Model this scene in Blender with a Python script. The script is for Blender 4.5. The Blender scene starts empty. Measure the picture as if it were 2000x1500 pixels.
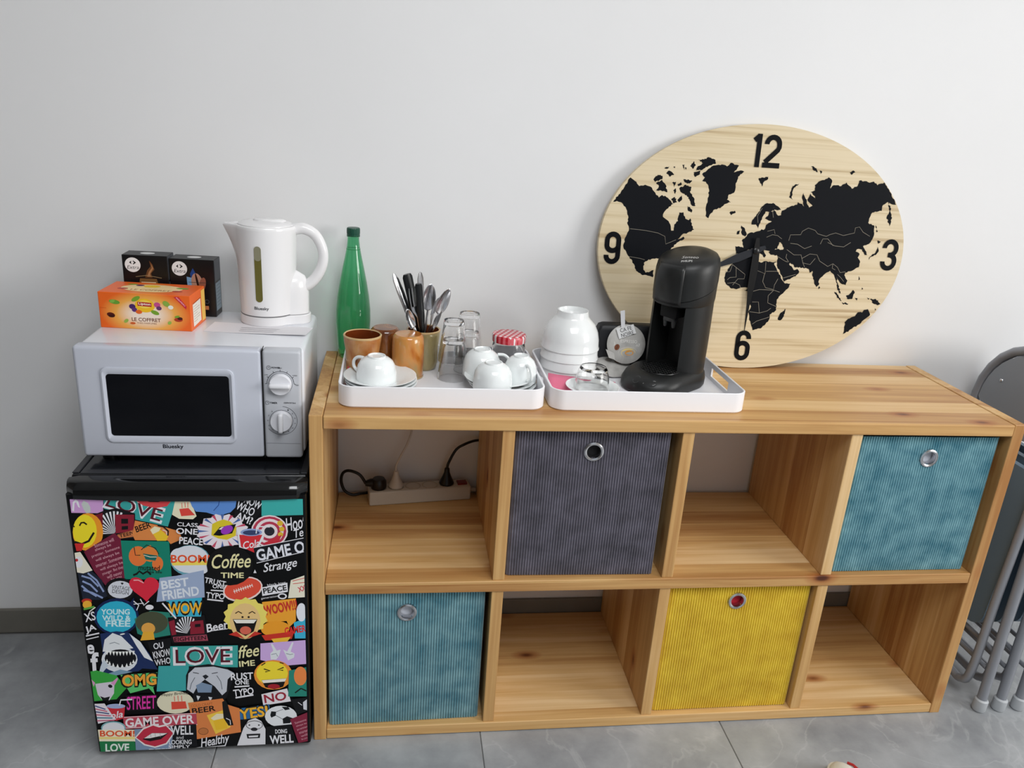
import bpy, bmesh, math, random
from mathutils import Vector, Matrix
from mathutils.geometry import tessellate_polygon
PI = math.pi
C = bpy.context.scene.collection
sc = bpy.context.scene

# ---------------------------------------------------------------- camera
cam = bpy.data.cameras.new('camera'); cam_o = bpy.data.objects.new('camera', cam); C.objects.link(cam_o)
cam.sensor_width = 36.0; cam.lens = 36.0 * 1563.989 / 2000.0; cam.clip_start = 0.02
R_ = Vector((0.9890228, -0.13106446, 0.068235)); U_ = Vector((-0.0197477, 0.3404041, 0.94007185)); F_ = Vector((0.14643749, 0.93109997, -0.33407919))
m = Matrix.Identity(4)
for i in range(3):
    m[i][0] = R_[i]; m[i][1] = U_[i]; m[i][2] = -F_[i]
m[0][3], m[1][3], m[2][3] = 0.15262566, -1.38972954, 1.31581994
cam_o.matrix_world = m
sc.camera = cam_o

# ---------------------------------------------------------------- light and exposure
w = bpy.data.worlds.new('sky'); sc.world = w; w.use_nodes = True
bg = w.node_tree.nodes['Background']; bg.inputs[0].default_value = (0.80, 0.90, 1.0, 1); bg.inputs[1].default_value = 0.5
def area(name, loc, rot, sx, sy, power, col):
    l = bpy.data.lights.new(name, 'AREA'); l.shape = 'RECTANGLE'; l.size = sx; l.size_y = sy; l.energy = power; l.color = col
    o = bpy.data.objects.new(name, l); C.objects.link(o); o.location = loc; o.rotation_euler = rot; return o
# daylight that enters by the window in the right wall (faces -x) plus an added fill light in a ceiling opening (faces down)
area('window_daylight', (3.93, -2.10, 1.75), (0, PI/2, 0), 1.4, 1.9, 92, (1.0, 0.985, 0.955))
area('overhead_fill', (0.65, -1.65, 2.66), (0, 0, 0), 1.3, 1.2, 41, (0.98, 0.99, 1.0))
sc.view_settings.view_transform = 'Standard'; sc.view_settings.look = 'None'
sc.view_settings.gamma = 1.0; sc.view_settings.use_curve_mapping = False
sc.view_settings.exposure = 0.12

# ---------------------------------------------------------------- helpers
def lin(h, k=1.0):
    o = []
    for i in (0, 2, 4):
        c = int(h[i:i+2], 16) / 255.0
        o.append((c/12.92 if c <= 0.04045 else ((c+0.055)/1.055)**2.4) * k)
    return (*o, 1.0)
MATS = {}
def mat(name, hexcol, rough=0.5, metal=0.0, trans=0.0, ior=1.45, coat=0.0, var=0.0, scale=20.0, bump=0.0, spec=0.5, sheen=0.0, alpha=1.0):
    if name in MATS: return MATS[name]
    M = bpy.data.materials.new(name); M.use_nodes = True; nt = M.node_tree; b = nt.nodes['Principled BSDF']
    b.inputs['Base Color'].default_value = lin(hexcol); b.inputs['Roughness'].default_value = rough; b.inputs['Metallic'].default_value = metal
    b.inputs['Transmission Weight'].default_value = trans; b.inputs['IOR'].default_value = ior; b.inputs['Coat Weight'].default_value = coat
    b.inputs['Specular IOR Level'].default_value = spec; b.inputs['Sheen Weight'].default_value = sheen; b.inputs['Alpha'].default_value = alpha
    if var or bump:
        tc = nt.nodes.new('ShaderNodeTexCoord'); nz = nt.nodes.new('ShaderNodeTexNoise'); nz.inputs['Scale'].default_value = scale; nz.inputs['Detail'].default_value = 6
        nt.links.new(tc.outputs['Object'], nz.inputs['Vector'])
        if var:
            cr = nt.nodes.new('ShaderNodeValToRGB'); nt.links.new(nz.outputs['Fac'], cr.inputs[0])
            a = lin(hexcol, 1-var); c = lin(hexcol, 1+var)
            cr.color_ramp.elements[0].position = 0.3; cr.color_ramp.elements[1].position = 0.7
            cr.color_ramp.elements[0].color = a; cr.color_ramp.elements[1].color = tuple(min(1, v) for v in c)
            nt.links.new(cr.outputs[0], b.inputs['Base Color'])
        if bump:
            bp = nt.nodes.new('ShaderNodeBump'); bp.inputs['Strength'].default_value = bump; bp.inputs['Distance'].default_value = 0.002
            nt.links.new(nz.outputs['Fac'], bp.inputs['Height']); nt.links.new(bp.outputs[0], b.inputs['Normal'])
    MATS[name] = M; return M
def col(h, rough=0.45, coat=0.0): return mat('print_' + h + '_%d' % round(rough*100), h, rough, coat=coat, spec=0.3 if rough < 0.5 else 0.12)

def wood(name, axis, seed=0.0):
    """pine: glued lamellas across, grain along axis, knots"""
    M = bpy.data.materials.new(name); M.use_nodes = True; nt = M.node_tree; N = nt.nodes; L = nt.links; b = N['Principled BSDF']
    tc = N.new('ShaderNodeTexCoord'); oi = N.new('ShaderNodeObjectInfo')
    sh = N.new('ShaderNodeVectorMath'); sh.operation = 'MULTIPLY_ADD'
    cmb = N.new('ShaderNodeCombineXYZ')
    for i in range(3): L.new(oi.outputs['Random'], cmb.inputs[i])
    L.new(cmb.outputs[0], sh.inputs[0]); sh.inputs[1].default_value = (7.3, 5.1, 9.7); L.new(tc.outputs['Object'], sh.inputs[2])
    sep = N.new('ShaderNodeSeparateXYZ'); L.new(sh.outputs[0], sep.inputs[0])
    ga = 'xyz'.index(axis); others = [i for i in range(3) if i != ga]
    # lamella id from the cross coordinates
    ad = N.new('ShaderNodeMath'); ad.operation = 'ADD'; L.new(sep.outputs[others[0]], ad.inputs[0]); L.new(sep.outputs[others[1]], ad.inputs[1])
    dv = N.new('ShaderNodeMath'); dv.operation = 'MULTIPLY'; dv.inputs[1].default_value = 17.0; L.new(ad.outputs[0], dv.inputs[0])
    fl = N.new('ShaderNodeMath'); fl.operation = 'FLOOR'; L.new(dv.outputs[0], fl.inputs[0])
    wn = N.new('ShaderNodeTexWhiteNoise'); wn.noise_dimensions = '1D'; L.new(fl.outputs[0], wn.inputs['W'])
    # grain
    mp = N.new('ShaderNodeMapping'); s = [26.0]*3; s[ga] = 1.7; mp.inputs['Scale'].default_value = s
    off = N.new('ShaderNodeVectorMath'); off.operation = 'ADD'; L.new(sh.outputs[0], off.inputs[0])
    c2 = N.new('ShaderNodeCombineXYZ'); L.new(wn.outputs['Value'], c2.inputs[0]); L.new(wn.outputs['Value'], c2.inputs[1]); L.new(wn.outputs['Value'], c2.inputs[2]); L.new(c2.outputs[0], off.inputs[1])
    L.new(off.outputs[0], mp.inputs['Vector'])
    n1 = N.new('ShaderNodeTexNoise'); n1.inputs['Scale'].default_value = 1.0; n1.inputs['Detail'].default_value = 5; n1.inputs['Distortion'].default_value = 0.6; L.new(mp.outputs[0], n1.inputs['Vector'])
    mp2 = N.new('ShaderNodeMapping'); s = [190.0]*3; s[ga] = 3.2; mp2.inputs['Scale'].default_value = s; L.new(off.outputs[0], mp2.inputs['Vector'])
    n2 = N.new('ShaderNodeTexNoise'); n2.inputs['Scale'].default_value = 1.0; n2.inputs['Detail'].default_value = 3; L.new(mp2.outputs[0], n2.inputs['Vector'])
    def madd(x, k, y):
        q = N.new('ShaderNodeMath'); q.operation = 'MULTIPLY_ADD'; q.inputs[1].default_value = k; L.new(x, q.inputs[0])
        if isinstance(y, float): q.inputs[2].default_value = y
        else: L.new(y, q.inputs[2])
        return q.outputs[0]
    val = madd(n1.outputs['Fac'], 0.75, madd(n2.outputs['Fac'], 0.30, madd(wn.outputs['Value'], 0.40, -0.225)))
    cr = N.new('ShaderNodeValToRGB'); L.new(val, cr.inputs[0]); e = cr.color_ramp.elements
    e[0].position = 0.20; e[0].color = lin('a6733f'); e[1].position = 0.85; e[1].color = lin('eacb9c'); k = cr.color_ramp.elements.new(0.50); k.color = lin('cea46a')
    # knots: dark core, reddish halo
    mp3 = N.new('ShaderNodeMapping'); s = [11.5]*3; s[ga] = 5.2; mp3.inputs['Scale'].default_value = s; L.new(sh.outputs[0], mp3.inputs['Vector'])
    vo = N.new('ShaderNodeTexVoronoi'); vo.inputs['Scale'].default_value = 1.0; L.new(mp3.outputs[0], vo.inputs['Vector'])
    rk = N.new('ShaderNodeValToRGB'); L.new(vo.outputs['Distance'], rk.inputs[0]); rk.color_ramp.elements[0].position = 0.07; rk.color_ramp.elements[0].color = (1, 1, 1, 1); rk.color_ramp.elements[1].position = 0.23; rk.color_ramp.elements[1].color = (0, 0, 0, 1)
    rc = N.new('ShaderNodeValToRGB'); L.new(vo.outputs['Distance'], rc.inputs[0]); rc.color_ramp.elements[0].position = 0.05; rc.color_ramp.elements[0].color = lin('4e2410'); rc.color_ramp.elements[1].position = 0.13; rc.color_ramp.elements[1].color = lin('a05c2c')
    mc = N.new('ShaderNodeMix'); mc.data_type = 'RGBA'; L.new(rk.outputs[0], mc.inputs[0]); L.new(cr.outputs[0], mc.inputs[6]); L.new(rc.outputs[0], mc.inputs[7])
    L.new(mc.outputs[2], b.inputs['Base Color']); b.inputs['Roughness'].default_value = 0.42; b.inputs['Specular IOR Level'].default_value = 0.4
    bp = N.new('ShaderNodeBump'); bp.inputs['Strength'].default_value = 0.06; bp.inputs['Distance'].default_value = 0.001; L.new(n2.outputs['Fac'], bp.inputs['Height']); L.new(bp.outputs[0], b.inputs['Normal'])
    return M

def new_obj(name, bm, mats, parent=None, smooth=False, loc=None):
    me = bpy.data.meshes.new(name); bm.normal_update(); bm.to_mesh(me); bm.free()
    if not isinstance(mats, (list, tuple)): mats = [mats]
    for x in mats: me.materials.append(x)
    if smooth:
        for p in me.polygons: p.use_smooth = True
        try: me.set_sharp_from_angle(angle=math.radians(38))
        except Exception: pass
    o = bpy.data.objects.new(name, me); C.objects.link(o)
    if parent is not None: o.parent = parent
    if loc is not None: o.location = loc
    return o
def thing(name, label, cat, loc=(0, 0, 0), rotz=0.0, group=None):
    o = bpy.data.objects.new(name, None); C.objects.link(o); o.empty_display_size = 0.02; o.location = loc; o.rotation_euler = (0, 0, rotz); o['label'] = label; o['category'] = cat
    if group: o['group'] = group
    return o
def tag(o, label, cat, group=None):
    o['label'] = label; o['category'] = cat
    if group: o['group'] = group
    return o
def struct(o, label=None, cat=None):
    o['kind'] = 'structure'
    if label: o['label'] = label; o['category'] = cat
    return o
def copy_tree(o, parent=None):
    c = o.copy(); C.objects.link(c)
    if parent is not None: c.parent = parent
    for ch in list(o.children): copy_tree(ch, c)
    return c
def B(): return bmesh.new()
def box(bm, x0, x1, y0, y1, z0, z1, r=0.0, seg=2, mi=0):
    t = bmesh.new(); bmesh.ops.create_cube(t, size=1.0)
    for v in t.verts: v.co = Vector(((x0+x1)/2 + v.co.x*(x1-x0), (y0+y1)/2 + v.co.y*(y1-y0), (z0+z1)/2 + v.co.z*(z1-z0)))
    if r: bmesh.ops.bevel(t, geom=list(t.edges), offset=r, segments=seg, affect='EDGES', profile=0.5)
    for f in t.faces: f.material_index = mi
    merge(bm, t); return bm
def merge(bm, t, M=None):
    vm = {}
    for v in t.verts: vm[v] = bm.verts.new(M @ v.co if M else v.co)
    for f in t.faces:
        try: nf = bm.faces.new([vm[v] for v in f.verts]); nf.material_index = f.material_index
        except ValueError: pass
    t.free()
def lathe(bm, prof, cx=0, cy=0, n=40, mi=0, close=False):
    """prof: list of (r, z)"""
    rings = []
    for r, z in prof:
        if r < 1e-6: rings.append([bm.verts.new((cx, cy, z))])
        else: rings.append([bm.verts.new((cx + r*math.cos(2*PI*i/n), cy + r*math.sin(2*PI*i/n), z)) for i in range(n)])
    pairs = list(zip(rings[:-1], rings[1:])) + ([(rings[-1], rings[0])] if close else [])
    for a, b in pairs:
        for i in range(n):
            j = (i+1) % n
            if len(a) == 1 and len(b) == 1: continue
            if len(a) == 1: f = bm.faces.new((a[0], b[j], b[i]))
            elif len(b) == 1: f = bm.faces.new((a[i], a[j], b[0]))
            else: f = bm.faces.new((a[i], a[j], b[j], b[i]))
            f.material_index = mi
    bmesh.ops.recalc_face_normals(bm, faces=list(bm.faces)); return bm
def tube(bm, pts, r, n=10, mi=0, cap=True):
    """swept tube; r a number or list"""
    pts = [Vector(p) for p in pts]; rings = []; up = None
    for i, p in enumerate(pts):
        d = (pts[min(i+1, len(pts)-1)] - pts[max(i-1, 0)]).normalized()
        if up is None: up = d.orthogonal().normalized()
        up = (up - d*up.dot(d)); up = up.normalized() if up.length > 1e-6 else d.orthogonal().normalized()
        s = d.cross(up); rr = r[i] if isinstance(r, (list, tuple)) else r
        rings.append([bm.verts.new(p + (up*math.cos(2*PI*k/n) + s*math.sin(2*PI*k/n))*rr) for k in range(n)])
    for a, b in zip(rings[:-1], rings[1:]):
        for k in range(n): f = bm.faces.new((a[k], a[(k+1) % n], b[(k+1) % n], b[k])); f.material_index = mi
    if cap: bm.faces.new(rings[0][::-1]).material_index = mi; bm.faces.new(rings[-1]).material_index = mi
    return bm
def spline(P, n=8):
    P = [Vector(p) for p in P]; out = []
    for i in range(len(P)-1):
        p0 = P[max(i-1, 0)]; p1 = P[i]; p2 = P[i+1]; p3 = P[min(i+2, len(P)-1)]
        for k in range(n):
            t = k/n; out.append(0.5*((2*p1) + (p2-p0)*t + (2*p0-5*p1+4*p2-p3)*t*t + (3*p1-p0-3*p2+p3)*t**3))
    out.append(P[-1]); return out
def rrect(hx, hy, r, n=6):
    o = []
    for cx, cy, a in ((hx-r, hy-r, 0), (-hx+r, hy-r, 90), (-hx+r, -hy+r, 180), (hx-r, -hy+r, 270)):
        for k in range(n+1):
            t = math.radians(a + 90*k/n); o.append((cx + r*math.cos(t), cy + r*math.sin(t)))
    return o
def prism(bm, poly, f0, f1, mi=0):
    """poly (list of 2D) with two mapping functions giving the near and far 3D point"""
    a = [bm.verts.new(f0(*p)) for p in poly]; b = [bm.verts.new(f1(*p)) for p in poly]; n = len(poly)
    for t in tessellate_polygon([[Vector((p[0], p[1], 0)) for p in poly]]):
        try: bm.faces.new([a[i] for i in t]).material_index = mi; bm.faces.new([b[i] for i in t[::-1]]).material_index = mi
        except ValueError: pass
    for i in range(n): bm.faces.new((a[i], b[i], b[(i+1) % n], a[(i+1) % n])).material_index = mi
    bmesh.ops.recalc_face_normals(bm, faces=list(bm.faces)); return bm
def loft(bm, rings, mi=0, cap0=True, cap1=True):
    V = [[bm.verts.new(p) for p in r] for r in rings]; n = len(V[0])
    for a, b in zip(V[:-1], V[1:]):
        for k in range(n): bm.faces.new((a[k], a[(k+1) % n], b[(k+1) % n], b[k])).material_index = mi
    if cap0: bm.faces.new(V[0][::-1]).material_index = mi
    if cap1: bm.faces.new(V[-1]).material_index = mi
    bmesh.ops.recalc_face_normals(bm, faces=list(bm.faces)); return bm
TXT = {}
def text_shape(s, bold=0.0, shear=0.0):
    """text as triangles in a box of -1..1 by -1..1 (built-in font)"""
    key = (s, bold, shear)
    if key in TXT: return TXT[key]
    cu = bpy.data.curves.new('t', 'FONT'); cu.body = s; cu.size = 1.0; cu.offset = bold*0.45; cu.shear = shear; cu.resolution_u = 3; cu.fill_mode = 'FRONT'
    o = bpy.data.objects.new('t', cu); C.objects.link(o); bpy.context.view_layer.update()
    me = bpy.data.meshes.new_from_object(o.evaluated_get(bpy.context.evaluated_depsgraph_get()))
    vs = [(v.co.x, v.co.y) for v in me.vertices]; fs = [tuple(p.vertices) for p in me.polygons]
    bpy.data.objects.remove(o); bpy.data.curves.remove(cu); bpy.data.meshes.remove(me)
    xs = [v[0] for v in vs]; ys = [v[1] for v in vs]; x0, x1, y0, y1 = min(xs), max(xs), min(ys), max(ys)
    vs = [((x-(x0+x1)/2)/max(1e-6, (x1-x0)/2), (y-(y0+y1)/2)/max(1e-6, (y1-y0)/2)) for x, y in vs]
    TXT[key] = (vs, fs); return TXT[key]
def prints(name, prims, to3d, parent, h0=0.0002, dh=1e-5, rough=0.4, clip=None, coat=0.0):
    """flat print: list of ['p'|'s', colour, [x,y,...]] or ['t', colour, text, [cx,cy,ax,ay,bx,by], bold, shear]; to3d(x,y,h) places it"""
    bm = B(); mats = []; idx = {}; h = h0
    for pr in prims:
        c = pr[1]
        if c not in idx: idx[c] = len(mats); mats.append(col(c, rough, coat))
        mi = idx[c]; h += dh
        if pr[0] == 't':
            vs, fs = text_shape(pr[2], pr[4] if len(pr) > 4 else 0, pr[5] if len(pr) > 5 else 0); q = pr[3]
            P = [(q[0]+q[2]*x+q[4]*y, q[1]+q[3]*x+q[5]*y) for x, y in vs]
            if clip: P = [clip(*p) for p in P]
            V = [bm.verts.new(to3d(p[0], p[1], h)) for p in P]
            for f in fs:
                try: bm.faces.new([V[i] for i in f]).material_index = mi
                except ValueError: pass
        else:
            f = pr[2]; P = [(f[i], f[i+1]) for i in range(0, len(f), 2)]
            if clip: P = [clip(*p) for p in P]
            V = [bm.verts.new(to3d(p[0], p[1], h)) for p in P]; n = len(V)
            if pr[0] == 's':
                for i in range(n//2-1):
                    try: bm.faces.new((V[i], V[i+1], V[n-2-i], V[n-1-i])).material_index = mi
                    except ValueError: pass
            else:
                for t in tessellate_polygon([[Vector((p[0], p[1], 0)) for p in P]]):
                    try: bm.faces.new([V[i] for i in t]).material_index = mi
                    except ValueError: pass
    o = new_obj(name, bm, mats, parent); return o, h
def ellp(cx, cy, rx, ry, n=24, rot=0, a0=0, a1=360):
    o = []; r = math.radians(rot)
    for i in range(n if a1-a0 == 360 else n+1):
        t = math.radians(a0+(a1-a0)*i/n); x, y = rx*math.cos(t), ry*math.sin(t); o += [cx+x*math.cos(r)-y*math.sin(r), cy+x*math.sin(r)+y*math.cos(r)]
    return o
def strk(pts, wd):
    Lf, Rt = [], []
    for i, a in enumerate(pts):
        p0 = pts[max(0, i-1)]; p1 = pts[min(len(pts)-1, i+1)]; dx, dy = p1[0]-p0[0], p1[1]-p0[1]; l = math.hypot(dx, dy) or 1
        Lf.append((a[0]-dy/l*wd/2, a[1]+dx/l*wd/2)); Rt.append((a[0]+dy/l*wd/2, a[1]-dx/l*wd/2))
    return [c for p in Lf+Rt[::-1] for c in p]
def txt(c, s, cx, cy, w, h, rot=0, bold=0, shear=0):
    r = math.radians(rot); return ['t', c, s, [cx, cy, w/2*math.cos(r), w/2*math.sin(r), -h/2*math.sin(r), h/2*math.cos(r)], bold, shear]

# shared materials
WHITE = mat('white_plastic', 'eceef2', 0.28); WHITE2 = mat('white_tray_plastic', 'f2f2f6', 0.35); PORC = mat('white_porcelain', 'eef2f2', 0.08, coat=0.4)
BLACK = mat('black_plastic', '141414', 0.35); GLOSSBLACK = mat('black_gloss_plastic', '0b0c0e', 0.12, coat=0.3); STEEL = mat('polished_steel', 'c9c9cc', 0.22, metal=1.0)
WX = wood('pine_grain_along', 'x'); WZ = wood('pine_grain_upright', 'z'); WY = wood('pine_grain_deep', 'y')

# ---------------------------------------------------------------- the room
WALL_Y = 0.404; BB_Y = 0.3945
def wall_mat():
    return mat('painted_wall', 'e9e9ea', 0.75, var=0.015, scale=3, bump=0.04)
DIM = mat('low_bounce_wall', '6a645d', 0.8, var=0.02, scale=3)  # unseen walls given a dark colour to cut bounced light
bm = B(); box(bm, -2.2, 4.0, WALL_Y, WALL_Y+0.12, -0.02, 2.6); struct(new_obj('wall_back', bm, wall_mat()))
bm = B(); box(bm, -2.3, -2.2, -3.5, WALL_Y, -0.02, 2.6); struct(new_obj('wall_left', bm, DIM))
bm = B()
for a in ((-3.5, -3.1, 0, 2.6), (-1.1, WALL_Y, 0, 2.6), (-3.1, -1.1, 0, 1.0), (-3.1, -1.1, 2.5, 2.6)): box(bm, 3.85, 3.95, a[0], a[1], a[2]-0.02 if a[2] == 0 else a[2], a[3])
struct(new_obj('wall_right', bm, wall_mat()))
bm = B()
for a in ((-2.2, 0.1, 0, 2.6), (1.7, 3.85, 0, 2.6), (0.1, 1.7, 2.45, 2.6)): box(bm, a[0], a[1], -3.45, -3.4, a[2]-0.02 if a[2] == 0 else a[2], a[3])
struct(new_obj('wall_front', bm, DIM))
bm = B()
for a in ((-2.3, -0.05, -3.5, WALL_Y+0.12), (1.35, 4.0, -3.5, WALL_Y+0.12), (-0.05, 1.35, -3.5, -2.3), (-0.05, 1.35, -1.0, WALL_Y+0.12)): box(bm, a[0], a[1], a[2], a[3], 2.6, 2.7)  # ceiling opening made for the added overhead fill
struct(new_obj('ceiling', bm, mat('ceiling_paint', 'd8d8d6', 0.8)))
bm = B(); fm = mat('window_frame_white', 'e6e6e8', 0.35)
for a in ((-3.1, -3.04, 1.0, 2.5), (-1.16, -1.1, 1.0, 2.5), (-2.13, -2.07, 1.0, 2.5), (-3.1, -1.1, 1.0, 1.06), (-3.1, -1.1, 2.44, 2.5)): box(bm, 3.87, 3.91, a[0], a[1], a[2], a[3], 0.004, 1)
struct(new_obj('window_1', bm, fm))
bm = B()
for a in ((0.1, 0.17, 0, 2.45), (1.63, 1.7, 0, 2.45), (0.87, 0.93, 0, 2.45), (0.1, 1.7, 0, 0.08), (0.1, 1.7, 2.38, 2.45)): box(bm, a[0], a[1], -3.43, -3.41, a[2], a[3], 0.004, 1)
struct(new_obj('door_1', bm, fm))
# floor: grout bed and stone tiles
def stone():
    M = bpy.data.materials.new('grey_stone_tile'); M.use_nodes = True; nt = M.node_tree; N = nt.nodes; L = nt.links; b = N['Principled BSDF']
    tc = N.new('ShaderNodeTexCoord'); oi = N.new('ShaderNodeObjectInfo'); cm = N.new('ShaderNodeCombineXYZ'); L.new(oi.outputs['Random'], cm.inputs[0]); L.new(oi.outputs['Random'], cm.inputs[1])
    ma = N.new('ShaderNodeVectorMath'); ma.operation = 'MULTIPLY_ADD'; ma.inputs[1].default_value = (31, 17, 0); L.new(cm.outputs[0], ma.inputs[0]); L.new(tc.outputs['Object'], ma.inputs[2])
    n1 = N.new('ShaderNodeTexNoise'); n1.inputs['Scale'].default_value = 5; n1.inputs['Detail'].default_value = 8; n1.inputs['Roughness'].default_value = 0.62; L.new(ma.outputs[0], n1.inputs['Vector'])
    cr = N.new('ShaderNodeValToRGB'); L.new(n1.outputs['Fac'], cr.inputs[0]); e = cr.color_ramp.elements; e[0].position = 0.3; e[0].color = lin('7e8185'); e[1].position = 0.72; e[1].color = lin('b0b3b6')
    n2 = N.new('ShaderNodeTexNoise'); n2.inputs['Scale'].default_value = 3.2; n2.inputs['Detail'].default_value = 9; n2.inputs['Distortion'].default_value = 1.6; L.new(ma.outputs[0], n2.inputs['Vector'])
    cv = N.new('ShaderNodeValToRGB'); L.new(n2.outputs['Fac'], cv.inputs[0]); v = cv.color_ramp.elements; v[0].position = 0.485; v[0].color = (0, 0, 0, 1); v[1].position = 0.515; v[1].color = (0, 0, 0, 1); k = v.new(0.5); k.color = (0.28, 0.28, 0.28, 1)
    mx = N.new('ShaderNodeMix'); mx.data_type = 'RGBA'; L.new(cv.outputs[0], mx.inputs[0]); L.new(cr.outputs[0], mx.inputs[6]); mx.inputs[7].default_value = lin('c4c6c8')
    L.new(mx.outputs[2], b.inputs['Base Color']); b.inputs['Roughness'].default_value = 0.45; return M
STONE = stone()
bm = B(); box(bm, -2.2, 3.9, -3.45, WALL_Y, -0.05, -0.0015); fl = struct(new_obj('floor', bm, mat('grout', '6c6c6c', 0.9)))
TS = 0.5545
for x, wd in ((-2.4155, 2), (-1.3065, 2), (-0.1970, 1), (0.3575, 1), (0.9120, 2), (2.0210, 2), (3.1300, 1)):
    for j in range(4):
        bm = B(); box(bm, 0, TS*wd-0.0022, 0, TS*2-0.0022, -0.010, 0.0, 0.0008, 1); o = new_obj('tile', bm, STONE, fl); o.location = (x, -0.716 - j*TS*2, 0)
bm = B(); box(bm, -2.2, 3.85, BB_Y, WALL_Y, 0.0, 0.066, 0.002, 2); struct(new_obj('baseboard_back', bm, mat('grey_skirting', '77746c', 0.55, var=0.1, scale=9)))

def root_of(p):
    while p.parent is not None: p = p.parent
    return p
def wobj(name, bm, mats, parent, smooth=False):
    """bm is in world coordinates; the parent's root stands unrotated at its base"""
    o = root_of(parent).location
    for v in bm.verts: v.co -= o
    return new_obj(name, bm, mats, parent, smooth)

# ---------------------------------------------------------------- shelving unit
TS_, TD, CW = 0.0259, 0.0245, 0.335
ZB1, ZM0, ZM1, ZT0, ZT1, DEP = 0.0270, 0.3626, 0.3884, 0.7217, 0.7473, 0.3913
XI = TS_; XD = [TS_ + CW + k*(CW+TD) for k in range(3)]; XR = TS_ + 4*CW + 3*TD; XW = XR + TS_
sh = thing('shelving_unit', 'honey coloured pine cube shelf with eight square compartments along the wall', 'shelf', (XW/2, 0.0, 0))
bm = B(); box(bm, 0, TS_-0.0006, 0, DEP, 0, ZT1+0.0012, 0.0016, 2); wobj('side_panel', bm, WZ, sh)
bm = B(); box(bm, XR+0.0006, XW, 0, DEP, 0, ZT1+0.0012, 0.0016, 2); wobj('side_panel', bm, WZ, sh)
bm = B(); box(bm, XI, XR, -0.001, DEP, ZT0, ZT1, 0.0026, 3); wobj('top_board', bm, WX, sh)
bm = B(); box(bm, XI, XR, 0.0, DEP, ZM0, ZM1, 0.0022, 3); wobj('middle_board', bm, WX, sh)
bm = B(); box(bm, XI, XR, 0.0, DEP, 0.002, ZB1, 0.0022, 3); wobj('bottom_board', bm, WX, sh)
for x in XD:
    for z0, z1 in ((ZB1, ZM0), (ZM1, ZT0)):
        bm = B(); box(bm, x, x+TD, 0.0035, DEP, z0, z1, 0.0014, 2); wobj('divider', bm, WZ, sh)

# ---------------------------------------------------------------- corduroy boxes
def cord(name, c1, c2):
    M = bpy.data.materials.new(name); M.use_nodes = True; nt = M.node_tree; N = nt.nodes; L = nt.links; b = N['Principled BSDF']
    tc = N.new('ShaderNodeTexCoord'); n1 = N.new('ShaderNodeTexNoise'); n1.inputs['Scale'].default_value = 24; n1.inputs['Detail'].default_value = 8; L.new(tc.outputs['Object'], n1.inputs['Vector'])
    cr = N.new('ShaderNodeValToRGB'); L.new(n1.outputs['Fac'], cr.inputs[0]); e = cr.color_ramp.elements; e[0].position = 0.30; e[0].color = lin(c1); e[1].position = 0.74; e[1].color = lin(c2)
    L.new(cr.outputs[0], b.inputs['Base Color']); b.inputs['Roughness'].default_value = 0.85; b.inputs['Sheen Weight'].default_value = 0.35; b.inputs['Sheen Roughness'].default_value = 0.4; return M
def bin_box(label, x0, x1, z0, z1, yf, yaw, c1, c2, inside, gx, gz, bulge=0.004):
    """open-topped cloth box: ribbed front with a real eyelet, plain ribbed sides, a lining inside"""
    w_, h_ = x1-x0, z1-z0; t = thing('storage_box', label, 'storage box', ((x0+x1)/2, yf, z0), yaw, 'corduroy storage boxes in the shelf')
    M = cord('corduroy_' + c1, c1, c2); NR = 58; SP = 6; nx = NR*SP; nz = 64; bm = B(); hx = w_/2; V = {}
    gxl, gzl = gx-(x0+x1)/2, gz-z0; HR = 0.0145
    for i in range(nx+1):
        x = -hx + w_*i/nx; ph = (i % SP)/SP; rib = 0.0027*abs(math.sin(PI*i/SP))**0.6
        for k in range(nz+1):
            z = h_*k/nz; u = x/hx; v = 2*z/h_-1
            edge = 0.010*max(0, abs(u)-0.955)/0.045; edge = edge*edge*60
            y = -rib - bulge*(1-u*u)*(1-v*v) + edge
            V[i, k] = bm.verts.new((x, y, z))
    for i in range(nx):
        for k in range(nz):
            cxm = -hx + w_*(i+.5)/nx - gxl; czm = h_*(k+.5)/nz - gzl
            if cxm*cxm+czm*czm < HR*HR: continue
            bm.faces.new((V[i, k], V[i+1, k], V[i+1, k+1], V[i, k+1]))
    new_obj('front_panel', bm, M, t, True)
    bm = B()
    for s in (-1, 1):
        xa = s*hx; xb = s*(hx-0.004); box(bm, min(xa, xb), max(xa, xb), 0.004, 0.31, 0, h_-0.004, 0.0012, 1)
    box(bm, -hx+.004, hx-.004, 0.306, 0.31, 0, h_-0.004); box(bm, -hx+.004, hx-.004, 0.006, 0.306, 0, 0.005)
    new_obj('box_body', bm, M, t)
    bm = B(); box(bm, gxl-0.05, gxl+0.05, 0.0075, 0.06, max(0.006, gzl-0.10), gzl+0.024, 0.008, 2); lo = new_obj('lining', bm, mat('lining_' + inside, inside, 0.8), t)
    bm = B(); n = 36; y0 = -bulge*(1-(gxl/hx)**2)*(1-(2*gzl/h_-1)**2) - 0.001; prof = ((0.0140, 0.008), (0.0136, -0.001), (0.0144, -0.0040), (0.0172, -0.0050), (0.0200, -0.0038), (0.0210, -0.0004), (0.0204, 0.0016))
    for a, b_ in zip(prof[:-1], prof[1:]):
        for k in range(n):
            q = []
            for (r, yy), kk in ((a, k), (a, k+1), (b_, k+1), (b_, k)): q.append(bm.verts.new((gxl + r*math.cos(2*PI*kk/n), y0+yy, gzl + r*math.sin(2*PI*kk/n))))
            bm.faces.new(q)
    bmesh.ops.remove_doubles(bm, verts=list(bm.verts), dist=1e-6); bmesh.ops.recalc_face_normals(bm, faces=list(bm.faces))
    new_obj('eyelet', bm, STEEL, t, True); return t
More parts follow.
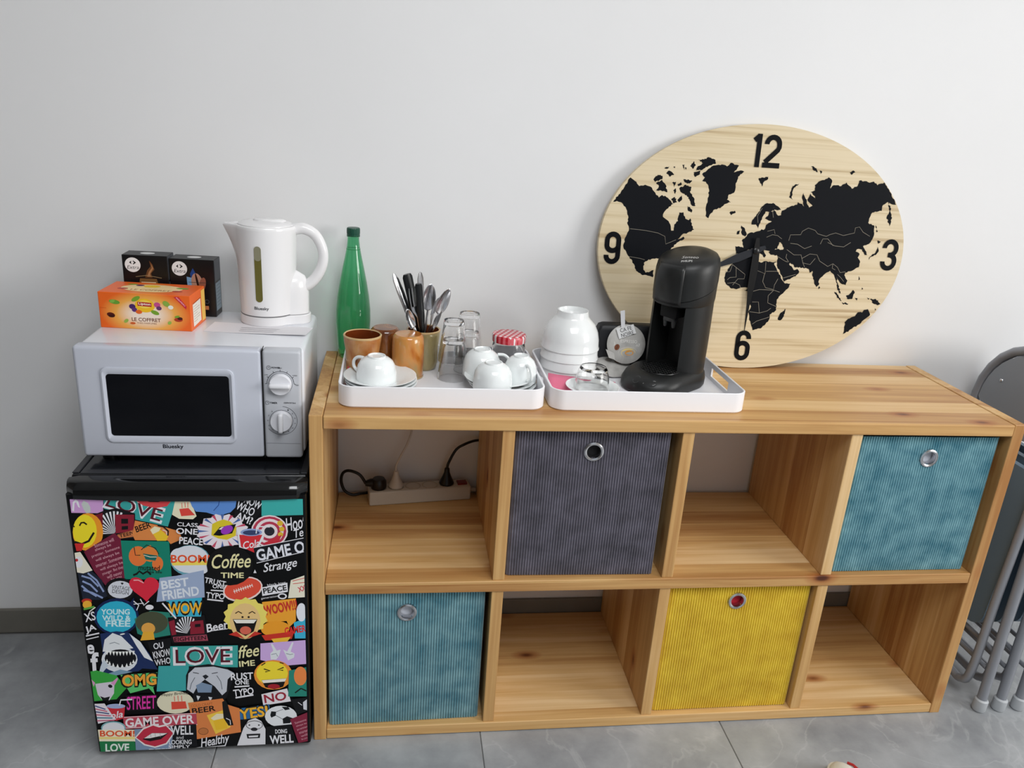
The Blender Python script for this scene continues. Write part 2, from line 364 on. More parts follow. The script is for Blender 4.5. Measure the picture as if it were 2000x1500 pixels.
bin_box('teal corduroy storage box in the lower left compartment with a white eyelet filling', 0.0300, 0.3515, 0.0285, 0.3575, 0.017, math.radians(1.2), '3a7484', '7fa8b0', 'd4d8e2', 0.1895, 0.3097)
bin_box('charcoal grey corduroy storage box with a dark eyelet in the upper row', 0.3885, 0.7035, 0.3900, 0.7170, 0.020, math.radians(-0.8), '3e3c46', '656270', '0d0d0f', 0.5464, 0.6737)
bin_box('yellow corduroy storage box with red showing through its eyelet', 0.7485, 1.0760, 0.0285, 0.3575, 0.018, math.radians(0.3), 'd0aa18', 'e8ca34', 'c01a2e', 0.9046, 0.3200)
bin_box('teal corduroy storage box in the upper right compartment beside the folding chairs', 1.1080, 1.4290, 0.3900, 0.7125, 0.018, math.radians(0.2), '357486', '7cacb6', 'd4d8e2', 1.2716, 0.6652)

# ---------------------------------------------------------------- mini fridge
FX = -0.2145; YD = -0.0215
fr = thing('mini_fridge', 'small black fridge whose door is covered all over in cartoon stickers', 'fridge', (FX, 0.17, 0))
bm = B(); box(bm, -0.423, -0.007, 0.016, 0.375, 0.018, 0.612, 0.006, 3); wobj('cabinet', bm, mat('fridge_black', '111214', 0.3), fr, True)
bm = B(); box(bm, -0.424, -0.006, 0.014, 0.375, 0.604, 0.620, 0.004, 3); tp = wobj('top_plate', bm, mat('fridge_top_black', '15171b', 0.16, coat=0.2), fr, True)
bm = B()
for a in ((-0.424, -0.412, 0.02, 0.372), (-0.018, -0.006, 0.02, 0.372)): box(bm, a[0], a[1], a[2], a[3], 0.6195, 0.6225, 0.001, 1)
box(bm, -0.41, -0.02, 0.018, 0.034, 0.6195, 0.6218, 0.001, 1); wobj('rim', bm, mat('fridge_rim', '2a2b2f', 0.3), tp)
# door with rounded upright edges
bm = B(); prof = []
for x, y, a0 in ((0.2095-0.005, YD+0.005, 0), (-0.2095+0.005, YD+0.005, 90)):
    for k in range(7):
        t = math.radians(-a0 - 90*k/6) if a0 == 0 else math.radians(-90 - 90*k/6)
        prof.append((FX + x + 0.005*math.cos(t), y + 0.005*math.sin(t)))
prof += [(FX-0.2095, 0.010), (FX+0.2095, 0.010)]
loft(bm, [[(x*(1) if True else x, y, z) for x, y in prof] for z in (0.0145, 0.5975)])
dr = wobj('door', bm, mat('fridge_door_black', '0a0b0d', 0.3, spec=0.2), fr, True)
# pull rail along the top of the door
bm = B(); pf = [(0.010, 0.596), (-0.0215, 0.5905), (-0.0262, 0.5925), (-0.0270, 0.598), (-0.0245, 0.607), (-0.016, 0.6165), (-0.006, 0.620), (0.010, 0.6205)]
rings = []
for i in range(25):
    u = -1 + 2*i/24; x = FX + 0.2115*u; sag = 0.006*(1-u*u); sc_ = 1.0 - 0.55*max(0, abs(u)-0.96)/0.04
    rings.append([(x, 0.010 + (y-0.010)*sc_, 0.606 + (z-0.606)*(0.55+0.45*sc_) - (sag if z < 0.6 else 0)) for y, z in pf])
loft(bm, rings); wobj('pull_rail', bm, mat('fridge_rail_gloss', '0d0e10', 0.14, coat=0.4), dr, True)
for x in (-0.39, -0.04):
    for y in (0.04, 0.34):
        bm = B(); lathe(bm, [(0, 0), (0.014, 0), (0.016, 0.006), (0.012, 0.019), (0, 0.019)], x, y, 16); wobj('foot', bm, BLACK, fr, True)
FRIDGE = [
 ['hand_sticker', [['p', 'cfa0d6', [-2020, 5926, -1455, 5911, -1484, 5605, -2021, 5616]], ['p', 'e8e8ee', [-2004, 5661, -1974, 5831, -1920, 5894, -1880, 5849, -1864, 5715, -1892, 5733, -1919, 5831, -1946, 5814, -1973, 5643]], ['p', 'c4ccc8', [-1833, 5795, -1789, 5861, -1719, 5813, -1690, 5732, -1692, 5633, -1757, 5588, -1807, 5687]]]],
 ['love_sticker', [['p', '3aa3a0', [-1448, 5902, -212, 5846, -388, 5323, -948, 5474, -980, 5630, -1283, 5649, -1460, 5695]], ['t', 'e8e8ee', 'LOVE', [-943, 5712, 495, -176, 54, 165], 0.09, 0], ['t', '5a1626', 'LOVE', [-943, 5712, 459, -163, 40, 121], 0.02, 0], ['p', 'd8474c', [-928, 5883, -280, 5870, -373, 5746, -576, 5707, -786, 5762]], ['p', '111114', [-761, 5881, -395, 5874, -521, 5830, -673, 5834]]]],
 ['cake_sticker', [['p', 'ece6c8', [-226, 5857, 42, 5867, 130, 5538, 62, 5474, -180, 5486, -299, 5572]], ['p', 'df4a40', [-166, 5688, -4, 5709, 104, 5560, -140, 5539]], ['s', 'df4a40', [-118, 5814, -116, 5708, -106, 5710, -108, 5815]], ['s', 'df4a40', [-64, 5824, -62, 5719, -51, 5720, -53, 5825]], ['s', 'df4a40', [-11, 5825, -17, 5719, -7, 5719, 0, 5825]]]],
 ['blue_sticker', [['p', '5f8fd6', [28, 5864, 871, 5868, 850, 5743, 733, 5614, 509, 5540, 309, 5615, 122, 5635, 59, 5745]], ['s', '2d4f94', [542, 5855, 522, 5766, 431, 5657, 441, 5646, 534, 5758, 555, 5852]]]],
 ['who_sticker', [['p', '101014', [856, 5881, 1296, 5898, 1287, 5630, 1071, 5331, 792, 5520]], ['t', 'e8e8ee', 'NOW', [1146, 5816, 141, -79, 33, 75], 0.04, 0], ['t', 'e8e8ee', 'WHO', [1006, 5687, 151, -85, 35, 79], 0.04, 0], ['t', 'e8e8ee', 'AM?', [974, 5491, 141, -69, 29, 76], 0.04, 0]]],
 ['teal_sticker', [['p', '3fb0ac', [1300, 5911, 2060, 5944, 2053, 5555, 1287, 5533]]]],
 ['script_sticker', [['t', 'e8e8ee', 'Hoot', [1903, 5382, 192, 46, -22, 139], 0.02, 0.3], ['t', 'e8e8ee', 'Tes', [1989, 5182, 119, 34, -17, 88], 0.02, 0.3]]],
 ['purple_tongue_sticker', [['p', 'ece4ec', [983, 5209, 1030, 5108, 920, 5042, 897, 4934, 763, 4921, 677, 4835, 554, 4878, 428, 4838, 351, 4925, 219, 4942, 208, 5049, 107, 5117, 163, 5216, 119, 5316, 227, 5380, 251, 5486, 382, 5500, 468, 5583, 588, 5542, 712, 5582, 790, 5497, 921, 5482, 934, 5376, 1038, 5309]], ['p', '4d6aa8', [810, 5220, 1010, 5240, 1008, 5189]], ['p', 'c9506a', [789, 5141, 983, 5099, 957, 5052]], ['p', '4d6aa8', [734, 5073, 892, 4976, 847, 4940]], ['p', 'c9506a', [654, 5029, 752, 4890, 694, 4871]], ['p', '4d6aa8', [561, 5014, 584, 4854, 522, 4855]], ['p', 'c9506a', [470, 5031, 415, 4874, 359, 4895]], ['p', '4d6aa8', [396, 5077, 270, 4947, 229, 4983]], ['p', 'c9506a', [348, 5145, 173, 5060, 152, 5107]], ['p', '4d6aa8', [334, 5224, 136, 5197, 139, 5247]], ['p', 'c9506a', [356, 5303, 166, 5336, 191, 5382]], ['p', '4d6aa8', [411, 5369, 256, 5456, 301, 5491]], ['p', 'c9506a', [491, 5413, 394, 5541, 451, 5559]], ['p', '4d6aa8', [582, 5428, 559, 5576, 620, 5576]], ['p', 'c9506a', [672, 5412, 726, 5558, 782, 5539]], ['p', '4d6aa8', [747, 5367, 871, 5488, 913, 5452]], ['p', 'c9506a', [796, 5300, 971, 5377, 992, 5330]], ['p', 'dfc92f', [369, 5139, 397, 5373, 495, 5429, 600, 5469, 724, 5424, 827, 5295, 806, 5122, 642, 5036, 484, 5068]], ['p', '0c0c0e', [401, 5139, 528, 5307, 825, 5374, 744, 5173, 519, 5124]], ['p', 'f0e9e0', [502, 5260, 560, 5307, 640, 5325, 573, 5250]], ['p', '9c3cc0', [759, 5306, 762, 5279, 755, 5249, 737, 5219, 711, 5192, 680, 5171, 645, 5157, 612, 5153, 582, 5158, 559, 5172, 546, 5193, 543, 5220, 550, 5250, 568, 5280, 594, 5307, 625, 5328, 660, 5342, 693, 5346, 723, 5341, 745, 5328]]]],
 ['number_sticker', [['p', '141216', [-1748, 5533, -1464, 5659, -1247, 5713, -937, 5602, -965, 5086, -1274, 5079, -1511, 5165]], ['p', 'e8e8ee', [-1325, 5191, -1678, 5171, -1673, 5217]], ['p', 'e8e8ee', [-1325, 5191, -1666, 5259, -1655, 5304]], ['p', 'e8e8ee', [-1325, 5191, -1642, 5345, -1624, 5387]], ['p', 'e8e8ee', [-1325, 5191, -1606, 5424, -1583, 5462]], ['p', 'e8e8ee', [-1325, 5191, -1560, 5495, -1533, 5528]], ['p', 'e8e8ee', [-1325, 5191, -1506, 5555, -1475, 5581]], ['p', 'e8e8ee', [-1325, 5191, -1445, 5601, -1411, 5619]], ['p', 'e8e8ee', [-1325, 5191, -1380, 5632, -1345, 5642]], ['p', 'e8e8ee', [-1325, 5191, -1313, 5648, -1278, 5649]], ['p', 'e8e8ee', [-1325, 5191, -1246, 5647, -1212, 5639]], ['p', 'e8e8ee', [-1325, 5191, -1182, 5629, -1150, 5613]], ['p', '7a1c2c', [-1701, 5542, -1490, 5619, -1515, 5313, -1551, 5459]], ['p', '8c2234', [-1282, 5582, -955, 5575, -980, 5235, -1307, 5191]], ['p', '141216', [-1183, 5494, -1065, 5493, -1074, 5392, -1192, 5393]], ['p', '141216', [-1189, 5338, -1078, 5346, -1085, 5273, -1196, 5264]], ['p', 'c9794a', [-1282, 5163, -965, 5272, -970, 5123, -1259, 5079]], ['t', '2a1210', 'TEEN', [-1120, 5171, 130, 40, -4, 36], 0.04, 0]]],
 ['beer_sticker', [['p', 'e08a4a', [-949, 5456, -572, 5361, -192, 5228, -156, 5059, -367, 4957, -409, 5033, -984, 5048, -1020, 5161]], ['t', '1e1410', 'BEER', [-822, 5322, 135, 56, -13, 61], 0.05, 0], ['p', 'f0c832', [-676, 5214, -517, 5259, -395, 5118, -441, 5028, -597, 5029]], ['p', 'efe6c0', [-703, 5260, -620, 5334, -514, 5296, -550, 5231, -664, 5167]], ['s', '1a1a1e', [-569, 5336, -474, 5309, -400, 5222, -415, 5138, -388, 5135, -374, 5237, -458, 5338, -560, 5368]], ['s', 'e8e8ee', [-489, 5252, -431, 5225, -422, 5154, -410, 5157, -421, 5235, -483, 5266]]]],
 ['wink_sticker', [['p', 'f09a2c', [-1518, 5221, -1543, 5098, -1591, 4988, -1657, 4900, -1736, 4844, -1820, 4826, -1899, 4846, -1966, 4904, -2014, 4992, -2040, 5103, -2039, 5225, -2014, 5346, -1965, 5454, -1899, 5540, -1821, 5595, -1739, 5613, -1661, 5594, -1595, 5538, -1545, 5452, -1519, 5342]], ['p', 'f3df2e', [-1626, 5240, -1646, 5134, -1685, 5038, -1738, 4962, -1800, 4913, -1866, 4897, -1928, 4915, -1980, 4965, -2017, 5041, -2036, 5137, -2034, 5243, -2013, 5348, -1974, 5443, -1921, 5517, -1860, 5565, -1795, 5581, -1734, 5564, -1683, 5516, -1645, 5441, -1625, 5346]], ['s', '1c1410', [-1899, 5344, -1866, 5403, -1833, 5405, -1791, 5364, -1772, 5390, -1821, 5437, -1880, 5429, -1920, 5360]], ['s', '1c1410', [-2047, 5359, -2003, 5319, -1987, 5343, -2030, 5383]], ['s', '1c1410', [-2032, 5001, -1912, 4952, -1772, 5021, -1663, 5201, -1691, 5224, -1794, 5054, -1910, 4996, -2017, 5043]], ['p', 'd03030', [-2032, 4985, -1861, 4992, -1929, 4831, -2015, 4826]]]],
 ['quote_sticker', [['p', '74203a', [-1890, 4815, -1520, 5072, -1324, 5200, -1226, 5069, -1235, 4214, -1584, 4081, -1755, 4397]], ['t', 'dca8b4', 'Someone will', [-1527, 4998, 173, 68, -7, 35], 0, 0], ['t', 'dca8b4', 'always be', [-1552, 4895, 143, 57, -7, 36], 0, 0], ['t', 'dca8b4', 'prettier. Someone', [-1515, 4801, 250, 98, -7, 36], 0, 0], ['t', 'dca8b4', 'will always be', [-1494, 4701, 213, 83, -6, 36], 0, 0], ['t', 'dca8b4', 'smarter. Someone', [-1480, 4602, 236, 92, -7, 36], 0, 0], ['t', 'dca8b4', 'will always be', [-1443, 4497, 206, 80, -7, 36], 0, 0], ['t', 'dca8b4', 'younger. But they', [-1429, 4401, 191, 75, -7, 36], 0, 0], ['t', 'dca8b4', 'will never', [-1406, 4314, 138, 54, -6, 36], 0, 0], ['t', 'dca8b4', 'be you', [-1381, 4236, 92, 36, -7, 37], 0, 0]]],
 ['fish_sticker', [['p', '15836e', [-1231, 5042, -387, 5014, -397, 4189, -1235, 4214]], ['p', 'ea7a3c', [-794, 4706, -807, 4641, -835, 4581, -875, 4535, -924, 4505, -975, 4495, -1025, 4506, -1068, 4538, -1100, 4585, -1119, 4645, -1121, 4711, -1107, 4776, -1079, 4835, -1039, 4881, -991, 4911, -940, 4920, -890, 4909, -847, 4879, -815, 4832, -796, 4772]], ['p', 'ea7a3c', [-528, 4540, -536, 4493, -553, 4450, -577, 4416, -606, 4395, -637, 4388, -667, 4396, -693, 4418, -712, 4452, -722, 4496, -723, 4543, -715, 4590, -698, 4633, -674, 4666, -645, 4687, -614, 4695, -585, 4687, -559, 4665, -540, 4631, -529, 4588]], ['p', 'e2843c', [-1012, 4899, -893, 4831, -728, 4942, -606, 4799, -603, 4628, -756, 4582, -940, 4642]], ['p', '1d6a64', [-867, 4764, -613, 4714, -660, 4605, -831, 4635]], ['s', '15231e', [-1019, 4897, -1009, 4723, -918, 4719, -916, 4736, -997, 4733, -1005, 4900]], ['s', '15231e', [-888, 4834, -790, 4935, -644, 4869, -593, 4738, -581, 4746, -635, 4882, -791, 4952, -896, 4847]], ['s', 'e8e0c8', [-857, 4723, -750, 4679, -631, 4678, -630, 4693, -747, 4694, -852, 4737]], ['t', '14110e', 'mutated', [-782, 4454, 188, -11, 6, 57], 0.03, 0], ['t', '14110e', 'sea life', [-694, 4363, 133, -8, 3, 29], 0.03, 0], ['s', '14110e', [-1074, 4279, -1005, 4308, -963, 4362, -904, 4303, -823, 4360, -776, 4288, -749, 4318, -816, 4402, -901, 4346, -959, 4405, -1021, 4344, -1082, 4319]]]],
 ['boom_sticker', [['p', '6aa6b8', [322, 4598, 298, 4495, 242, 4402, 158, 4329, 54, 4283, -58, 4268, -169, 4287, -266, 4336, -340, 4412, -384, 4506, -394, 4609, -369, 4711, -313, 4802, -229, 4874, -127, 4919, -17, 4934, 92, 4917, 189, 4869, 264, 4795, 310, 4702]], ['p', 'dfe3ec', [295, 4621, 273, 4528, 220, 4445, 140, 4379, 42, 4338, -64, 4325, -169, 4341, -261, 4386, -331, 4454, -373, 4538, -383, 4631, -360, 4722, -307, 4805, -228, 4869, -131, 4910, -26, 4923, 77, 4908, 169, 4864, 240, 4798, 284, 4714]], ['p', 'dfe3ec', [-77, 4704, -88, 4653, -113, 4607, -150, 4570, -195, 4547, -243, 4540, -291, 4549, -333, 4573, -364, 4610, -383, 4657, -387, 4708, -376, 4759, -351, 4804, -314, 4840, -269, 4863, -221, 4871, -174, 4862, -132, 4838, -100, 4801, -81, 4755]], ['p', 'dfe3ec', [295, 4442, 284, 4397, 260, 4357, 223, 4325, 178, 4305, 129, 4299, 80, 4307, 38, 4328, 5, 4361, -15, 4402, -20, 4447, -9, 4492, 16, 4532, 52, 4564, 97, 4583, 146, 4590, 194, 4582, 236, 4561, 269, 4528, 289, 4487]], ['p', 'f4dc60', [-377, 4586, 294, 4588, 270, 4499, -365, 4497]], ['t', 'e4562c', 'BOOM!', [-35, 4637, 349, -5, 5, 88], 0.06, 0]]],
 ['friend_sticker', [['p', '9fb0cf', [-613, 4233, -307, 4273, 190, 4388, 174, 3785, -709, 3701]], ['t', 'dfe6f0', 'BEST', [-347, 4104, 250, 38, -4, 95], 0.06, 0], ['t', 'dfe6f0', 'FRIEND', [-259, 3886, 335, 50, -5, 102], 0.06, 0]]],
 ['target_sticker', [['p', 'ecdfe2', [1758, 5212, 1739, 5105, 1688, 5008, 1611, 4932, 1515, 4883, 1410, 4867, 1306, 4885, 1213, 4936, 1142, 5014, 1098, 5111, 1086, 5218, 1106, 5324, 1157, 5419, 1234, 5494, 1328, 5542, 1432, 5558, 1534, 5541, 1626, 5492, 1698, 5416, 1744, 5319]], ['p', 'bb3a54', [1729, 5213, 1711, 5114, 1665, 5025, 1594, 4955, 1507, 4910, 1410, 4895, 1316, 4912, 1231, 4959, 1166, 5030, 1126, 5119, 1115, 5218, 1133, 5315, 1180, 5403, 1250, 5472, 1336, 5516, 1431, 5531, 1525, 5515, 1609, 5470, 1675, 5400, 1716, 5311]], ['p', 'ecdfe2', [1680, 5213, 1665, 5130, 1626, 5055, 1567, 4996, 1493, 4958, 1412, 4946, 1332, 4960, 1261, 4999, 1206, 5059, 1172, 5135, 1163, 5217, 1178, 5299, 1218, 5373, 1277, 5431, 1349, 5469, 1429, 5481, 1508, 5468, 1579, 5430, 1634, 5370, 1669, 5296]], ['p', 'bb3a54', [1623, 5213, 1611, 5149, 1581, 5090, 1535, 5044, 1477, 5015, 1414, 5005, 1352, 5016, 1296, 5047, 1253, 5094, 1227, 5152, 1219, 5217, 1231, 5281, 1262, 5339, 1308, 5384, 1365, 5413, 1427, 5423, 1489, 5413, 1544, 5383, 1588, 5337, 1615, 5278]], ['p', 'ecdfe2', [1569, 5214, 1561, 5166, 1538, 5123, 1504, 5090, 1462, 5068, 1416, 5061, 1370, 5069, 1329, 5091, 1297, 5126, 1278, 5169, 1272, 5216, 1281, 5264, 1304, 5306, 1338, 5340, 1380, 5361, 1426, 5368, 1471, 5361, 1512, 5339, 1544, 5304, 1564, 5262]], ['p', '2a2a34', [1514, 5214, 1509, 5184, 1495, 5157, 1473, 5136, 1447, 5122, 1418, 5118, 1389, 5123, 1363, 5137, 1343, 5159, 1331, 5186, 1327, 5216, 1333, 5246, 1347, 5273, 1368, 5294, 1395, 5307, 1424, 5312, 1452, 5307, 1478, 5293, 1498, 5271, 1511, 5244]], ['p', 'e2b93a', [1675, 5384, 1671, 5366, 1663, 5351, 1651, 5338, 1635, 5330, 1618, 5327, 1601, 5330, 1586, 5339, 1574, 5351, 1567, 5367, 1565, 5385, 1568, 5402, 1576, 5418, 1589, 5430, 1604, 5438, 1621, 5441, 1638, 5438, 1653, 5430, 1665, 5417, 1672, 5401]], ['p', 'e2b93a', [1697, 5260, 1694, 5245, 1687, 5230, 1676, 5219, 1662, 5212, 1647, 5209, 1632, 5212, 1619, 5220, 1608, 5231, 1602, 5245, 1600, 5261, 1603, 5277, 1610, 5291, 1621, 5303, 1635, 5310, 1650, 5312, 1665, 5309, 1678, 5302, 1689, 5291, 1695, 5276]], ['p', 'e2b93a', [1670, 5146, 1667, 5131, 1660, 5117, 1649, 5106, 1635, 5099, 1620, 5097, 1605, 5100, 1591, 5107, 1581, 5118, 1574, 5132, 1572, 5147, 1575, 5163, 1583, 5176, 1594, 5187, 1607, 5194, 1623, 5196, 1638, 5194, 1651, 5187, 1661, 5176, 1668, 5162]], ['p', 'c9303e', [1315, 4968, 1645, 5137, 1575, 4965, 1442, 4870]]]],
 ['cola_sticker', [['p', 'e8e8ee', [828, 5258, 1325, 5254, 1311, 5064, 1146, 4777, 859, 4877, 839, 5144]], ['p', 'd8323a', [871, 5144, 1289, 5140, 1129, 4758, 892, 4886]], ['p', '94a8d8', [1286, 5193, 1275, 5169, 1247, 5147, 1203, 5130, 1147, 5119, 1087, 5115, 1026, 5120, 972, 5132, 929, 5150, 903, 5172, 894, 5197, 905, 5221, 933, 5243, 977, 5260, 1032, 5271, 1093, 5275, 1153, 5270, 1207, 5259, 1250, 5241, 1277, 5218]], ['p', '39456e', [1242, 5186, 1234, 5170, 1212, 5155, 1178, 5144, 1135, 5137, 1087, 5134, 1040, 5137, 998, 5145, 965, 5157, 944, 5172, 937, 5189, 945, 5205, 967, 5220, 1002, 5231, 1044, 5238, 1091, 5241, 1138, 5238, 1181, 5230, 1214, 5218, 1235, 5203]], ['s', 'e8e8ee', [1188, 5168, 1203, 5309, 1431, 5297, 1433, 5323, 1194, 5333, 1166, 5171]], ['t', 'e8e8ee', 'Cola', [1080, 4942, 152, 30, -9, 80], 0.03, 0.25]]],
 ['game_sticker', [['p', '12141c', [1117, 4864, 2082, 5066, 2076, 4746, 1161, 4515]], ['s', 'e8e8ee', [1118, 4857, 2083, 5058, 2081, 5073, 1116, 4872]], ['s', 'e8e8ee', [1163, 4521, 2078, 4758, 2075, 4773, 1160, 4536]], ['t', 'e4e6f0', 'GAME O', [1611, 4787, 446, 96, -17, 128], 0.06, 0]]],
 ['strange_sticker', [['t', 'e8e8ee', 'Strange', [1594, 4449, 319, 62, -15, 126], 0.02, 0.35], ['p', 'e8e8ee', [1096, 4310, 1125, 4388, 1153, 4309]]]],
 ['football_sticker', [['p', 'f2dcd8', [1253, 4043, 1246, 3956, 1204, 3869, 1131, 3790, 1033, 3728, 920, 3688, 804, 3675, 697, 3689, 608, 3729, 546, 3792, 518, 3870, 526, 3957, 568, 4043, 642, 4120, 739, 4182, 850, 4221, 964, 4235, 1071, 4222, 1161, 4182, 1223, 4121]], ['p', 'e4523c', [1227, 4041, 1220, 3965, 1180, 3889, 1111, 3820, 1020, 3764, 916, 3728, 808, 3714, 708, 3725, 626, 3759, 570, 3813, 544, 3880, 552, 3955, 592, 4031, 661, 4099, 751, 4154, 855, 4190, 961, 4204, 1060, 4194, 1143, 4161, 1200, 4108]], ['s', 'f4e6e0', [712, 3892, 1071, 4035, 1067, 4050, 708, 3908]], ['s', 'f4e6e0', [714, 3948, 730, 3861, 742, 3865, 727, 3952]], ['s', 'f4e6e0', [756, 3963, 771, 3878, 784, 3883, 768, 3967]], ['s', 'f4e6e0', [797, 3978, 813, 3896, 826, 3900, 810, 3982]], ['s', 'f4e6e0', [839, 3993, 855, 3913, 868, 3917, 852, 3997]], ['s', 'f4e6e0', [881, 4008, 897, 3930, 910, 3934, 893, 4012]], ['s', 'f4e6e0', [922, 4023, 939, 3947, 952, 3951, 935, 4028]], ['s', 'f4e6e0', [964, 4038, 981, 3964, 994, 3969, 977, 4043]], ['s', 'f4e6e0', [1006, 4053, 1023, 3981, 1035, 3986, 1019, 4058]], ['s', 'f4e6e0', [1048, 4068, 1065, 3998, 1077, 4003, 1060, 4073]]]],
 ['coffee_time_sticker', [['p', '0b0b0d', [1097, 4476, 1071, 4340, 1006, 4218, 907, 4121, 784, 4060, 651, 4041, 520, 4065, 404, 4131, 316, 4230, 263, 4354, 250, 4490, 278, 4624, 344, 4744, 442, 4838, 562, 4898, 692, 4917, 821, 4895, 936, 4832, 1026, 4735, 1082, 4612]], ['p', '0b0b0d', [273, 4421, 727, 4099, 462, 4025, 182, 4090]], ['t', 'e9e3ae', 'Coffee', [701, 4580, 357, 10, 2, 155], 0.02, 0.3], ['t', 'e9e3ae', 'TIME', [705, 4267, 212, -4, 3, 61], 0.05, 0]]],
 ['typo_sticker', [['t', 'e8e8ee', 'TRUST', [386, 4125, 189, -53, 14, 60], 0.04, 0], ['t', 'e8e8ee', 'ONE', [446, 4021, 113, -12, 5, 45], 0.04, 0], ['s', 'e8e8ee', [294, 3931, 537, 3906, 540, 3934, 297, 3958]], ['t', 'e8e8ee', 'TYPO', [373, 3817, 170, -25, 9, 66], 0.04, 0], ['s', 'e8e8ee', [216, 3725, 509, 3678, 513, 3710, 221, 3757]]]],
 ['peace_sticker', [['p', 'e8e8ee', [1232, 3985, 1720, 4084, 1725, 3878, 1242, 3792]], ['t', '101014', 'PEACE', [1480, 3938, 219, 37, -7, 62], 0.06, 0], ['t', 'e8e8ee', 'black love', [1517, 4064, 173, 29, -3, 25], 0, 0], ['t', 'e8e8ee', 'generation', [1374, 3755, 158, 26, -3, 28], 0, 0], ['p', 'e8e8ee', [1704, 3778, 1699, 3756, 1687, 3737, 1667, 3723, 1642, 3713, 1615, 3711, 1588, 3715, 1564, 3725, 1546, 3741, 1534, 3760, 1530, 3781, 1535, 3803, 1548, 3822, 1568, 3836, 1592, 3846, 1619, 3848, 1646, 3844, 1670, 3834, 1689, 3818, 1700, 3799]], ['p', '101014', [1674, 3778, 1671, 3766, 1663, 3755, 1650, 3746, 1634, 3741, 1616, 3739, 1599, 3741, 1583, 3748, 1570, 3757, 1563, 3768, 1560, 3781, 1563, 3793, 1572, 3804, 1585, 3813, 1601, 3818, 1618, 3820, 1636, 3818, 1651, 3812, 1664, 3802, 1672, 3791]]]],
 ['cream_sticker', [['p', 'ece8d4', [1785, 4138, 2067, 4243, 2059, 3749, 1725, 3732]], ['s', 'd2584e', [1819, 4110, 2063, 4175, 2060, 4191, 1816, 4126]], ['s', 'd2584e', [1825, 4050, 2060, 4075, 2059, 4091, 1824, 4066]], ['t', 'd0304a', 'XX', [1990, 3944, 71, 29, -16, 57], 0.05, 0]]],
 ['wow_sticker', [['p', 'f2a634', [1232, 3656, 1872, 3723, 1861, 3201, 1730, 3060, 1684, 3206, 1254, 3182]], ['t', 'c8342c', 'WOOW!!!', [1575, 3518, 317, 66, -15, 116], 0.09, 0], ['p', 'f0a02c', [1739, 3047, 1727, 2990, 1689, 2938, 1630, 2894, 1554, 2864, 1469, 2850, 1384, 2855, 1307, 2876, 1245, 2913, 1205, 2961, 1191, 3016, 1203, 3073, 1241, 3125, 1300, 3168, 1375, 3198, 1459, 3211, 1544, 3207, 1621, 3186, 1683, 3150, 1723, 3102]], ['p', 'cc3428', [1195, 2883, 1826, 2960, 1772, 2779, 1260, 2759]], ['p', 'f0c03c', [1378, 2792, 1754, 2829, 1672, 2697, 1425, 2705]]]],
 ['gamer_sticker', [['p', '3fb4d8', [1821, 3166, 2049, 3255, 2040, 2783, 1832, 2790]], ['t', 'e0322c', 'GAMER', [1846, 2996, 206, 29, -7, 84], 0.08, 0], ['p', 'e8ecf4', [2071, 3398, 2065, 3332, 2050, 3272, 2027, 3225, 1999, 3195, 1968, 3186, 1938, 3197, 1912, 3228, 1891, 3277, 1878, 3337, 1875, 3403, 1881, 3469, 1896, 3529, 1919, 3575, 1946, 3605, 1977, 3614, 2007, 3603, 2033, 3572, 2054, 3525, 2067, 3465]]]],
 ['vintage_sticker', [['p', '0d0d10', [-1070, 3981, -1090, 3900, -1135, 3826, -1201, 3769, -1280, 3733, -1365, 3722, -1448, 3737, -1520, 3776, -1574, 3836, -1605, 3911, -1611, 3992, -1590, 4073, -1545, 4145, -1480, 4202, -1402, 4237, -1318, 4249, -1236, 4234, -1164, 4196, -1109, 4137, -1077, 4063]], ['p', 'd6dae4', [-1112, 3988, -1128, 3929, -1164, 3876, -1217, 3834, -1281, 3808, -1350, 3800, -1417, 3811, -1476, 3840, -1521, 3884, -1547, 3938, -1552, 3997, -1536, 4056, -1500, 4108, -1448, 4149, -1384, 4175, -1316, 4183, -1249, 4172, -1190, 4144, -1145, 4101, -1118, 4047]], ['t', '24242a', 'VINTAGE', [-1319, 4029, 158, -27, 8, 41], 0, 0], ['t', '24242a', 'DESIGN', [-1333, 3938, 143, -26, 8, 40], 0, 0], ['p', '18181c', [-1315, 4138, -1283, 4147, -1256, 4133, -1288, 4095]]]],
 ['heart_sticker', [['p', 'dc2c42', [-900, 4120, -897, 4140, -880, 4186, -839, 4233, -777, 4253, -708, 4232, -653, 4175, -630, 4096, -646, 4012, -695, 3935, -760, 3864, -821, 3799, -862, 3742, -879, 3702, -882, 3687, -885, 3702, -906, 3743, -952, 3802, -1018, 3870, -1089, 3943, -1144, 4023, -1166, 4106, -1149, 4184, -1099, 4240, -1033, 4257, -969, 4235, -924, 4187, -903, 4140]], ['s', 'f0b0b4', [-1080, 4180, -996, 4183, -908, 4120, -897, 4140, -989, 4205, -1079, 4204]]]],
 ['dragon_sticker', [['p', '1e2536', [-2042, 4382, -1813, 4436, -1634, 4202, -1574, 3851, -1723, 3775, -2012, 3782]], ['s', '8fa0cc', [-1987, 4287, -1842, 4229, -1722, 4055, -1698, 4082, -1822, 4261, -1975, 4323]], ['s', '8fa0cc', [-1986, 4172, -1857, 4094, -1749, 3939, -1725, 3966, -1835, 4125, -1969, 4207]], ['s', '8fa0cc', [-1878, 4346, -1741, 4192, -1642, 3940, -1613, 3960, -1715, 4216, -1856, 4375]], ['s', '8fa0cc', [-1988, 3978, -1840, 3917, -1665, 3796, -1648, 3831, -1825, 3952, -1976, 4015]], ['s', '8fa0cc', [-2015, 4079, -1917, 3959, -1772, 3838, -1752, 3871, -1896, 3991, -1991, 4108]]]],
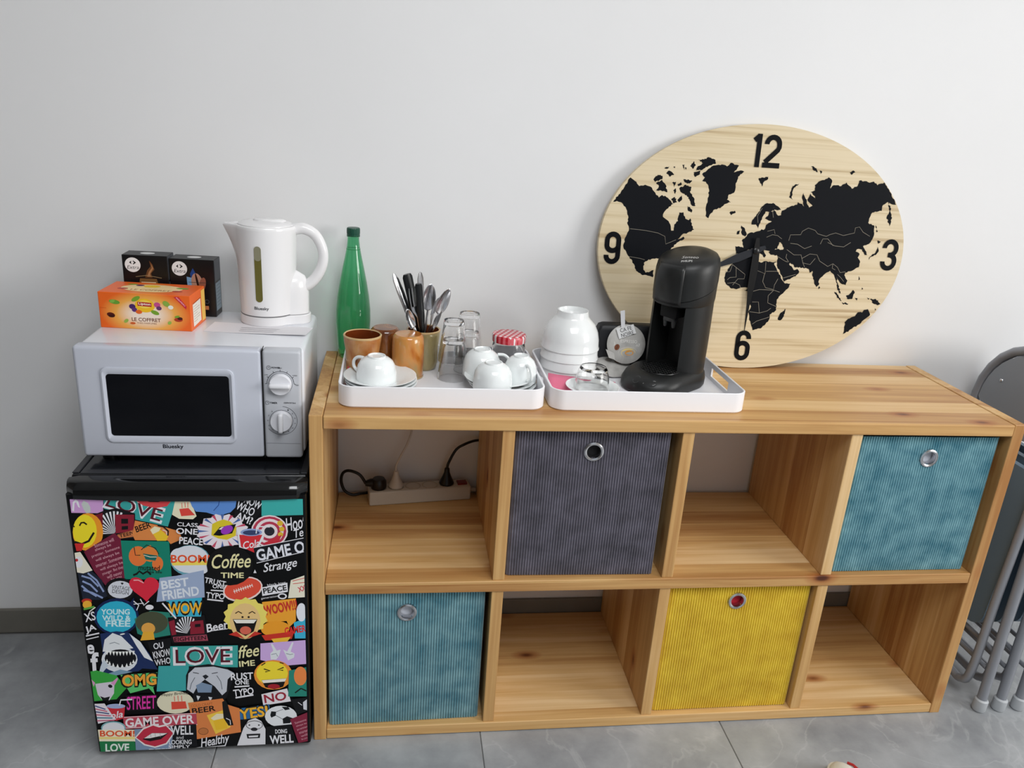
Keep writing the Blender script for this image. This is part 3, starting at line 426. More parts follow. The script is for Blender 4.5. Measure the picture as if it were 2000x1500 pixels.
 ['young_sticker', [['p', '122250', [-1049, 3381, -1079, 3252, -1147, 3137, -1245, 3046, -1364, 2989, -1492, 2973, -1616, 2997, -1723, 3061, -1803, 3156, -1849, 3274, -1855, 3403, -1823, 3529, -1755, 3643, -1658, 3731, -1542, 3786, -1416, 3803, -1294, 3781, -1187, 3720, -1106, 3627, -1058, 3510]], ['p', '122250', [-1210, 3656, -1105, 3813, -1097, 3469]], ['p', '2fb2d2', [-1095, 3376, -1122, 3266, -1182, 3166, -1269, 3088, -1374, 3040, -1487, 3025, -1597, 3047, -1692, 3101, -1763, 3183, -1804, 3285, -1811, 3396, -1782, 3505, -1722, 3602, -1637, 3679, -1533, 3726, -1422, 3741, -1314, 3721, -1219, 3669, -1146, 3588, -1104, 3487]], ['t', 'cfeef4', 'YOUNG', [-1462, 3502, 257, -7, 6, 63], 0.06, 0], ['t', 'cfeef4', 'WILD &', [-1456, 3363, 257, -7, 5, 58], 0.06, 0], ['t', 'cfeef4', 'FREE', [-1440, 3235, 221, -7, 6, 69], 0.06, 0]]],
 ['burger_sticker', [['p', 'c03426', [-1857, 3751, -1863, 3734, -1877, 3718, -1899, 3706, -1925, 3699, -1953, 3697, -1980, 3700, -2005, 3709, -2023, 3722, -2034, 3738, -2037, 3755, -2031, 3773, -2016, 3788, -1995, 3800, -1969, 3808, -1941, 3810, -1914, 3806, -1889, 3798, -1871, 3785, -1860, 3769]], ['p', 'eeb23a', [-1865, 3672, -1872, 3644, -1886, 3619, -1906, 3599, -1930, 3587, -1955, 3583, -1980, 3588, -2001, 3601, -2017, 3622, -2026, 3648, -2027, 3676, -2020, 3704, -2006, 3729, -1986, 3748, -1962, 3761, -1937, 3764, -1912, 3759, -1891, 3746, -1875, 3726, -1866, 3700]], ['s', '5ca846', [-2018, 3551, -1822, 3603, -1826, 3647, -2022, 3595]], ['s', 'e8e8e0', [-1922, 3504, -1803, 3604, -1812, 3623, -1931, 3523]]]],
 ['lettering_sticker', [['t', 'e8e8ee', 'XS', [-1928, 3404, 97, 27, -9, 97], 0.04, 0], ['t', 'e8e8ee', 'JA', [-1938, 3124, 101, 38, -13, 86], 0.05, 0], ['s', 'e8e8ee', [-2059, 2955, -1796, 3014, -1798, 3045, -2061, 2986]], ['s', 'e8e8ee', [-2050, 2879, -1812, 2940, -1814, 2962, -2051, 2901]], ['t', 'e8e8ee', 'e', [-1992, 2664, 72, -2, 11, 109], 0.06, 0], ['t', 'e8e8ee', 'f', [-1942, 2369, 77, 4, 10, 219], 0.08, 0]]],
 ['hat_sticker', [['p', '2a8474', [-1135, 3338, -834, 3509, -406, 3453, -459, 2954, -884, 2876, -1110, 2997]], ['p', '4a503c', [-530, 3235, -551, 3157, -598, 3087, -669, 3033, -755, 2999, -848, 2989, -939, 3005, -1019, 3043, -1080, 3102, -1116, 3173, -1124, 3252, -1103, 3329, -1056, 3398, -986, 3452, -901, 3485, -809, 3495, -718, 3481, -638, 3443, -577, 3385, -539, 3314]], ['p', 'e6a84e', [-776, 3101, -785, 3059, -806, 3022, -837, 2992, -873, 2974, -913, 2968, -952, 2976, -985, 2997, -1011, 3028, -1026, 3066, -1028, 3109, -1019, 3151, -998, 3188, -968, 3217, -931, 3235, -892, 3241, -853, 3233, -819, 3213, -794, 3182, -779, 3144]], ['p', 'ecb038', [-1069, 2836, -998, 3040, -817, 3034, -804, 2850]]]],
 ['know_sticker', [['p', '0e0e12', [-944, 2809, -500, 2887, -548, 2210, -841, 2245]], ['t', 'e8e8ee', 'OU', [-748, 2705, 92, 17, -4, 71], 0.03, 0], ['t', 'e8e8ee', 'KNOW', [-701, 2517, 160, 37, -8, 83], 0.03, 0], ['t', 'e8e8ee', 'WHO', [-697, 2329, 148, 28, -4, 72], 0.03, 0]]],
 ['eighteen_sticker', [['p', '121014', [-530, 3349, 151, 3390, 192, 2770, -496, 2768]], ['p', 'e8e8ee', [-197, 2974, -429, 3027, -420, 3075]], ['p', 'e8e8ee', [-197, 2974, -409, 3122, -394, 3166]], ['p', 'e8e8ee', [-197, 2974, -376, 3208, -356, 3245]], ['p', 'e8e8ee', [-197, 2974, -333, 3279, -309, 3308]], ['p', 'e8e8ee', [-197, 2974, -282, 3333, -255, 3352]], ['p', 'e8e8ee', [-197, 2974, -227, 3365, -198, 3373]], ['p', 'e8e8ee', [-197, 2974, -169, 3375, -141, 3371]], ['p', 'e8e8ee', [-197, 2974, -113, 3360, -87, 3345]], ['p', 'e8e8ee', [-197, 2974, -62, 3323, -39, 3297]], ['p', '8c2234', [-518, 3255, -411, 3299, -397, 2956, -484, 2935]], ['p', '8c2234', [-123, 3244, 116, 3273, 126, 2964, -141, 2948]], ['p', '121014', [-41, 3183, 63, 3192, 59, 3121, -46, 3112]], ['p', 'a4485a', [-467, 2899, 163, 2939, 184, 2794, -447, 2779]], ['t', '2a0c14', 'EIGHTEEN', [-147, 2853, 296, 16, 0, 48], 0.05, 0]]],
 ['wol_sticker', [['p', '3eb4d4', [-530, 3732, 127, 3786, 83, 3356, -463, 3371]], ['t', '141414', 'WOW', [-197, 3550, 348, 7, 6, 168], 0.14, 0], ['t', 'f2b432', 'WOW', [-197, 3550, 310, 6, 4, 122], 0.06, 0]]],
 ['beer_word_sticker', [['t', 'e8e8ee', 'Beer', [372, 3125, 207, 48, -11, 95], 0.04, 0.1], ['s', 'e8e8ee', [209, 3006, 564, 3053, 563, 3069, 209, 3022]]]],
 ['laughing_face_sticker', [['p', 'f0e070', [1286, 3324, 1323, 3222, 1243, 3152, 1234, 3042, 1133, 3016, 1081, 2920, 979, 2943, 893, 2880, 813, 2948, 710, 2931, 666, 3030, 569, 3062, 569, 3171, 496, 3245, 541, 3344, 506, 3444, 586, 3513, 596, 3620, 695, 3647, 747, 3740, 846, 3718, 930, 3779, 1010, 3715, 1111, 3731, 1156, 3636, 1253, 3605, 1254, 3496, 1329, 3423]], ['p', 'ecc887', [1188, 3219, 1169, 3091, 1123, 2975, 1055, 2883, 972, 2826, 881, 2808, 791, 2832, 713, 2894, 653, 2989, 618, 3107, 610, 3236, 630, 3363, 676, 3477, 743, 3566, 826, 3622, 915, 3640, 1003, 3618, 1081, 3557, 1141, 3465, 1178, 3348]], ['p', '161010', [670, 3281, 1131, 3269, 1053, 2984, 893, 2880, 733, 2993]], ['p', 'f2eee6', [679, 3269, 1121, 3257, 1060, 3175, 732, 3185]], ['p', 'dc6a56', [1005, 3009, 999, 2980, 983, 2953, 958, 2933, 928, 2920, 895, 2916, 862, 2922, 833, 2937, 810, 2959, 796, 2986, 792, 3016, 799, 3045, 815, 3071, 839, 3092, 870, 3104, 903, 3108, 935, 3102, 964, 3088, 987, 3066, 1001, 3039]], ['s', '3a2614', [728, 3400, 782, 3444, 843, 3396, 853, 3417, 783, 3467, 718, 3420]], ['s', '3a2614', [977, 3393, 1041, 3437, 1092, 3390, 1103, 3410, 1042, 3460, 968, 3414]], ['p', '2a1812', [875, 3323, 874, 3316, 870, 3309, 865, 3304, 859, 3301, 853, 3300, 846, 3301, 841, 3305, 836, 3310, 833, 3317, 833, 3324, 834, 3331, 837, 3338, 842, 3343, 848, 3346, 855, 3347, 861, 3346, 867, 3342, 872, 3337, 874, 3330]], ['p', '2a1812', [990, 3320, 989, 3313, 986, 3306, 981, 3301, 975, 3298, 968, 3297, 962, 3298, 956, 3302, 952, 3307, 949, 3314, 948, 3321, 949, 3328, 953, 3335, 958, 3340, 964, 3343, 970, 3344, 977, 3343, 982, 3339, 987, 3334, 990, 3327]], ['p', 'c8362c', [576, 2926, 724, 2994, 871, 2820]], ['p', 'c8362c', [910, 2819, 1072, 2983, 1207, 2931]]]],
 ['love_banner_sticker', [['p', '41a8a2', [-530, 2686, 738, 2667, 715, 2139, -562, 2226]], ['t', 'e6e6ec', 'LOVE', [67, 2435, 563, -8, 10, 224], 0.1, 0], ['t', '5a1626', 'LOVE', [67, 2435, 514, -8, 7, 164], 0.02, 0]]],
 ['coffee_sticker', [['t', 'e9e3ae', 'ffee', [934, 2523, 203, 29, -10, 147], 0.02, 0.3], ['t', 'e9e3ae', 'IME', [894, 2227, 152, 11, -2, 69], 0.05, 0]]],
 ['two_hands_sticker', [['p', 'cfaee4', [1168, 2697, 2038, 2747, 2042, 2171, 1630, 2145, 1154, 2301]], ['p', 'dfe4ea', [1350, 2449, 1410, 2518, 1367, 2674, 1396, 2685, 1476, 2516, 1554, 2537, 1521, 2395, 1461, 2301, 1355, 2305]], ['p', 'dfe4ea', [1601, 2536, 1677, 2485, 1778, 2708, 1807, 2695, 1744, 2483, 1820, 2432, 1808, 2337, 1691, 2269]], ['s', '6a7280', [1369, 2419, 1463, 2439, 1487, 2370, 1496, 2375, 1466, 2451, 1368, 2430]], ['s', '6a7280', [1655, 2432, 1732, 2406, 1792, 2415, 1790, 2427, 1733, 2417, 1658, 2444]]]],
 ['laughing_sticker', [['p', 'f0983a', [1770, 1913, 1749, 1801, 1692, 1700, 1606, 1622, 1498, 1574, 1381, 1561, 1264, 1584, 1160, 1641, 1080, 1726, 1030, 1831, 1016, 1944, 1039, 2056, 1096, 2154, 1181, 2231, 1287, 2278, 1403, 2291, 1518, 2270, 1621, 2214, 1703, 2131, 1754, 2027]], ['p', 'f5de3a', [1679, 1954, 1662, 1862, 1616, 1781, 1545, 1717, 1457, 1678, 1360, 1668, 1265, 1687, 1180, 1733, 1114, 1802, 1074, 1887, 1062, 1979, 1080, 2069, 1127, 2150, 1197, 2212, 1284, 2250, 1379, 2261, 1473, 2243, 1558, 2198, 1625, 2130, 1666, 2046]], ['p', '14100e', [1156, 1809, 1645, 1833, 1578, 1626, 1400, 1567, 1227, 1629]], ['p', 'f2efe8', [1160, 1804, 1645, 1828, 1616, 1755, 1192, 1734]], ['p', 'a8202c', [1513, 1637, 1507, 1618, 1489, 1603, 1462, 1591, 1428, 1584, 1391, 1583, 1354, 1587, 1320, 1597, 1294, 1611, 1278, 1628, 1272, 1647, 1279, 1665, 1296, 1681, 1323, 1693, 1357, 1700, 1395, 1701, 1432, 1696, 1465, 1687, 1491, 1672, 1508, 1655]], ['s', '241a10', [1210, 2069, 1327, 2023, 1238, 2021, 1241, 1995, 1347, 2034, 1217, 2094]], ['s', '241a10', [1596, 2116, 1462, 2050, 1587, 2017, 1589, 2044, 1483, 2045, 1603, 2090]], ['s', '241a10', [1173, 2158, 1252, 2215, 1242, 2236, 1164, 2178]], ['s', '241a10', [1523, 2215, 1600, 2188, 1605, 2211, 1529, 2238]]]],
 ['shark_sticker', [['p', '1d2f5e', [-1780, 3018, -1481, 3066, -1251, 3024, -1054, 2789, -929, 2530, -802, 2149, -1085, 2184, -1165, 2116, -1679, 2089, -1919, 1957, -1773, 2537]], ['p', 'dfe4ea', [-1156, 2398, -1180, 2306, -1234, 2224, -1313, 2161, -1409, 2121, -1513, 2111, -1614, 2130, -1702, 2176, -1769, 2245, -1807, 2330, -1814, 2422, -1790, 2513, -1735, 2594, -1657, 2656, -1562, 2695, -1460, 2706, -1360, 2688, -1272, 2643, -1204, 2575, -1164, 2491]], ['p', 'e6eaee', [-1713, 2879, -1556, 3029, -1402, 2949, -1210, 2668, -1524, 2597, -1775, 2606]], ['p', '0d0d12', [-1175, 2427, -1195, 2361, -1242, 2303, -1310, 2257, -1394, 2230, -1485, 2223, -1574, 2237, -1652, 2271, -1711, 2320, -1746, 2382, -1754, 2448, -1734, 2513, -1687, 2571, -1619, 2616, -1536, 2643, -1447, 2650, -1358, 2637, -1280, 2604, -1220, 2554, -1184, 2494]], ['p', 'c8d4e0', [-1923, 1981, -1845, 2260, -1775, 2421, -1698, 2278]], ['p', 'e8ecf0', [-1253, 3002, -1071, 2813, -871, 2341, -1028, 2440, -1151, 2723]], ['p', 'f4f6f4', [-1719, 2623, -1666, 2621, -1699, 2520]], ['p', 'f4f6f4', [-1661, 2614, -1607, 2612, -1640, 2511]], ['p', 'f4f6f4', [-1602, 2605, -1548, 2604, -1581, 2503]], ['p', 'f4f6f4', [-1543, 2599, -1489, 2597, -1522, 2497]], ['p', 'f4f6f4', [-1484, 2596, -1430, 2594, -1462, 2493]], ['p', 'f4f6f4', [-1424, 2596, -1370, 2594, -1403, 2493]], ['p', 'f4f6f4', [-1364, 2598, -1310, 2596, -1342, 2495]], ['p', 'f4f6f4', [-1304, 2602, -1250, 2600, -1282, 2499]], ['p', 'f4f6f4', [-1244, 2607, -1189, 2605, -1222, 2504]], ['p', 'f4f6f4', [-1745, 2352, -1695, 2350, -1712, 2434]], ['p', 'f4f6f4', [-1703, 2297, -1652, 2295, -1670, 2380]], ['p', 'f4f6f4', [-1640, 2255, -1589, 2253, -1607, 2338]], ['p', 'f4f6f4', [-1562, 2230, -1511, 2228, -1529, 2313]], ['p', 'f4f6f4', [-1477, 2224, -1426, 2222, -1444, 2307]], ['p', 'f4f6f4', [-1393, 2239, -1342, 2237, -1360, 2322]], ['p', 'f4f6f4', [-1319, 2272, -1268, 2270, -1287, 2355]], ['p', 'f4f6f4', [-1262, 2321, -1211, 2319, -1230, 2404]], ['p', 'f0f2f2', [-1333, 3008, -1335, 3002, -1341, 2997, -1351, 2991, -1364, 2987, -1379, 2983, -1393, 2981, -1406, 2981, -1417, 2982, -1424, 2986, -1426, 2990, -1424, 2995, -1418, 3001, -1408, 3006, -1395, 3011, -1380, 3015, -1366, 3017, -1353, 3017, -1342, 3015, -1335, 3012]], ['s', '5a6474', [-1631, 2780, -1540, 2811, -1456, 2763, -1452, 2773, -1539, 2822, -1633, 2791]], ['p', '7ea0b8', [-1716, 2091, -1489, 2176, -1275, 2108, -1575, 2038]]]],
 ['dog_sticker', [['p', '3aa744', [-2054, 2151, -1926, 2170, -1575, 2038, -1419, 1721, -1627, 1465, -2053, 1436]], ['p', 'd8d2e0', [-1984, 1853, -1624, 1897, -1659, 1611, -1758, 1447, -1887, 1448, -1961, 1589]], ['p', 'dc98c8', [-2064, 1963, -1982, 1877, -2019, 1783]], ['p', 'dc98c8', [-1701, 1853, -1561, 1990, -1556, 1942, -1633, 1802]], ['p', '141418', [-1922, 1556, -1844, 1511, -1740, 1538, -1776, 1447, -1887, 1448]], ['p', '141418', [-1677, 1767, -1683, 1756, -1692, 1749, -1703, 1745, -1715, 1745, -1727, 1749, -1738, 1757, -1746, 1768, -1750, 1780, -1752, 1793, -1749, 1806, -1743, 1817, -1734, 1824, -1723, 1828, -1711, 1828, -1699, 1824, -1688, 1816, -1680, 1805, -1675, 1793, -1674, 1779]]]],
 ['omg_sticker', [['p', '5fc873', [-1501, 2046, -813, 2083, -829, 1791, -918, 1723, -899, 1540, -998, 1702, -1356, 1598, -1417, 1745]], ['t', '141a14', 'OMG', [-1163, 1911, 352, 9, 7, 178], 0.14, 0], ['t', 'f2a63c', 'OMG', [-1163, 1911, 320, 8, 6, 140], 0.08, 0]]],
 ['teal_patch_sticker', [['p', '3fa8aa', [-778, 2231, -212, 2221, -251, 1616, -861, 1619]]]],
 ['graffiti_sticker', [['p', '0c0a0e', [-1443, 1553, -848, 1550, -877, 1159, -1468, 1164]], ['t', 'e03aa8', 'STREET', [-1168, 1358, 282, 6, 7, 164], 0.03, 0.1]]],
 ['birthday_sticker', [['p', 'e6e0c4', [-175, 1321, -198, 1235, -253, 1159, -335, 1100, -436, 1065, -547, 1057, -655, 1076, -750, 1121, -823, 1187, -867, 1267, -877, 1354, -854, 1439, -798, 1514, -717, 1571, -617, 1606, -508, 1615, -401, 1596, -306, 1553, -232, 1488, -187, 1408]], ['p', 'e0513e', [-604, 1354, -330, 1353, -312, 1174, -608, 1162]], ['s', 'e0513e', [-543, 1489, -542, 1363, -529, 1364, -530, 1491]], ['s', 'e0513e', [-474, 1499, -473, 1359, -461, 1360, -461, 1500]], ['s', 'e0513e', [-406, 1496, -405, 1356, -392, 1357, -393, 1497]], ['t', '2a2620', 'Happy Birthday', [-513, 1539, 263, 18, 0, 44], 0.02, 0.2]]],
 ['bulldog_sticker', [['p', '101218', [-281, 1985, -193, 2196, 166, 2242, 501, 2146, 665, 1995, 465, 1417, 403, 1320, -172, 1323, -178, 1520, -304, 1623]], ['p', 'c8ccd6', [-231, 2031, -101, 2169, 257, 2179, 517, 2097, 637, 2008, 506, 1856, 472, 1564, 381, 1470, 250, 1696, 70, 1874, -71, 1735, -168, 1539, -284, 1647]], ['p', '7e94b0', [-108, 1736, 9, 1804, 204, 1723, 175, 1548, -81, 1560]], ['p', '22262e', [28, 1960, 96, 1994, 149, 1943, 79, 1874]], ['s', '22262e', [-147, 2043, -36, 2015, -33, 2031, -144, 2060]], ['s', '22262e', [211, 2005, 325, 2024, 324, 2041, 209, 2021]], ['s', '4a505c', [297, 1957, 365, 1811, 383, 1616, 394, 1618, 376, 1815, 307, 1965]], ['s', '4a505c', [-120, 1934, -195, 1791, -233, 1646, -222, 1642, -185, 1785, -111, 1926]], ['p', 'd8dce2', [-114, 1488, -39, 1464, -93, 1356]], ['p', 'd8dce2', [112, 1445, 188, 1429, 143, 1320]]]],
 ['typo_word_sticker', [['t', 'e8e8ee', 'RUST', [785, 1922, 216, 5, 1, 87], 0.05, 0], ['t', 'e8e8ee', 'ONE', [779, 1776, 135, 3, 0, 61], 0.05, 0], ['s', 'e8e8ee', [631, 1650, 920, 1662, 919, 1697, 630, 1685]], ['t', 'e8e8ee', 'TYPO', [798, 1535, 197, 26, -6, 88], 0.05, 0], ['s', 'e8e8ee', [639, 1377, 990, 1435, 986, 1474, 636, 1416]]]],
 ['no_sticker', [['p', 'e8e4ea', [1144, 1460, 1655, 1586, 1721, 1258, 1173, 1179]], ['t', '9c2438', 'NO', [1414, 1373, 219, 34, -10, 108], 0.05, 0]]],
 ['orange_fish_sticker', [['p', '2a8878', [1704, 2026, 2056, 2097, 2054, 1368, 1669, 1381]], ['p', 'ee8a4a', [2054, 1877, 2047, 1805, 2027, 1741, 1998, 1690, 1961, 1658, 1921, 1649, 1881, 1662, 1846, 1697, 1818, 1750, 1801, 1816, 1797, 1888, 1804, 1959, 1824, 2023, 1854, 2073, 1890, 2105, 1930, 2114, 1969, 2102, 2005, 2067, 2032, 2015, 2049, 1950]], ['s', '1a201c', [1817, 1453, 1931, 1556, 2030, 1491, 2042, 1522, 1927, 1591, 1801, 1481]]]],
 ['cat_sticker', [['p', '0f1014', [1727, 1308, 2043, 1344, 2038, 990, 1836, 898]], ['p', 'd8dce4', [1962, 1222, 2043, 1293, 2038, 1015, 1969, 1044]], ['s', 'e8e8ee', [1859, 1221, 1937, 1141, 1945, 1153, 1867, 1232]]]],
 ['yes_sticker', [['p', '2f6fa8', [664, 1121, 1291, 1208, 1305, 887, 710, 841]], ['t', '1a1a1c', 'YES!', [971, 1005, 312, 41, -12, 169], 0.12, 0], ['t', 'f4b838', 'YES!', [971, 1005, 288, 38, -10, 135], 0.06, 0]]],
 ['monster_sticker', [['p', 'e4e4ea', [615, 108, 759, 622, 866, 815, 1005, 869, 1120, 782, 1196, 573, 1181, 127]], ['p', '24242a', [1148, 678, 1138, 642, 1113, 611, 1075, 586, 1027, 572, 974, 569, 922, 578, 875, 597, 839, 625, 816, 659, 810, 696, 819, 732, 845, 763, 883, 787, 931, 801, 983, 804, 1035, 796, 1081, 777, 1118, 749, 1141, 715]], ['p', 'e4e4ea', [1136, 679, 1127, 647, 1104, 620, 1068, 599, 1024, 587, 975, 585, 926, 592, 883, 609, 849, 634, 828, 663, 821, 695, 830, 726, 854, 754, 889, 774, 934, 786, 982, 789, 1031, 781, 1074, 765, 1108, 740, 1129, 711]], ['p', '24242a', [898, 691, 897, 686, 894, 681, 890, 677, 885, 675, 880, 674, 874, 676, 869, 678, 866, 683, 863, 688, 863, 693, 864, 699, 866, 704, 870, 707, 876, 710, 881, 710, 886, 709, 891, 706, 895, 702, 897, 697]], ['p', '24242a', [1085, 681, 1084, 676, 1081, 671, 1077, 667, 1072, 665, 1066, 664, 1061, 666, 1056, 668, 1052, 673, 1050, 678, 1049, 683, 1050, 689, 1053, 694, 1057, 697, 1062, 700, 1068, 700, 1073, 699, 1078, 696, 1082, 692, 1084, 687]], ['p', '24242a', [1038, 576, 1034, 562, 1024, 550, 1009, 540, 990, 535, 969, 534, 948, 537, 930, 545, 915, 556, 906, 569, 904, 583, 907, 598, 917, 610, 933, 619, 951, 625, 972, 626, 993, 623, 1011, 615, 1026, 604, 1035, 591]], ['p', '18181c', [812, 465, 1089, 463, 1075, 347, 827, 348]], ['p', 'e4e4ea', [850, 417, 1048, 421, 1036, 375, 858, 375]]]],
 ['soccer_sticker', [['p', 'e8ebf0', [1836, 867, 1818, 783, 1771, 708, 1698, 650, 1607, 616, 1507, 607, 1408, 626, 1319, 671, 1251, 735, 1208, 814, 1195, 900, 1213, 984, 1261, 1057, 1333, 1114, 1423, 1148, 1522, 1157, 1620, 1139, 1708, 1096, 1778, 1032, 1822, 953]], ['p', '121318', [1302, 925, 1325, 1025, 1423, 1008, 1410, 907, 1320, 861]], ['p', '121318', [1535, 1129, 1663, 1122, 1701, 1057, 1602, 1037]], ['p', '121318', [1546, 823, 1637, 883, 1755, 825, 1693, 701, 1553, 695]], ['s', '5a5e68', [1408, 914, 1543, 805, 1549, 816, 1413, 925]], ['s', '5a5e68', [1424, 1002, 1564, 1058, 1561, 1070, 1421, 1014]]]],
 ['beer_mug_sticker', [['p', 'e0854a', [-286, 1316, 387, 1395, 457, 1243, 703, 1131, 706, 522, -171, 387]], ['t', '241812', 'BEER', [8, 1133, 230, 30, -3, 69], 0.05, 0], ['t', 'a85a30', 'COLD CRAFT', [-23, 1254, 210, 23, -1, 34], 0, 0], ['p', '7a4a2c', [69, 578, 63, 550, 47, 525, 24, 506, -5, 494, -36, 492, -67, 498, -95, 512, -116, 534, -128, 560, -132, 589, -125, 617, -109, 641, -86, 660, -57, 672, -26, 675, 5, 668, 32, 654, 53, 633, 66, 606]], ['p', 'c47844', [58, 578, 52, 554, 38, 533, 18, 517, -8, 507, -36, 504, -63, 510, -87, 522, -106, 541, -117, 564, -120, 588, -114, 612, -100, 633, -80, 650, -54, 660, -27, 662, 1, 657, 25, 644, 43, 626, 55, 603]], ['p', 'f6cc4a', [58, 988, 431, 1120, 506, 661, 205, 499]], ['p', 'f2c230', [168, 882, 403, 933, 447, 639, 220, 600]], ['p', 'f0e6c4', [130, 909, 252, 1016, 426, 1007, 421, 907, 185, 851]], ['p', '141416', [373, 1309, 443, 1356, 484, 1217, 567, 709, 469, 701, 381, 896]], ['s', 'e8e8ee', [426, 885, 498, 834, 502, 724, 517, 725, 512, 845, 434, 902]]]],
 ['game_over_sticker', [['p', 'c04a5c', [-1543, 1030, -141, 1062, -140, 750, -1542, 721]], ['s', 'f0dfe2', [-1526, 1009, -142, 1042, -142, 1057, -1525, 1024]], ['s', 'f0dfe2', [-1530, 739, -140, 755, -139, 771, -1529, 754]], ['t', 'f0e8ec', 'GAME OVER', [-853, 892, 661, 19, 3, 115], 0.06, 0]]],
 ['cola_can_sticker', [['p', 'cf3440', [-1865, 1286, -1473, 1316, -1529, 994, -1674, 940, -1746, 968]], ['p', 'a4b4dc', [-1475, 1292, -1485, 1274, -1512, 1259, -1552, 1248, -1602, 1242, -1656, 1242, -1710, 1247, -1758, 1258, -1796, 1273, -1819, 1290, -1826, 1309, -1816, 1326, -1789, 1341, -1750, 1352, -1700, 1358, -1646, 1359, -1592, 1353, -1543, 1343, -1506, 1328, -1482, 1310]], ['s', 'e8e8ee', [-1572, 1312, -1541, 1433, -1332, 1434, -1330, 1468, -1549, 1464, -1597, 1322]], ['t', 'e8e8ee', 'ola', [-1661, 1087, 121, 17, -1, 86], 0.03, 0.25]]],
 ['rays_sticker', [['p', 'e8e2ea', [-2050, 1376, -1856, 1378, -1736, 1079, -1671, 977, -2024, 884]], ['s', '40508c', [-2041, 1314, -1856, 1219, -1847, 1245, -2032, 1339]], ['s', 'c8607c', [-2040, 1240, -1827, 1164, -1820, 1190, -2033, 1266]], ['s', '3a4a80', [-2039, 1167, -1798, 1108, -1793, 1135, -2033, 1193]], ['s', 'c8607c', [-2038, 1093, -1769, 1052, -1765, 1079, -2034, 1120]], ['s', '2f7890', [-2037, 1019, -1740, 997, -1737, 1024, -2034, 1046]], ['s', 'c8607c', [-2037, 945, -1711, 941, -1710, 968, -2035, 972]]]],
 ['boom_strip_sticker', [['p', '7fb4bc', [-1513, 757, -1529, 708, -1566, 664, -1621, 631, -1688, 612, -1761, 608, -1832, 620, -1895, 646, -1943, 685, -1972, 732, -1979, 782, -1962, 831, -1925, 874, -1871, 907, -1804, 926, -1731, 930, -1660, 919, -1597, 893, -1549, 854, -1520, 808]], ['p', 'e4e6ec', [-1538, 746, -1552, 702, -1586, 663, -1635, 634, -1695, 616, -1761, 613, -1825, 623, -1881, 647, -1924, 682, -1950, 723, -1956, 768, -1941, 812, -1908, 851, -1859, 880, -1799, 897, -1734, 901, -1670, 890, -1614, 867, -1571, 833, -1544, 791]], ['p', 'f6ecd0', [-2048, 736, -1357, 699, -1345, 395, -2050, 435]], ['t', 'e4562c', 'BOOM!', [-1685, 619, 329, -19, 7, 77], 0.06, 0], ['p', 'f4e08a', [-2038, 553, -1363, 515, -1362, 459, -2038, 498]]]],
 ['green_love_sticker', [['p', '1f7a48', [-2049, 443, -1373, 404, -1366, 97, -2044, 169]], ['t', 'e6eee8', 'LOVE', [-1717, 261, 227, -8, 8, 104], 0.07, 0]]],
 ['best_sticker', [['p', '7f95b4', [-1353, 711, -633, 722, -561, 92, -1369, 102]], ['t', 'dfe6f0', 'BEST', [-886, 145, 231, -3, 2, 44], 0.06, 0]]],
 ['lips_sticker', [['p', 'efe6e6', [-1365, 497, -1194, 727, -988, 822, -878, 773, -742, 804, -596, 569, -760, 292, -996, 214, -1201, 292]], ['p', 'c43048', [-1337, 496, -1178, 696, -991, 787, -881, 731, -745, 761, -619, 570, -777, 324, -994, 249, -1180, 322]], ['p', '141012', [-1217, 446, -1024, 597, -710, 580, -865, 431, -1079, 387]], ['p', 'eceaea', [-1187, 470, -1025, 592, -730, 576, -820, 525, -1072, 468]], ['s', '9a9298', [-1057, 588, -1057, 497, -1049, 498, -1050, 589]], ['s', '9a9298', [-972, 584, -971, 492, -964, 493, -964, 584]], ['s', '9a9298', [-877, 578, -876, 487, -868, 488, -869, 579]]]],
 ['well_looking_sticker', [['p', '0e1016', [-596, 774, -159, 777, -173, 210, -679, 146]], ['t', 'e8e8ee', 'WELL', [-446, 636, 218, -7, 6, 117], 0.05, 0], ['t', 'e8e8ee', 'and', [-498, 455, 70, -3, 2, 39], 0, 0], ['t', 'e8e8ee', 'LOOKING', [-496, 335, 220, -7, 3, 60], 0.04, 0], ['t', 'e8e8ee', 'SIMPLY', [-524, 217, 210, -7, 2, 40], 0.04, 0], ['s', 'e8e8ee', [-193, 99, -113, 147, -38, 129, -32, 168, -116, 186, -204, 136]]]],
 ['healthy_sticker', [['t', 'e8e8ee', 'Healthy', [185, 307, 292, 57, -14, 152], 0.03, 0.35], ['s', 'e8e8ee', [-28, 138, 386, 179, 385, 205, -29, 164]]]],
 ['doing_well_sticker', [['p', '0c0c10', [1214, 636, 1712, 674, 1821, 161, 1197, 126]], ['t', 'e8e8ee', 'DOING', [1508, 502, 120, 1, -1, 56], 0.06, 0], ['t', 'e8e8ee', 'WELL', [1512, 296, 241, 8, -3, 112], 0.07, 0]]],
 ['quote_corner_sticker', [['p', '84263f', [1695, 803, 2057, 963, 2057, 213, 1852, 167]], ['t', 'dca8b4', 'Someone', [1903, 741, 115, 42, -6, 27], 0, 0], ['t', 'dca8b4', 'always be', [1921, 650, 106, 38, -6, 27], 0, 0], ['t', 'dca8b4', 'prettier', [1940, 558, 106, 39, -7, 28], 0, 0], ['t', 'dca8b4', 'smarter', [1958, 467, 87, 31, -6, 27], 0, 0], ['t', 'dca8b4', 'will', [1971, 375, 67, 24, -7, 27], 0, 0], ['t', 'dca8b4', 'be you', [1975, 283, 58, 21, -6, 28], 0, 0]]],
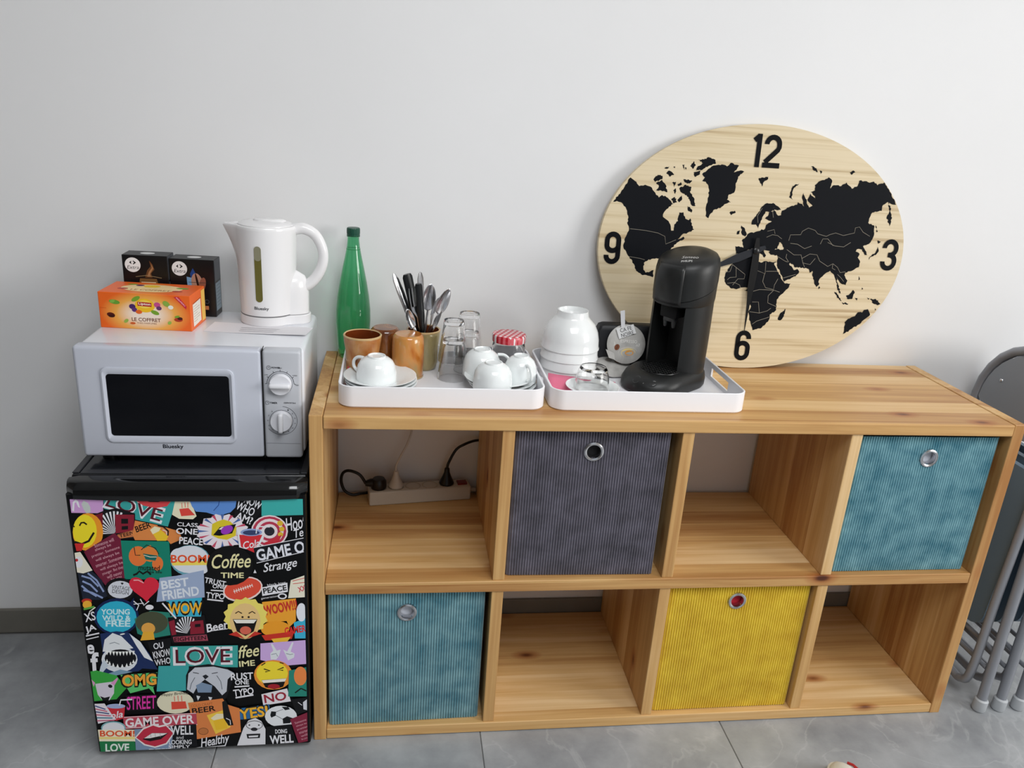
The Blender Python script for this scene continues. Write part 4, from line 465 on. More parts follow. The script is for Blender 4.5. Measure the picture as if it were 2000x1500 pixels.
 ['class_word_sticker', [['t', 'e8e8ee', 'CLASS', [-34, 5379, 180, -13, 5, 42], 0.03, 0], ['t', 'e8e8ee', 'ONE', [-52, 5239, 190, -14, 7, 64], 0.05, 0], ['t', 'e8e8ee', 'PEACE', [8, 5032, 208, -19, 9, 76], 0.05, 0]]],
 ['scribble_sticker', [['s', 'e8e8ee', [-1117, 3736, -1035, 3648, -1081, 3542, -1065, 3533, -1017, 3655, -1104, 3754]], ['s', 'e8e8ee', [-996, 3782, -937, 3638, -830, 3730, -840, 3748, -931, 3660, -979, 3794]], ['p', 'e8e8ee', [-763, 3599, -768, 3581, -779, 3566, -797, 3553, -818, 3546, -841, 3543, -864, 3547, -884, 3555, -899, 3569, -908, 3585, -911, 3603, -905, 3620, -894, 3636, -876, 3648, -855, 3656, -832, 3658, -810, 3655, -790, 3646, -774, 3633, -765, 3617]], ['s', 'e8e8ee', [-610, 3676, -383, 3322, -360, 3345, -587, 3699]], ['s', 'e8e8ee', [-1116, 3668, -931, 3687, -931, 3704, -1116, 3685]]]],
 ['skull_card_sticker', [['p', 'ece6d4', [-2051, 4806, -1943, 4826, -1771, 4431, -1938, 4368, -2042, 4392]], ['p', 'e8e8ee', [-1922, 4609, -1929, 4572, -1942, 4539, -1961, 4512, -1982, 4495, -2005, 4490, -2026, 4496, -2044, 4513, -2057, 4540, -2063, 4574, -2063, 4611, -2055, 4648, -2042, 4681, -2023, 4707, -2002, 4724, -1980, 4729, -1959, 4723, -1941, 4706, -1928, 4679, -1921, 4646]], ['p', 'c02c34', [-1996, 4654, -1999, 4643, -2004, 4634, -2010, 4627, -2018, 4623, -2026, 4621, -2034, 4623, -2041, 4628, -2046, 4635, -2049, 4644, -2049, 4654, -2047, 4664, -2042, 4673, -2036, 4680, -2028, 4685, -2019, 4686, -2011, 4685, -2005, 4680, -2000, 4673, -1997, 4664]]]],
]
hh = 0.0002
def dclip(x, z): return (max(-0.2042, min(0.2042, x)), max(0.0175, min(0.589, z)))
for nm, prs in FRIDGE:
    P = []
    for p in prs:
        p = list(p); k = 3 if p[0] == 't' else 2; p[k] = [v/1e4 for v in p[k]]; P.append(p)
    o, hh = prints(nm, P, lambda x, z, h: Vector((x, YD - 0.17 - h, z)), dr, hh, 8e-6, 0.32, dclip)

# ---------------------------------------------------------------- microwave oven
MX0, MX1, MY, MZ0, MZ1 = -0.4160, -0.0185, 0.060, 0.6345, 0.8500
mw = thing('microwave_oven', 'white microwave oven with two dials standing on the sticker covered fridge', 'microwave', (-0.217, 0.19, 0.6200))
FRONT_SHADED = mat('microwave_front_shaded', 'c6cad6', 0.25, coat=0.15)  # white front darkened in its colour, as light falls from above
bm = B(); box(bm, MX0+0.003, MX1+0.004, MY+0.016, 0.336, MZ0+0.002, MZ1, 0.010, 4); wobj('casing', bm, mat('microwave_casing', 'e2e4ea', 0.22, coat=0.2), mw, True)
bm = B(); box(bm, MX0, -0.0895, MY, MY+0.030, MZ0, MZ1+0.001, 0.007, 4); dm = wobj('door', bm, FRONT_SHADED, mw, True)
bm = B(); box(bm, -0.0885, MX1, MY, MY+0.030, MZ0-0.0005, MZ1+0.001, 0.006, 4); cp = wobj('control_panel', bm, mat('panel_shaded_white', 'c0c3ca', 0.3), mw, True)  # panel toned down like the door, shade put into its colour
bm = B(); box(bm, -0.0896, -0.0884, MY+0.0012, MY+0.029, MZ0, MZ1+0.0012); wobj('door_gap_shade', bm, BLACK, mw)  # black strip standing in for the shade between door and panel
# window surround: a moulded ring round a black pane
wx, wz = -0.2555, 0.7390; hw, hz = 0.1165, 0.0745; iw, iz = 0.1060, 0.0595
bm = B(); rings = []
for (a, b_, r, y) in ((hw, hz, 0.012, MY+0.001), (hw-0.001, hz-0.001, 0.012, MY-0.0025), (hw-0.004, hz-0.004, 0.010, MY-0.0035), (iw+0.002, iz+0.002, 0.006, MY-0.0005), (iw, iz, 0.005, MY+0.0005)):
    rings.append([(wx+p[0], y, wz+p[1]) for p in rrect(a, b_, r, 6)])
loft(bm, rings, cap0=False, cap1=False); wobj('window_surround', bm, FRONT_SHADED, dm, True)
bm = B(); pl = rrect(iw+0.001, iz+0.001, 0.006, 5); prism(bm, pl, lambda x, z: (wx+x, MY-0.0006, wz+z), lambda x, z: (wx+x, MY+0.001, wz+z)); wobj('window_pane', bm, mat('dark_oven_glass', '05060c', 0.08, spec=0.3), dm)
def mp_(x, z, h): return Vector((x + 0.217, MY - h - 0.19, z - 0.62))
prints('brand_lettering', [txt('1c1e26', 'Bluesky', -0.2557, 0.6560, 0.037, 0.0105, 0, 0.05)], mp_, dm)
K = []; D1 = '23252d'
def ring_marks(cx, cz, r, a0, a1, w_): K.append(['s', D1, strk([(cx + r*math.cos(math.radians(a0+(a1-a0)*i/20)), cz + r*math.sin(math.radians(a0+(a1-a0)*i/20))) for i in range(21)], w_)])
k1 = (-0.0560, 0.7868); k2 = (-0.0562, 0.7125)
ring_marks(*k1, 0.0245, 0, 180, 0.0009); ring_marks(*k1, 0.0215, 0, 360, 0.0005); ring_marks(*k2, 0.0215, 0, 360, 0.0006); ring_marks(*k2, 0.0290, -45, 85, 0.0007); ring_marks(*k2, 0.0290, 215, 320, 0.0007)
for a in (0, 30, 62, 90, 118, 150, 180): K.append(['s', D1, strk([(k1[0]+0.0245*math.cos(math.radians(a)), k1[1]+0.0245*math.sin(math.radians(a))), (k1[0]+0.028*math.cos(math.radians(a)), k1[1]+0.028*math.sin(math.radians(a)))], 0.0008)])
for i, a in enumerate(range(60, -241, -24)): K.append(txt(D1, str((1, 2, 3, 4, 5, 6, 8, 10, 12, 15, 20, 25, 30)[i]), k2[0]+0.0252*math.cos(math.radians(a)), k2[1]+0.0252*math.sin(math.radians(a)), 0.0022, 0.0024))
K += [txt(D1, 'POWER', -0.0635, 0.8185, 0.0155, 0.0034, 0, 0.05), txt(D1, 'TIMER', -0.0695, 0.7485, 0.0135, 0.0034, 0, 0.05), txt(D1, 'DEFROST(kg)', -0.0400, 0.7485, 0.0215, 0.0034, 0, 0.04), txt(D1, 'MAX', k1[0], k1[1]+0.031, 0.007, 0.0025)]
K += [txt(D1, 'LOW', k1[0]-0.0255, k1[1]+0.0175, 0.0065, 0.0024), txt(D1, 'M.HIGH', k1[0]+0.0265, k1[1]+0.017, 0.008, 0.0024), txt(D1, 'MED', k1[0]+0.0300, k1[1]-0.002, 0.006, 0.0024)]
for c in ((-0.0765, 0.8185), (-0.0810, 0.7488)):
    K.append(['s', D1, strk([(c[0]+0.0036*math.cos(t*PI/8), c[1]+0.0036*math.sin(t*PI/8)) for t in range(17)], 0.0006)]); K.append(['s', D1, strk([(c[0]-0.0015, c[1]), (c[0], c[1]+0.0012), (c[0]+0.0016, c[1]-0.0006)], 0.0006)])
K.append(['s', '9a9ca6', strk([(-0.086, 0.6660), (-0.0215, 0.6655)], 0.0007)])
prints('dial_markings', K, mp_, cp)
def dial(cx, cz, horizontal):
    bm = B(); n = 36; rings = []
    for r, y in ((0.0205, MY), (0.0205, MY-0.007), (0.0190, MY-0.0095)): rings.append([(cx+r*math.cos(2*PI*i/n), y, cz+r*math.sin(2*PI*i/n)) for i in range(n)])
    loft(bm, rings); kb = wobj('dial', bm, mat('dial_white', 'dfe0e6', 0.25), cp, True)
    bm = B(); a, b_ = (0.0195, 0.0048) if horizontal else (0.0048, 0.0195)
    box(bm, cx-a, cx+a, MY-0.0195, MY-0.006, cz-b_, cz+b_, 0.0042, 4); wobj('grip', bm, mat('grip_white', 'e6e7ec', 0.22), kb, True)
dial(*k1, True); dial(*k2, False)
for x in (-0.385, -0.05):
    for y in (0.10, 0.30):
        bm = B(); lathe(bm, [(0, 0.6200), (0.012, 0.6200), (0.014, 0.637), (0, 0.637)], x, y, 16); wobj('foot', bm, BLACK, mw, True)
TOP = MZ1

# ---------------------------------------------------------------- tea box
def carton(name, label, loc, rotz, sx, sy, sz, m_, group=None):
    t = thing(name, label, 'box', loc, rotz, group); bm = B(); box(bm, 0, sx, 0, sy, 0, sz, 0.0012, 2); new_obj('carton', bm, m_, t); return t
def teamat():
    M = bpy.data.materials.new('orange_tea_carton'); M.use_nodes = True; nt = M.node_tree; N = nt.nodes; L = nt.links; b = N['Principled BSDF']
    tc = N.new('ShaderNodeTexCoord'); mp = N.new('ShaderNodeMapping'); mp.inputs['Location'].default_value = (-0.086*9.5, 0, -0.030*17); mp.inputs['Scale'].default_value = (9.5, 4.0, 17); L.new(tc.outputs['Object'], mp.inputs['Vector'])
    ln = N.new('ShaderNodeVectorMath'); ln.operation = 'LENGTH'; L.new(mp.outputs[0], ln.inputs[0]); cr = N.new('ShaderNodeValToRGB'); L.new(ln.outputs['Value'], cr.inputs[0])
    e = cr.color_ramp.elements; e[0].position = 0.22; e[0].color = lin('fbe9d8'); e[1].position = 0.80; e[1].color = lin('f0681e'); k = e.new(0.52); k.color = lin('f5b050')
    L.new(cr.outputs[0], b.inputs['Base Color']); b.inputs['Roughness'].default_value = 0.4; return M
tb = carton('tea_box', 'orange tea box with fruit pictures lying on the microwave', (-0.4060, 0.1850, TOP), math.radians(-4.4), 0.171, 0.090, 0.0705, teamat())
P = [['p', 'f6c22a', ellp(0.086, 0.0475, 0.0185, 0.0135)], ['p', 'f9d95a', ellp(0.086, 0.050, 0.013, 0.008)], ['p', '7aa634', ellp(0.070, 0.060, 0.009, 0.004, rot=30)], ['p', '7aa634', ellp(0.104, 0.0345, 0.008, 0.004, rot=-20)], ['p', '4a2a68', ellp(0.0625, 0.0445, 0.006, 0.005)], ['p', '5c3478', ellp(0.066, 0.0385, 0.005, 0.0045)], ['p', 'c8508c', ellp(0.109, 0.050, 0.006, 0.005)], ['p', '6a3a70', ellp(0.112, 0.0435, 0.005, 0.004)], ['p', 'e86a28', ellp(0.074, 0.0345, 0.006, 0.004)],
     ['p', 'b3202c', [0.0725, 0.0465, 0.0985, 0.0455, 0.0985, 0.0535, 0.0725, 0.0545]], txt('fff6ea', 'Lipton', 0.0855, 0.050, 0.0225, 0.0062, -2, 0.04), txt('7c4a34', 'LE COFFRET', 0.0865, 0.0195, 0.054, 0.0072, 0, 0.03), txt('a07454', 'THES PARFUMES', 0.0870, 0.0125, 0.037, 0.0030),
     ['p', '6aa33a', ellp(0.030, 0.0520, 0.010, 0.0042, rot=-8)], ['p', '86b84c', ellp(0.026, 0.053, 0.005, 0.003, rot=20)], ['p', '5c2016', ellp(0.0215, 0.0262, 0.0075, 0.0045, rot=-10)], ['p', '3c1612', ellp(0.0225, 0.0240, 0.006, 0.003)], ['p', '8cb048', ellp(0.126, 0.053, 0.007, 0.005, rot=-30)], ['p', 'f0eee0', ellp(0.134, 0.0465, 0.005, 0.004)], ['p', 'b63a28', ellp(0.147, 0.0225, 0.008, 0.004)], ['p', '4a1c18', ellp(0.150, 0.025, 0.005, 0.003)], ['p', '7aa634', ellp(0.145, 0.0285, 0.005, 0.0022, rot=15)],
     ['p', 'd02a44', [0.141, 0.0675, 0.150, 0.0680, 0.164, 0.0500, 0.163, 0.0440]], txt('fbdde2', 'NOUVEAU', 0.1535, 0.0585, 0.022, 0.0026, -46), ['p', '9ab850', ellp(0.049, 0.0155, 0.005, 0.003, rot=40)], ['p', 'd2602a', ellp(0.061, 0.0115, 0.005, 0.0022)], ['p', '9ab850', ellp(0.130, 0.0155, 0.004, 0.003, rot=40)], ['s', 'd4581c', strk([(0.001, 0.0395), (0.014, 0.0392)], 0.0005)]]
prints('front_print', P, lambda x, z, h: Vector((x, -h, z)), tb)
P = [['p', 'f2ece2', [0.013, 0.006, 0.060, 0.008, 0.060, 0.052, 0.013, 0.050]], ['p', 'f4c460', [0.066, 0.004, 0.088, 0.004, 0.088, 0.066, 0.066, 0.066]]] + [['s', 'b9a898', strk([(0.017, 0.045-k*0.005), (0.017+0.036*(1 if k % 3 else 0.6), 0.0455-k*0.005)], 0.001)] for k in range(7)]
P += [['s', '2a2018', strk([(0.014, 0.0515), (0.060, 0.0535)], 0.0008)]]
prints('side_print', P, lambda y, z, h: Vector((0.171+h, y, z)), tb)
P = [['p', 'f6d9a0', ellp(0.085, 0.045, 0.058, 0.030)], ['p', 'f0c840', ellp(0.080, 0.060, 0.016, 0.010)], txt('9c5c3c', 'LE COFFRET', 0.088, 0.030, 0.075, 0.010, 0, 0.03), ['p', '5a2a5c', ellp(0.056, 0.064, 0.008, 0.006)], ['p', 'b63a28', ellp(0.034, 0.034, 0.010, 0.006)], ['p', '6aa33a', ellp(0.140, 0.055, 0.012, 0.006)], ['p', 'b63a28', ellp(0.138, 0.030, 0.010, 0.005)], ['p', '7aa634', ellp(0.040, 0.070, 0.010, 0.004)]]
prints('top_print', P, lambda x, y, h: Vector((x, y, 0.0705+h)), tb)

# ---------------------------------------------------------------- two coffee capsule boxes
CB = mat('black_coffee_carton', '101012', 0.35)
def coffee_box(label, loc, rotz, sx, sz, variant):
    t = carton('coffee_box', label, loc, rotz, sx, 0.045, sz, CB, 'black coffee boxes behind the tea box')
    e = 0.0165; cx, cz = (0.020, sz-0.020); P = [['p', 'f0f0f0', ellp(cx, cz, 0.0150, 0.0148, 28)], txt('2a2a2c', 'Extra', cx, cz-0.0050, 0.0225, 0.0070, 0, 0, 0.25), ['p', '141416', [cx-0.0065, cz+0.0045, cx-0.0018, cz+0.0085, cx-0.0028, cz+0.0045, cx-0.0018, cz+0.0010]], ['p', '141416', [cx+0.0070, cz+0.0045, cx+0.0012, cz+0.0090, cx+0.0002, cz+0.0045, cx+0.0012, cz+0.0005]], ['p', 'f0f0f0', ellp(cx+0.0012, cz+0.0047, 0.0016, 0.0018, 12)]]
    if variant == 0:
        P += [['p', '6a4428', [0.042, sz-0.045, 0.047, sz-0.030, 0.054, sz-0.022, 0.052, sz-0.010, 0.058, sz-0.018, 0.061, sz-0.028, 0.054, sz-0.036, 0.056, sz-0.045]], ['p', 'a87a52', [0.046, sz-0.043, 0.050, sz-0.033, 0.056, sz-0.025, 0.055, sz-0.016, 0.059, sz-0.026, 0.052, sz-0.037, 0.053, sz-0.043]], ['s', '8f7a5a', strk([(0.024, sz-0.044), (0.045, sz-0.0405), (0.074, sz-0.045)], 0.0012)], ['p', '7a5630', [0.030, sz-0.056, 0.066, sz-0.056, 0.064, sz-0.047, 0.032, sz-0.047]], ['p', 'e0c9a4', [0.034, sz-0.062, 0.062, sz-0.062, 0.062, sz-0.054, 0.034, sz-0.054]]]
    else:
        P += [['p', '24488c', [0.040, sz-0.030, 0.046, sz-0.018, 0.052, sz-0.030, 0.050, sz-0.042, 0.042, sz-0.042]], ['p', '7fa8cc', [0.034, sz-0.064, 0.046, sz-0.064, 0.044, sz-0.038, 0.033, sz-0.036]], ['p', 'b98a74', ellp(0.0535, sz-0.050, 0.0115, 0.022, rot=8)], ['p', '2a1410', ellp(0.0535, sz-0.046, 0.0022, 0.018, rot=10)], ['p', '9c5c48', ellp(0.063, sz-0.052, 0.0065, 0.016, rot=-14)], ['s', '30302f', strk([(0.036, sz-0.047), (0.060, sz-0.0475), (0.080, sz-0.047)], 0.0009)], ['p', 'c87a4c', [0.0665, 0.015, 0.0735, 0.015, 0.0735, 0.023, 0.0665, 0.023]], ['s', '6a6a70', strk([(0.0705+0.004*math.cos(a*PI/6), 0.032+0.004*math.sin(a*PI/6)) for a in range(13)], 0.0007)]]
    prints('front_print', P, lambda x, z, h: Vector((x, -h, z)), t)
    P = [['p', '8fa0ac', [0.004, 0.012, 0.040, 0.012, 0.040, 0.070, 0.004, 0.070]], ['p', '55585e', [0.001, 0.074, 0.044, 0.074, 0.044, sz-0.001, 0.001, sz-0.001]]] + [['s', '5c6a74', strk([(0.008, 0.064-k*0.007), (0.036, 0.064-k*0.007)], 0.0011)] for k in range(7)]
    prints('side_print', P, lambda y, z, h: Vector((sx+h, y, z)), t)
    prints('top_print', [['p', 'd8d8d8', ellp(sx/2, 0.022, 0.014, 0.010)]], lambda x, y, h: Vector((x, y, sz+h)), t); return t
coffee_box('black coffee box with a steaming cup picture, left of its neighbour behind the tea box', (-0.3890, 0.2860, TOP), math.radians(-1), 0.0870, 0.1225, 0)
coffee_box('black coffee box with a coffee bean picture, between the tea box and the kettle', (-0.3000, 0.2870, TOP), math.radians(-3.0), 0.0880, 0.1185, 1)

# ---------------------------------------------------------------- sheet of paper
bm = B(); cr_ = [(-0.2160, 0.176), (-0.0200, 0.158), (-0.0120, 0.222), (-0.2080, 0.245)]; g = {}
for i in range(13):
    for j in range(5):
        u, v = i/12, j/4; a = [cr_[0][k]*(1-u)+cr_[1][k]*u for k in (0, 1)]; b_ = [cr_[3][k]*(1-u)+cr_[2][k]*u for k in (0, 1)]
        lift = 0.0035*(u**2)*(1-v)**2
        for s in (0, 1): g[i, j, s] = bm.verts.new((a[0]*(1-v)+b_[0]*v, a[1]*(1-v)+b_[1]*v, TOP+0.0003+lift+0.0004*s))
for i in range(12):
    for j in range(4):
        bm.faces.new([g[a, b_, 1] for a, b_ in ((i, j), (i+1, j), (i+1, j+1), (i, j+1))]); bm.faces.new([g[a, b_, 0] for a, b_ in ((i, j+1), (i+1, j+1), (i+1, j), (i, j))])
for i in range(12):
    bm.faces.new((g[i, 0, 0], g[i+1, 0, 0], g[i+1, 0, 1], g[i, 0, 1])); bm.faces.new((g[i+1, 4, 0], g[i, 4, 0], g[i, 4, 1], g[i+1, 4, 1]))
for j in range(4):
    bm.faces.new((g[12, j, 0], g[12, j+1, 0], g[12, j+1, 1], g[12, j, 1])); bm.faces.new((g[0, j+1, 0], g[0, j, 0], g[0, j, 1], g[0, j+1, 1]))
pp = thing('paper_sheet', 'white sheet of paper with faint print lying in front of the kettle', 'paper', (-0.11, 0.20, TOP))
wobj('sheet', bm, mat('paper_white', 'e2e0e4', 0.8), pp, True)
P = [['s', 'a9a6ac', strk([(-0.150+0.0*k, 0.207-k*0.012), (-0.075-0.004*k, 0.200-k*0.012)], 0.0016)] for k in range(3)]
prints('print_lines', P, lambda x, y, h: Vector((x+0.11, y-0.20, 0.0012+h+0.0035*max(0, min(1, (x+0.216)/0.196))**2*(1-max(0, min(1, (y-0.165)/0.066)))**2)), pp)

# ---------------------------------------------------------------- kettle
kt = thing('kettle', 'white plastic electric kettle with an olive water gauge on the microwave', 'kettle', (-0.1060, 0.2720, TOP))
KW = mat('kettle_white', 'ecebec', 0.2, coat=0.15); n = 56
def kring(r, z, lobe=1.0, spout=0.0):
    o = []
    for i in range(n):
        t = 2*PI*i/n; d = math.atan2(math.sin(t-PI*1.02), math.cos(t-PI*1.02)); rr = r + spout*max(0, 1-abs(d)/0.42)**1.5
        o.append((rr*math.cos(t), rr*math.sin(t), z))
    return o
rings = [kring(0.0500, 0.0205), kring(0.0540, 0.0215), kring(0.0545, 0.030)]
for k in range(11):
    f = k/10; rings.append(kring(0.0545+0.0055*f, 0.034+0.158*f, spout=0.024*max(0, (f-0.55)/0.45)**1.6))
rings += [kring(0.0600, 0.1960, spout=0.026), kring(0.0585, 0.1985, spout=0.025), kring(0.0555, 0.1990, spout=0.022), kring(0.0540, 0.1965, spout=0.014)]
bm = B(); loft(bm, rings); kb_ = new_obj('body', bm, KW, kt, True)
bm = B(); lathe(bm, [(0.0535, 0.196), (0.0530, 0.2005), (0.047, 0.2035), (0.030, 0.2055), (0, 0.2060)], n=48); ld = new_obj('lid', bm, KW, kt, True)
bm = B(); t = [(0.032*math.cos(a), 0.012*math.sin(a)) for a in [2*PI*i/28 for i in range(28)]]
loft(bm, [[(x*s+0.008, y*s, z) for x, y in t] for s, z in ((1.0, 0.2050), (1.0, 0.2075), (0.85, 0.2095))]); new_obj('lid_grip', bm, KW, ld, True)
# base plate and heel under the handle
def keyhole(r1, r2, d, k=0.0):
    o = []
    for i in range(40):
        t = math.radians(42 + 276*i/39); o.append(((r1+k)*math.cos(t), (r1+k)*math.sin(t)))
    for i in range(18):
        t = math.radians(-80 + 160*i/17); o.append((d+(r2+k)*math.cos(t), (r2+k)*math.sin(t)))
    return o
bm = B(); loft(bm, [[(x, y, z) for x, y in keyhole(0.0545, 0.029, 0.0560, k)] for k, z in ((-0.001, 0.0), (0.0008, 0.002), (0.0006, 0.0180), (-0.001, 0.0195))]); new_obj('base', bm, mat('kettle_base_white', 'e6e5e7', 0.25), kt, True)
bm = B(); rings = []
for k in range(9):
    f = k/8; z = 0.0205 + 0.088*f; s = math.sqrt(max(0.0, 1-max(0, (f-0.55)/0.45)**2))*0.92+0.08
    rings.append([(0.040 + (0.0445*math.cos(a)*(0.35+0.65*s)) - 0.002, 0.0285*math.sin(a)*s, z) for a in [2*PI*i/28 for i in range(28)]])
loft(bm, rings); new_obj('heel', bm, KW, kt, True)
hp = spline([(0.050, 0, 0.190), (0.074, 0, 0.193), (0.097, 0, 0.180), (0.1110, 0, 0.150), (0.1090, 0, 0.118), (0.092, 0, 0.088), (0.066, 0, 0.070)], 6)
bm = B(); nh = len(hp); tube(bm, hp, [0.0125 - 0.002*math.sin(PI*i/(nh-1)) for i in range(nh)], 14); new_obj('handle', bm, KW, kt, True)
def kpos(x, z, h):
    f = max(0, min(1, (z-0.034)/0.158)); r = 0.0545+0.0055*f + h; x = max(-r, min(r, x)); return Vector((x, -math.sqrt(r*r-x*x), z))
bm = B(); cap = [(-0.0085+p[0], 0.1075+p[1]) for p in rrect(0.0068, 0.0560, 0.0067, 6)]
prism(bm, cap, lambda x, z: kpos(x, z, 0.0008), lambda x, z: kpos(x, z, -0.003)); new_obj('water_gauge', bm, mat('olive_gauge', '6b6530', 0.15, coat=0.3), kb_)
bm = B(); cap = [(-0.0085+p[0], 0.1490+p[1]) for p in rrect(0.0066, 0.0142, 0.0060, 6)]
prism(bm, cap, lambda x, z: kpos(x, z, 0.0010), lambda x, z: kpos(x, z, -0.002)); new_obj('empty_gauge', bm, mat('pale_gauge', '8f8c74', 0.15), kb_)
prints('brand_lettering', [txt('3a3a3e', 'Bluesky', -0.0050, 0.0375, 0.0285, 0.0080, 0, 0.03)], lambda x, z, h: kpos(x, z, h+0.0002), kb_)
bm = B(); rings = [[(r*math.cos(2*PI*i/n), r*math.sin(2*PI*i/n), z) for i in range(n)] for r, z in ((0.0543, 0.0192), (0.0543, 0.0210))]; loft(bm, rings); new_obj('seam', bm, mat('seam_grey', '77777a', 0.6), kt)

# ---------------------------------------------------------------- green bottle
SH = ZT1
bt = thing('water_bottle', 'tall green plastic water bottle with a dark green screw cap at the wall', 'bottle', (0.0615, 0.3600, SH))
GREEN = mat('green_bottle_plastic', '62c890', 0.04, trans=0.85, ior=1.16, coat=0.9)
pr_ = [(0, 0.003), (0.020, 0.0), (0.029, 0.003), (0.0335, 0.012), (0.0345, 0.030), (0.0365, 0.060), (0.0380, 0.085), (0.0375, 0.110), (0.0345, 0.140), (0.0295, 0.170), (0.0235, 0.200), (0.0180, 0.226), (0.0142, 0.246), (0.0125, 0.262), (0.0125, 0.268), (0.0140, 0.2695), (0.0140, 0.272), (0.0118, 0.273), (0, 0.273)]
bm = B(); lathe(bm, pr_, n=48); new_obj('bottle_body', bm, GREEN, bt, True)
bm = B(); rings = []
for r, z in ((0.0130, 0.2700), (0.0136, 0.2705), (0.0136, 0.2735), (0.0132, 0.2740), (0.0132, 0.2755), (0.0138, 0.2760), (0.0138, 0.2860), (0.0125, 0.2882)): rings.append([((r + (0.0003 if (i % 2) else 0))*math.cos(2*PI*i/60), (r + (0.0003 if (i % 2) else 0))*math.sin(2*PI*i/60), z) for i in range(60)])
loft(bm, rings); new_obj('screw_cap', bm, mat('dark_green_cap', '0f4a38', 0.35), bt)
bm = B(); lathe(bm, [(0.0150, 0.2425), (0.0152, 0.2430), (0.0150, 0.2436)], n=40); new_obj('water_line', bm, mat('water_line_green', '1c7a40', 0.2), bt, True)

# ---------------------------------------------------------------- trays
def tray(label, x0, x1, y0, y1, rot):
    cx, cy = (x0+x1)/2, (y0+y1)/2; hx, hy = (x1-x0)/2, (y1-y0)/2; t = thing('tray', label, 'tray', (cx, cy, SH), rot, 'white serving trays on the shelf')
    H = 0.0430; T_ = 0.0040; R0 = 0.030; zs = [0.003, 0.012, 0.0135, 0.030, 0.0315, H-0.001]
    def per(off):
        o = []; hx_, hy_ = hx-off, hy-off; r = R0-off
        ys = [-hy_+r + (2*hy_-2*r)*k/16 for k in range(17)]
        arc = lambda cx_, cy_, a: [(cx_+r*math.cos(math.radians(a+90*k/8)), cy_+r*math.sin(math.radians(a+90*k/8))) for k in range(1, 8)]
        o += [(hx_, y) for y in ys] + arc(hx_-r, hy_-r, 0) + [(hx_-r, hy_), (-hx_+r, hy_)] + arc(-hx_+r, hy_-r, 90) + [(-hx_, y) for y in ys[::-1]] + arc(-hx_+r, -hy_+r, 180) + [(-hx_+r, -hy_), (hx_-r, -hy_)] + arc(hx_-r, -hy_+r, 270)
        return o
    bm = B(); po, pi = per(0), per(T_); n_ = len(po)
    def hole(i, k):
        a, b_ = po[i], po[(i+1) % n_]
        return abs(abs(a[0])-hx) < 1e-6 and abs(abs(b_[0])-hx) < 1e-6 and abs((a[1]+b_[1])/2 - 0.004) < 0.046 and k in (1, 2, 3)
    Vo = [[bm.verts.new((p[0], p[1], z)) for p in po] for z in zs]; Vi = [[bm.verts.new((p[0], p[1], z)) for p in pi] for z in zs]
    nk = len(zs)
    for k in range(nk-1):
        for i in range(n_):
            j = (i+1) % n_
            if hole(i, k): continue
            bm.faces.new((Vo[k][i], Vo[k][j], Vo[k+1][j], Vo[k+1][i])); bm.faces.new((Vi[k][j], Vi[k][i], Vi[k+1][i], Vi[k+1][j]))
            if k > 0 and hole(i, k-1): bm.faces.new((Vo[k][j], Vo[k][i], Vi[k][i], Vi[k][j]))
            if k < nk-2 and hole(i, k+1): bm.faces.new((Vo[k+1][i], Vo[k+1][j], Vi[k+1][j], Vi[k+1][i]))
            for a, b_ in ((i-1, i), (j, i)):
                pass
            if hole((i-1) % n_, k): bm.faces.new((Vo[k][i], Vo[k+1][i], Vi[k+1][i], Vi[k][i]))
            if hole(j, k): bm.faces.new((Vo[k+1][j], Vo[k][j], Vi[k][j], Vi[k+1][j]))
    mid = per(T_/2); Vm = [bm.verts.new((p[0], p[1], H)) for p in mid]
    for i in range(n_):
        j = (i+1) % n_; bm.faces.new((Vo[-1][i], Vo[-1][j], Vm[j], Vm[i])); bm.faces.new((Vm[i], Vm[j], Vi[-1][j], Vi[-1][i]))
    lo = per(0.003); Vb = [bm.verts.new((p[0], p[1], 0)) for p in lo]; bm.faces.new(Vb[::-1])
    for i in range(n_): bm.faces.new((Vb[i], Vb[(i+1) % n_], Vo[0][(i+1) % n_], Vo[0][i]))
    bm.faces.new(Vi[0]); bmesh.ops.recalc_face_normals(bm, faces=list(bm.faces)); new_obj('tray_shell', bm, WHITE2, t, True); return t
tray('white tray beside the green bottle, carrying cups, stoneware mugs and glasses', 0.0490, 0.4480, 0.0430, 0.3250, 0)
tray('white tray with side handles carrying the bowls and the coffee machine', 0.4580, 0.8640, 0.0430, 0.3250, 0)
TZ = SH + 0.0032

# ---------------------------------------------------------------- stoneware
def stoneware(name, c0, c1, c2, horizontal=False):
    M = bpy.data.materials.new(name); M.use_nodes = True; nt = M.node_tree; N = nt.nodes; L = nt.links; b = N['Principled BSDF']
    tc = N.new('ShaderNodeTexCoord'); mp = N.new('ShaderNodeMapping'); mp.inputs['Scale'].default_value = (16, 16, 8); L.new(tc.outputs['Object'], mp.inputs['Vector'])
    n1 = N.new('ShaderNodeTexNoise'); n1.inputs['Scale'].default_value = 1.3; n1.inputs['Detail'].default_value = 5; n1.inputs['Distortion'].default_value = 0.7; L.new(mp.outputs[0], n1.inputs['Vector'])
    cr = N.new('ShaderNodeValToRGB'); L.new(n1.outputs['Fac'], cr.inputs[0]); e = cr.color_ramp.elements; e[0].position = 0.34; e[0].color = lin(c0); e[1].position = 0.66; e[1].color = lin(c2); k = e.new(0.5); k.color = lin(c1)
    L.new(cr.outputs[0], b.inputs['Base Color']); b.inputs['Roughness'].default_value = 0.12; b.inputs['Coat Weight'].default_value = 0.3; return M
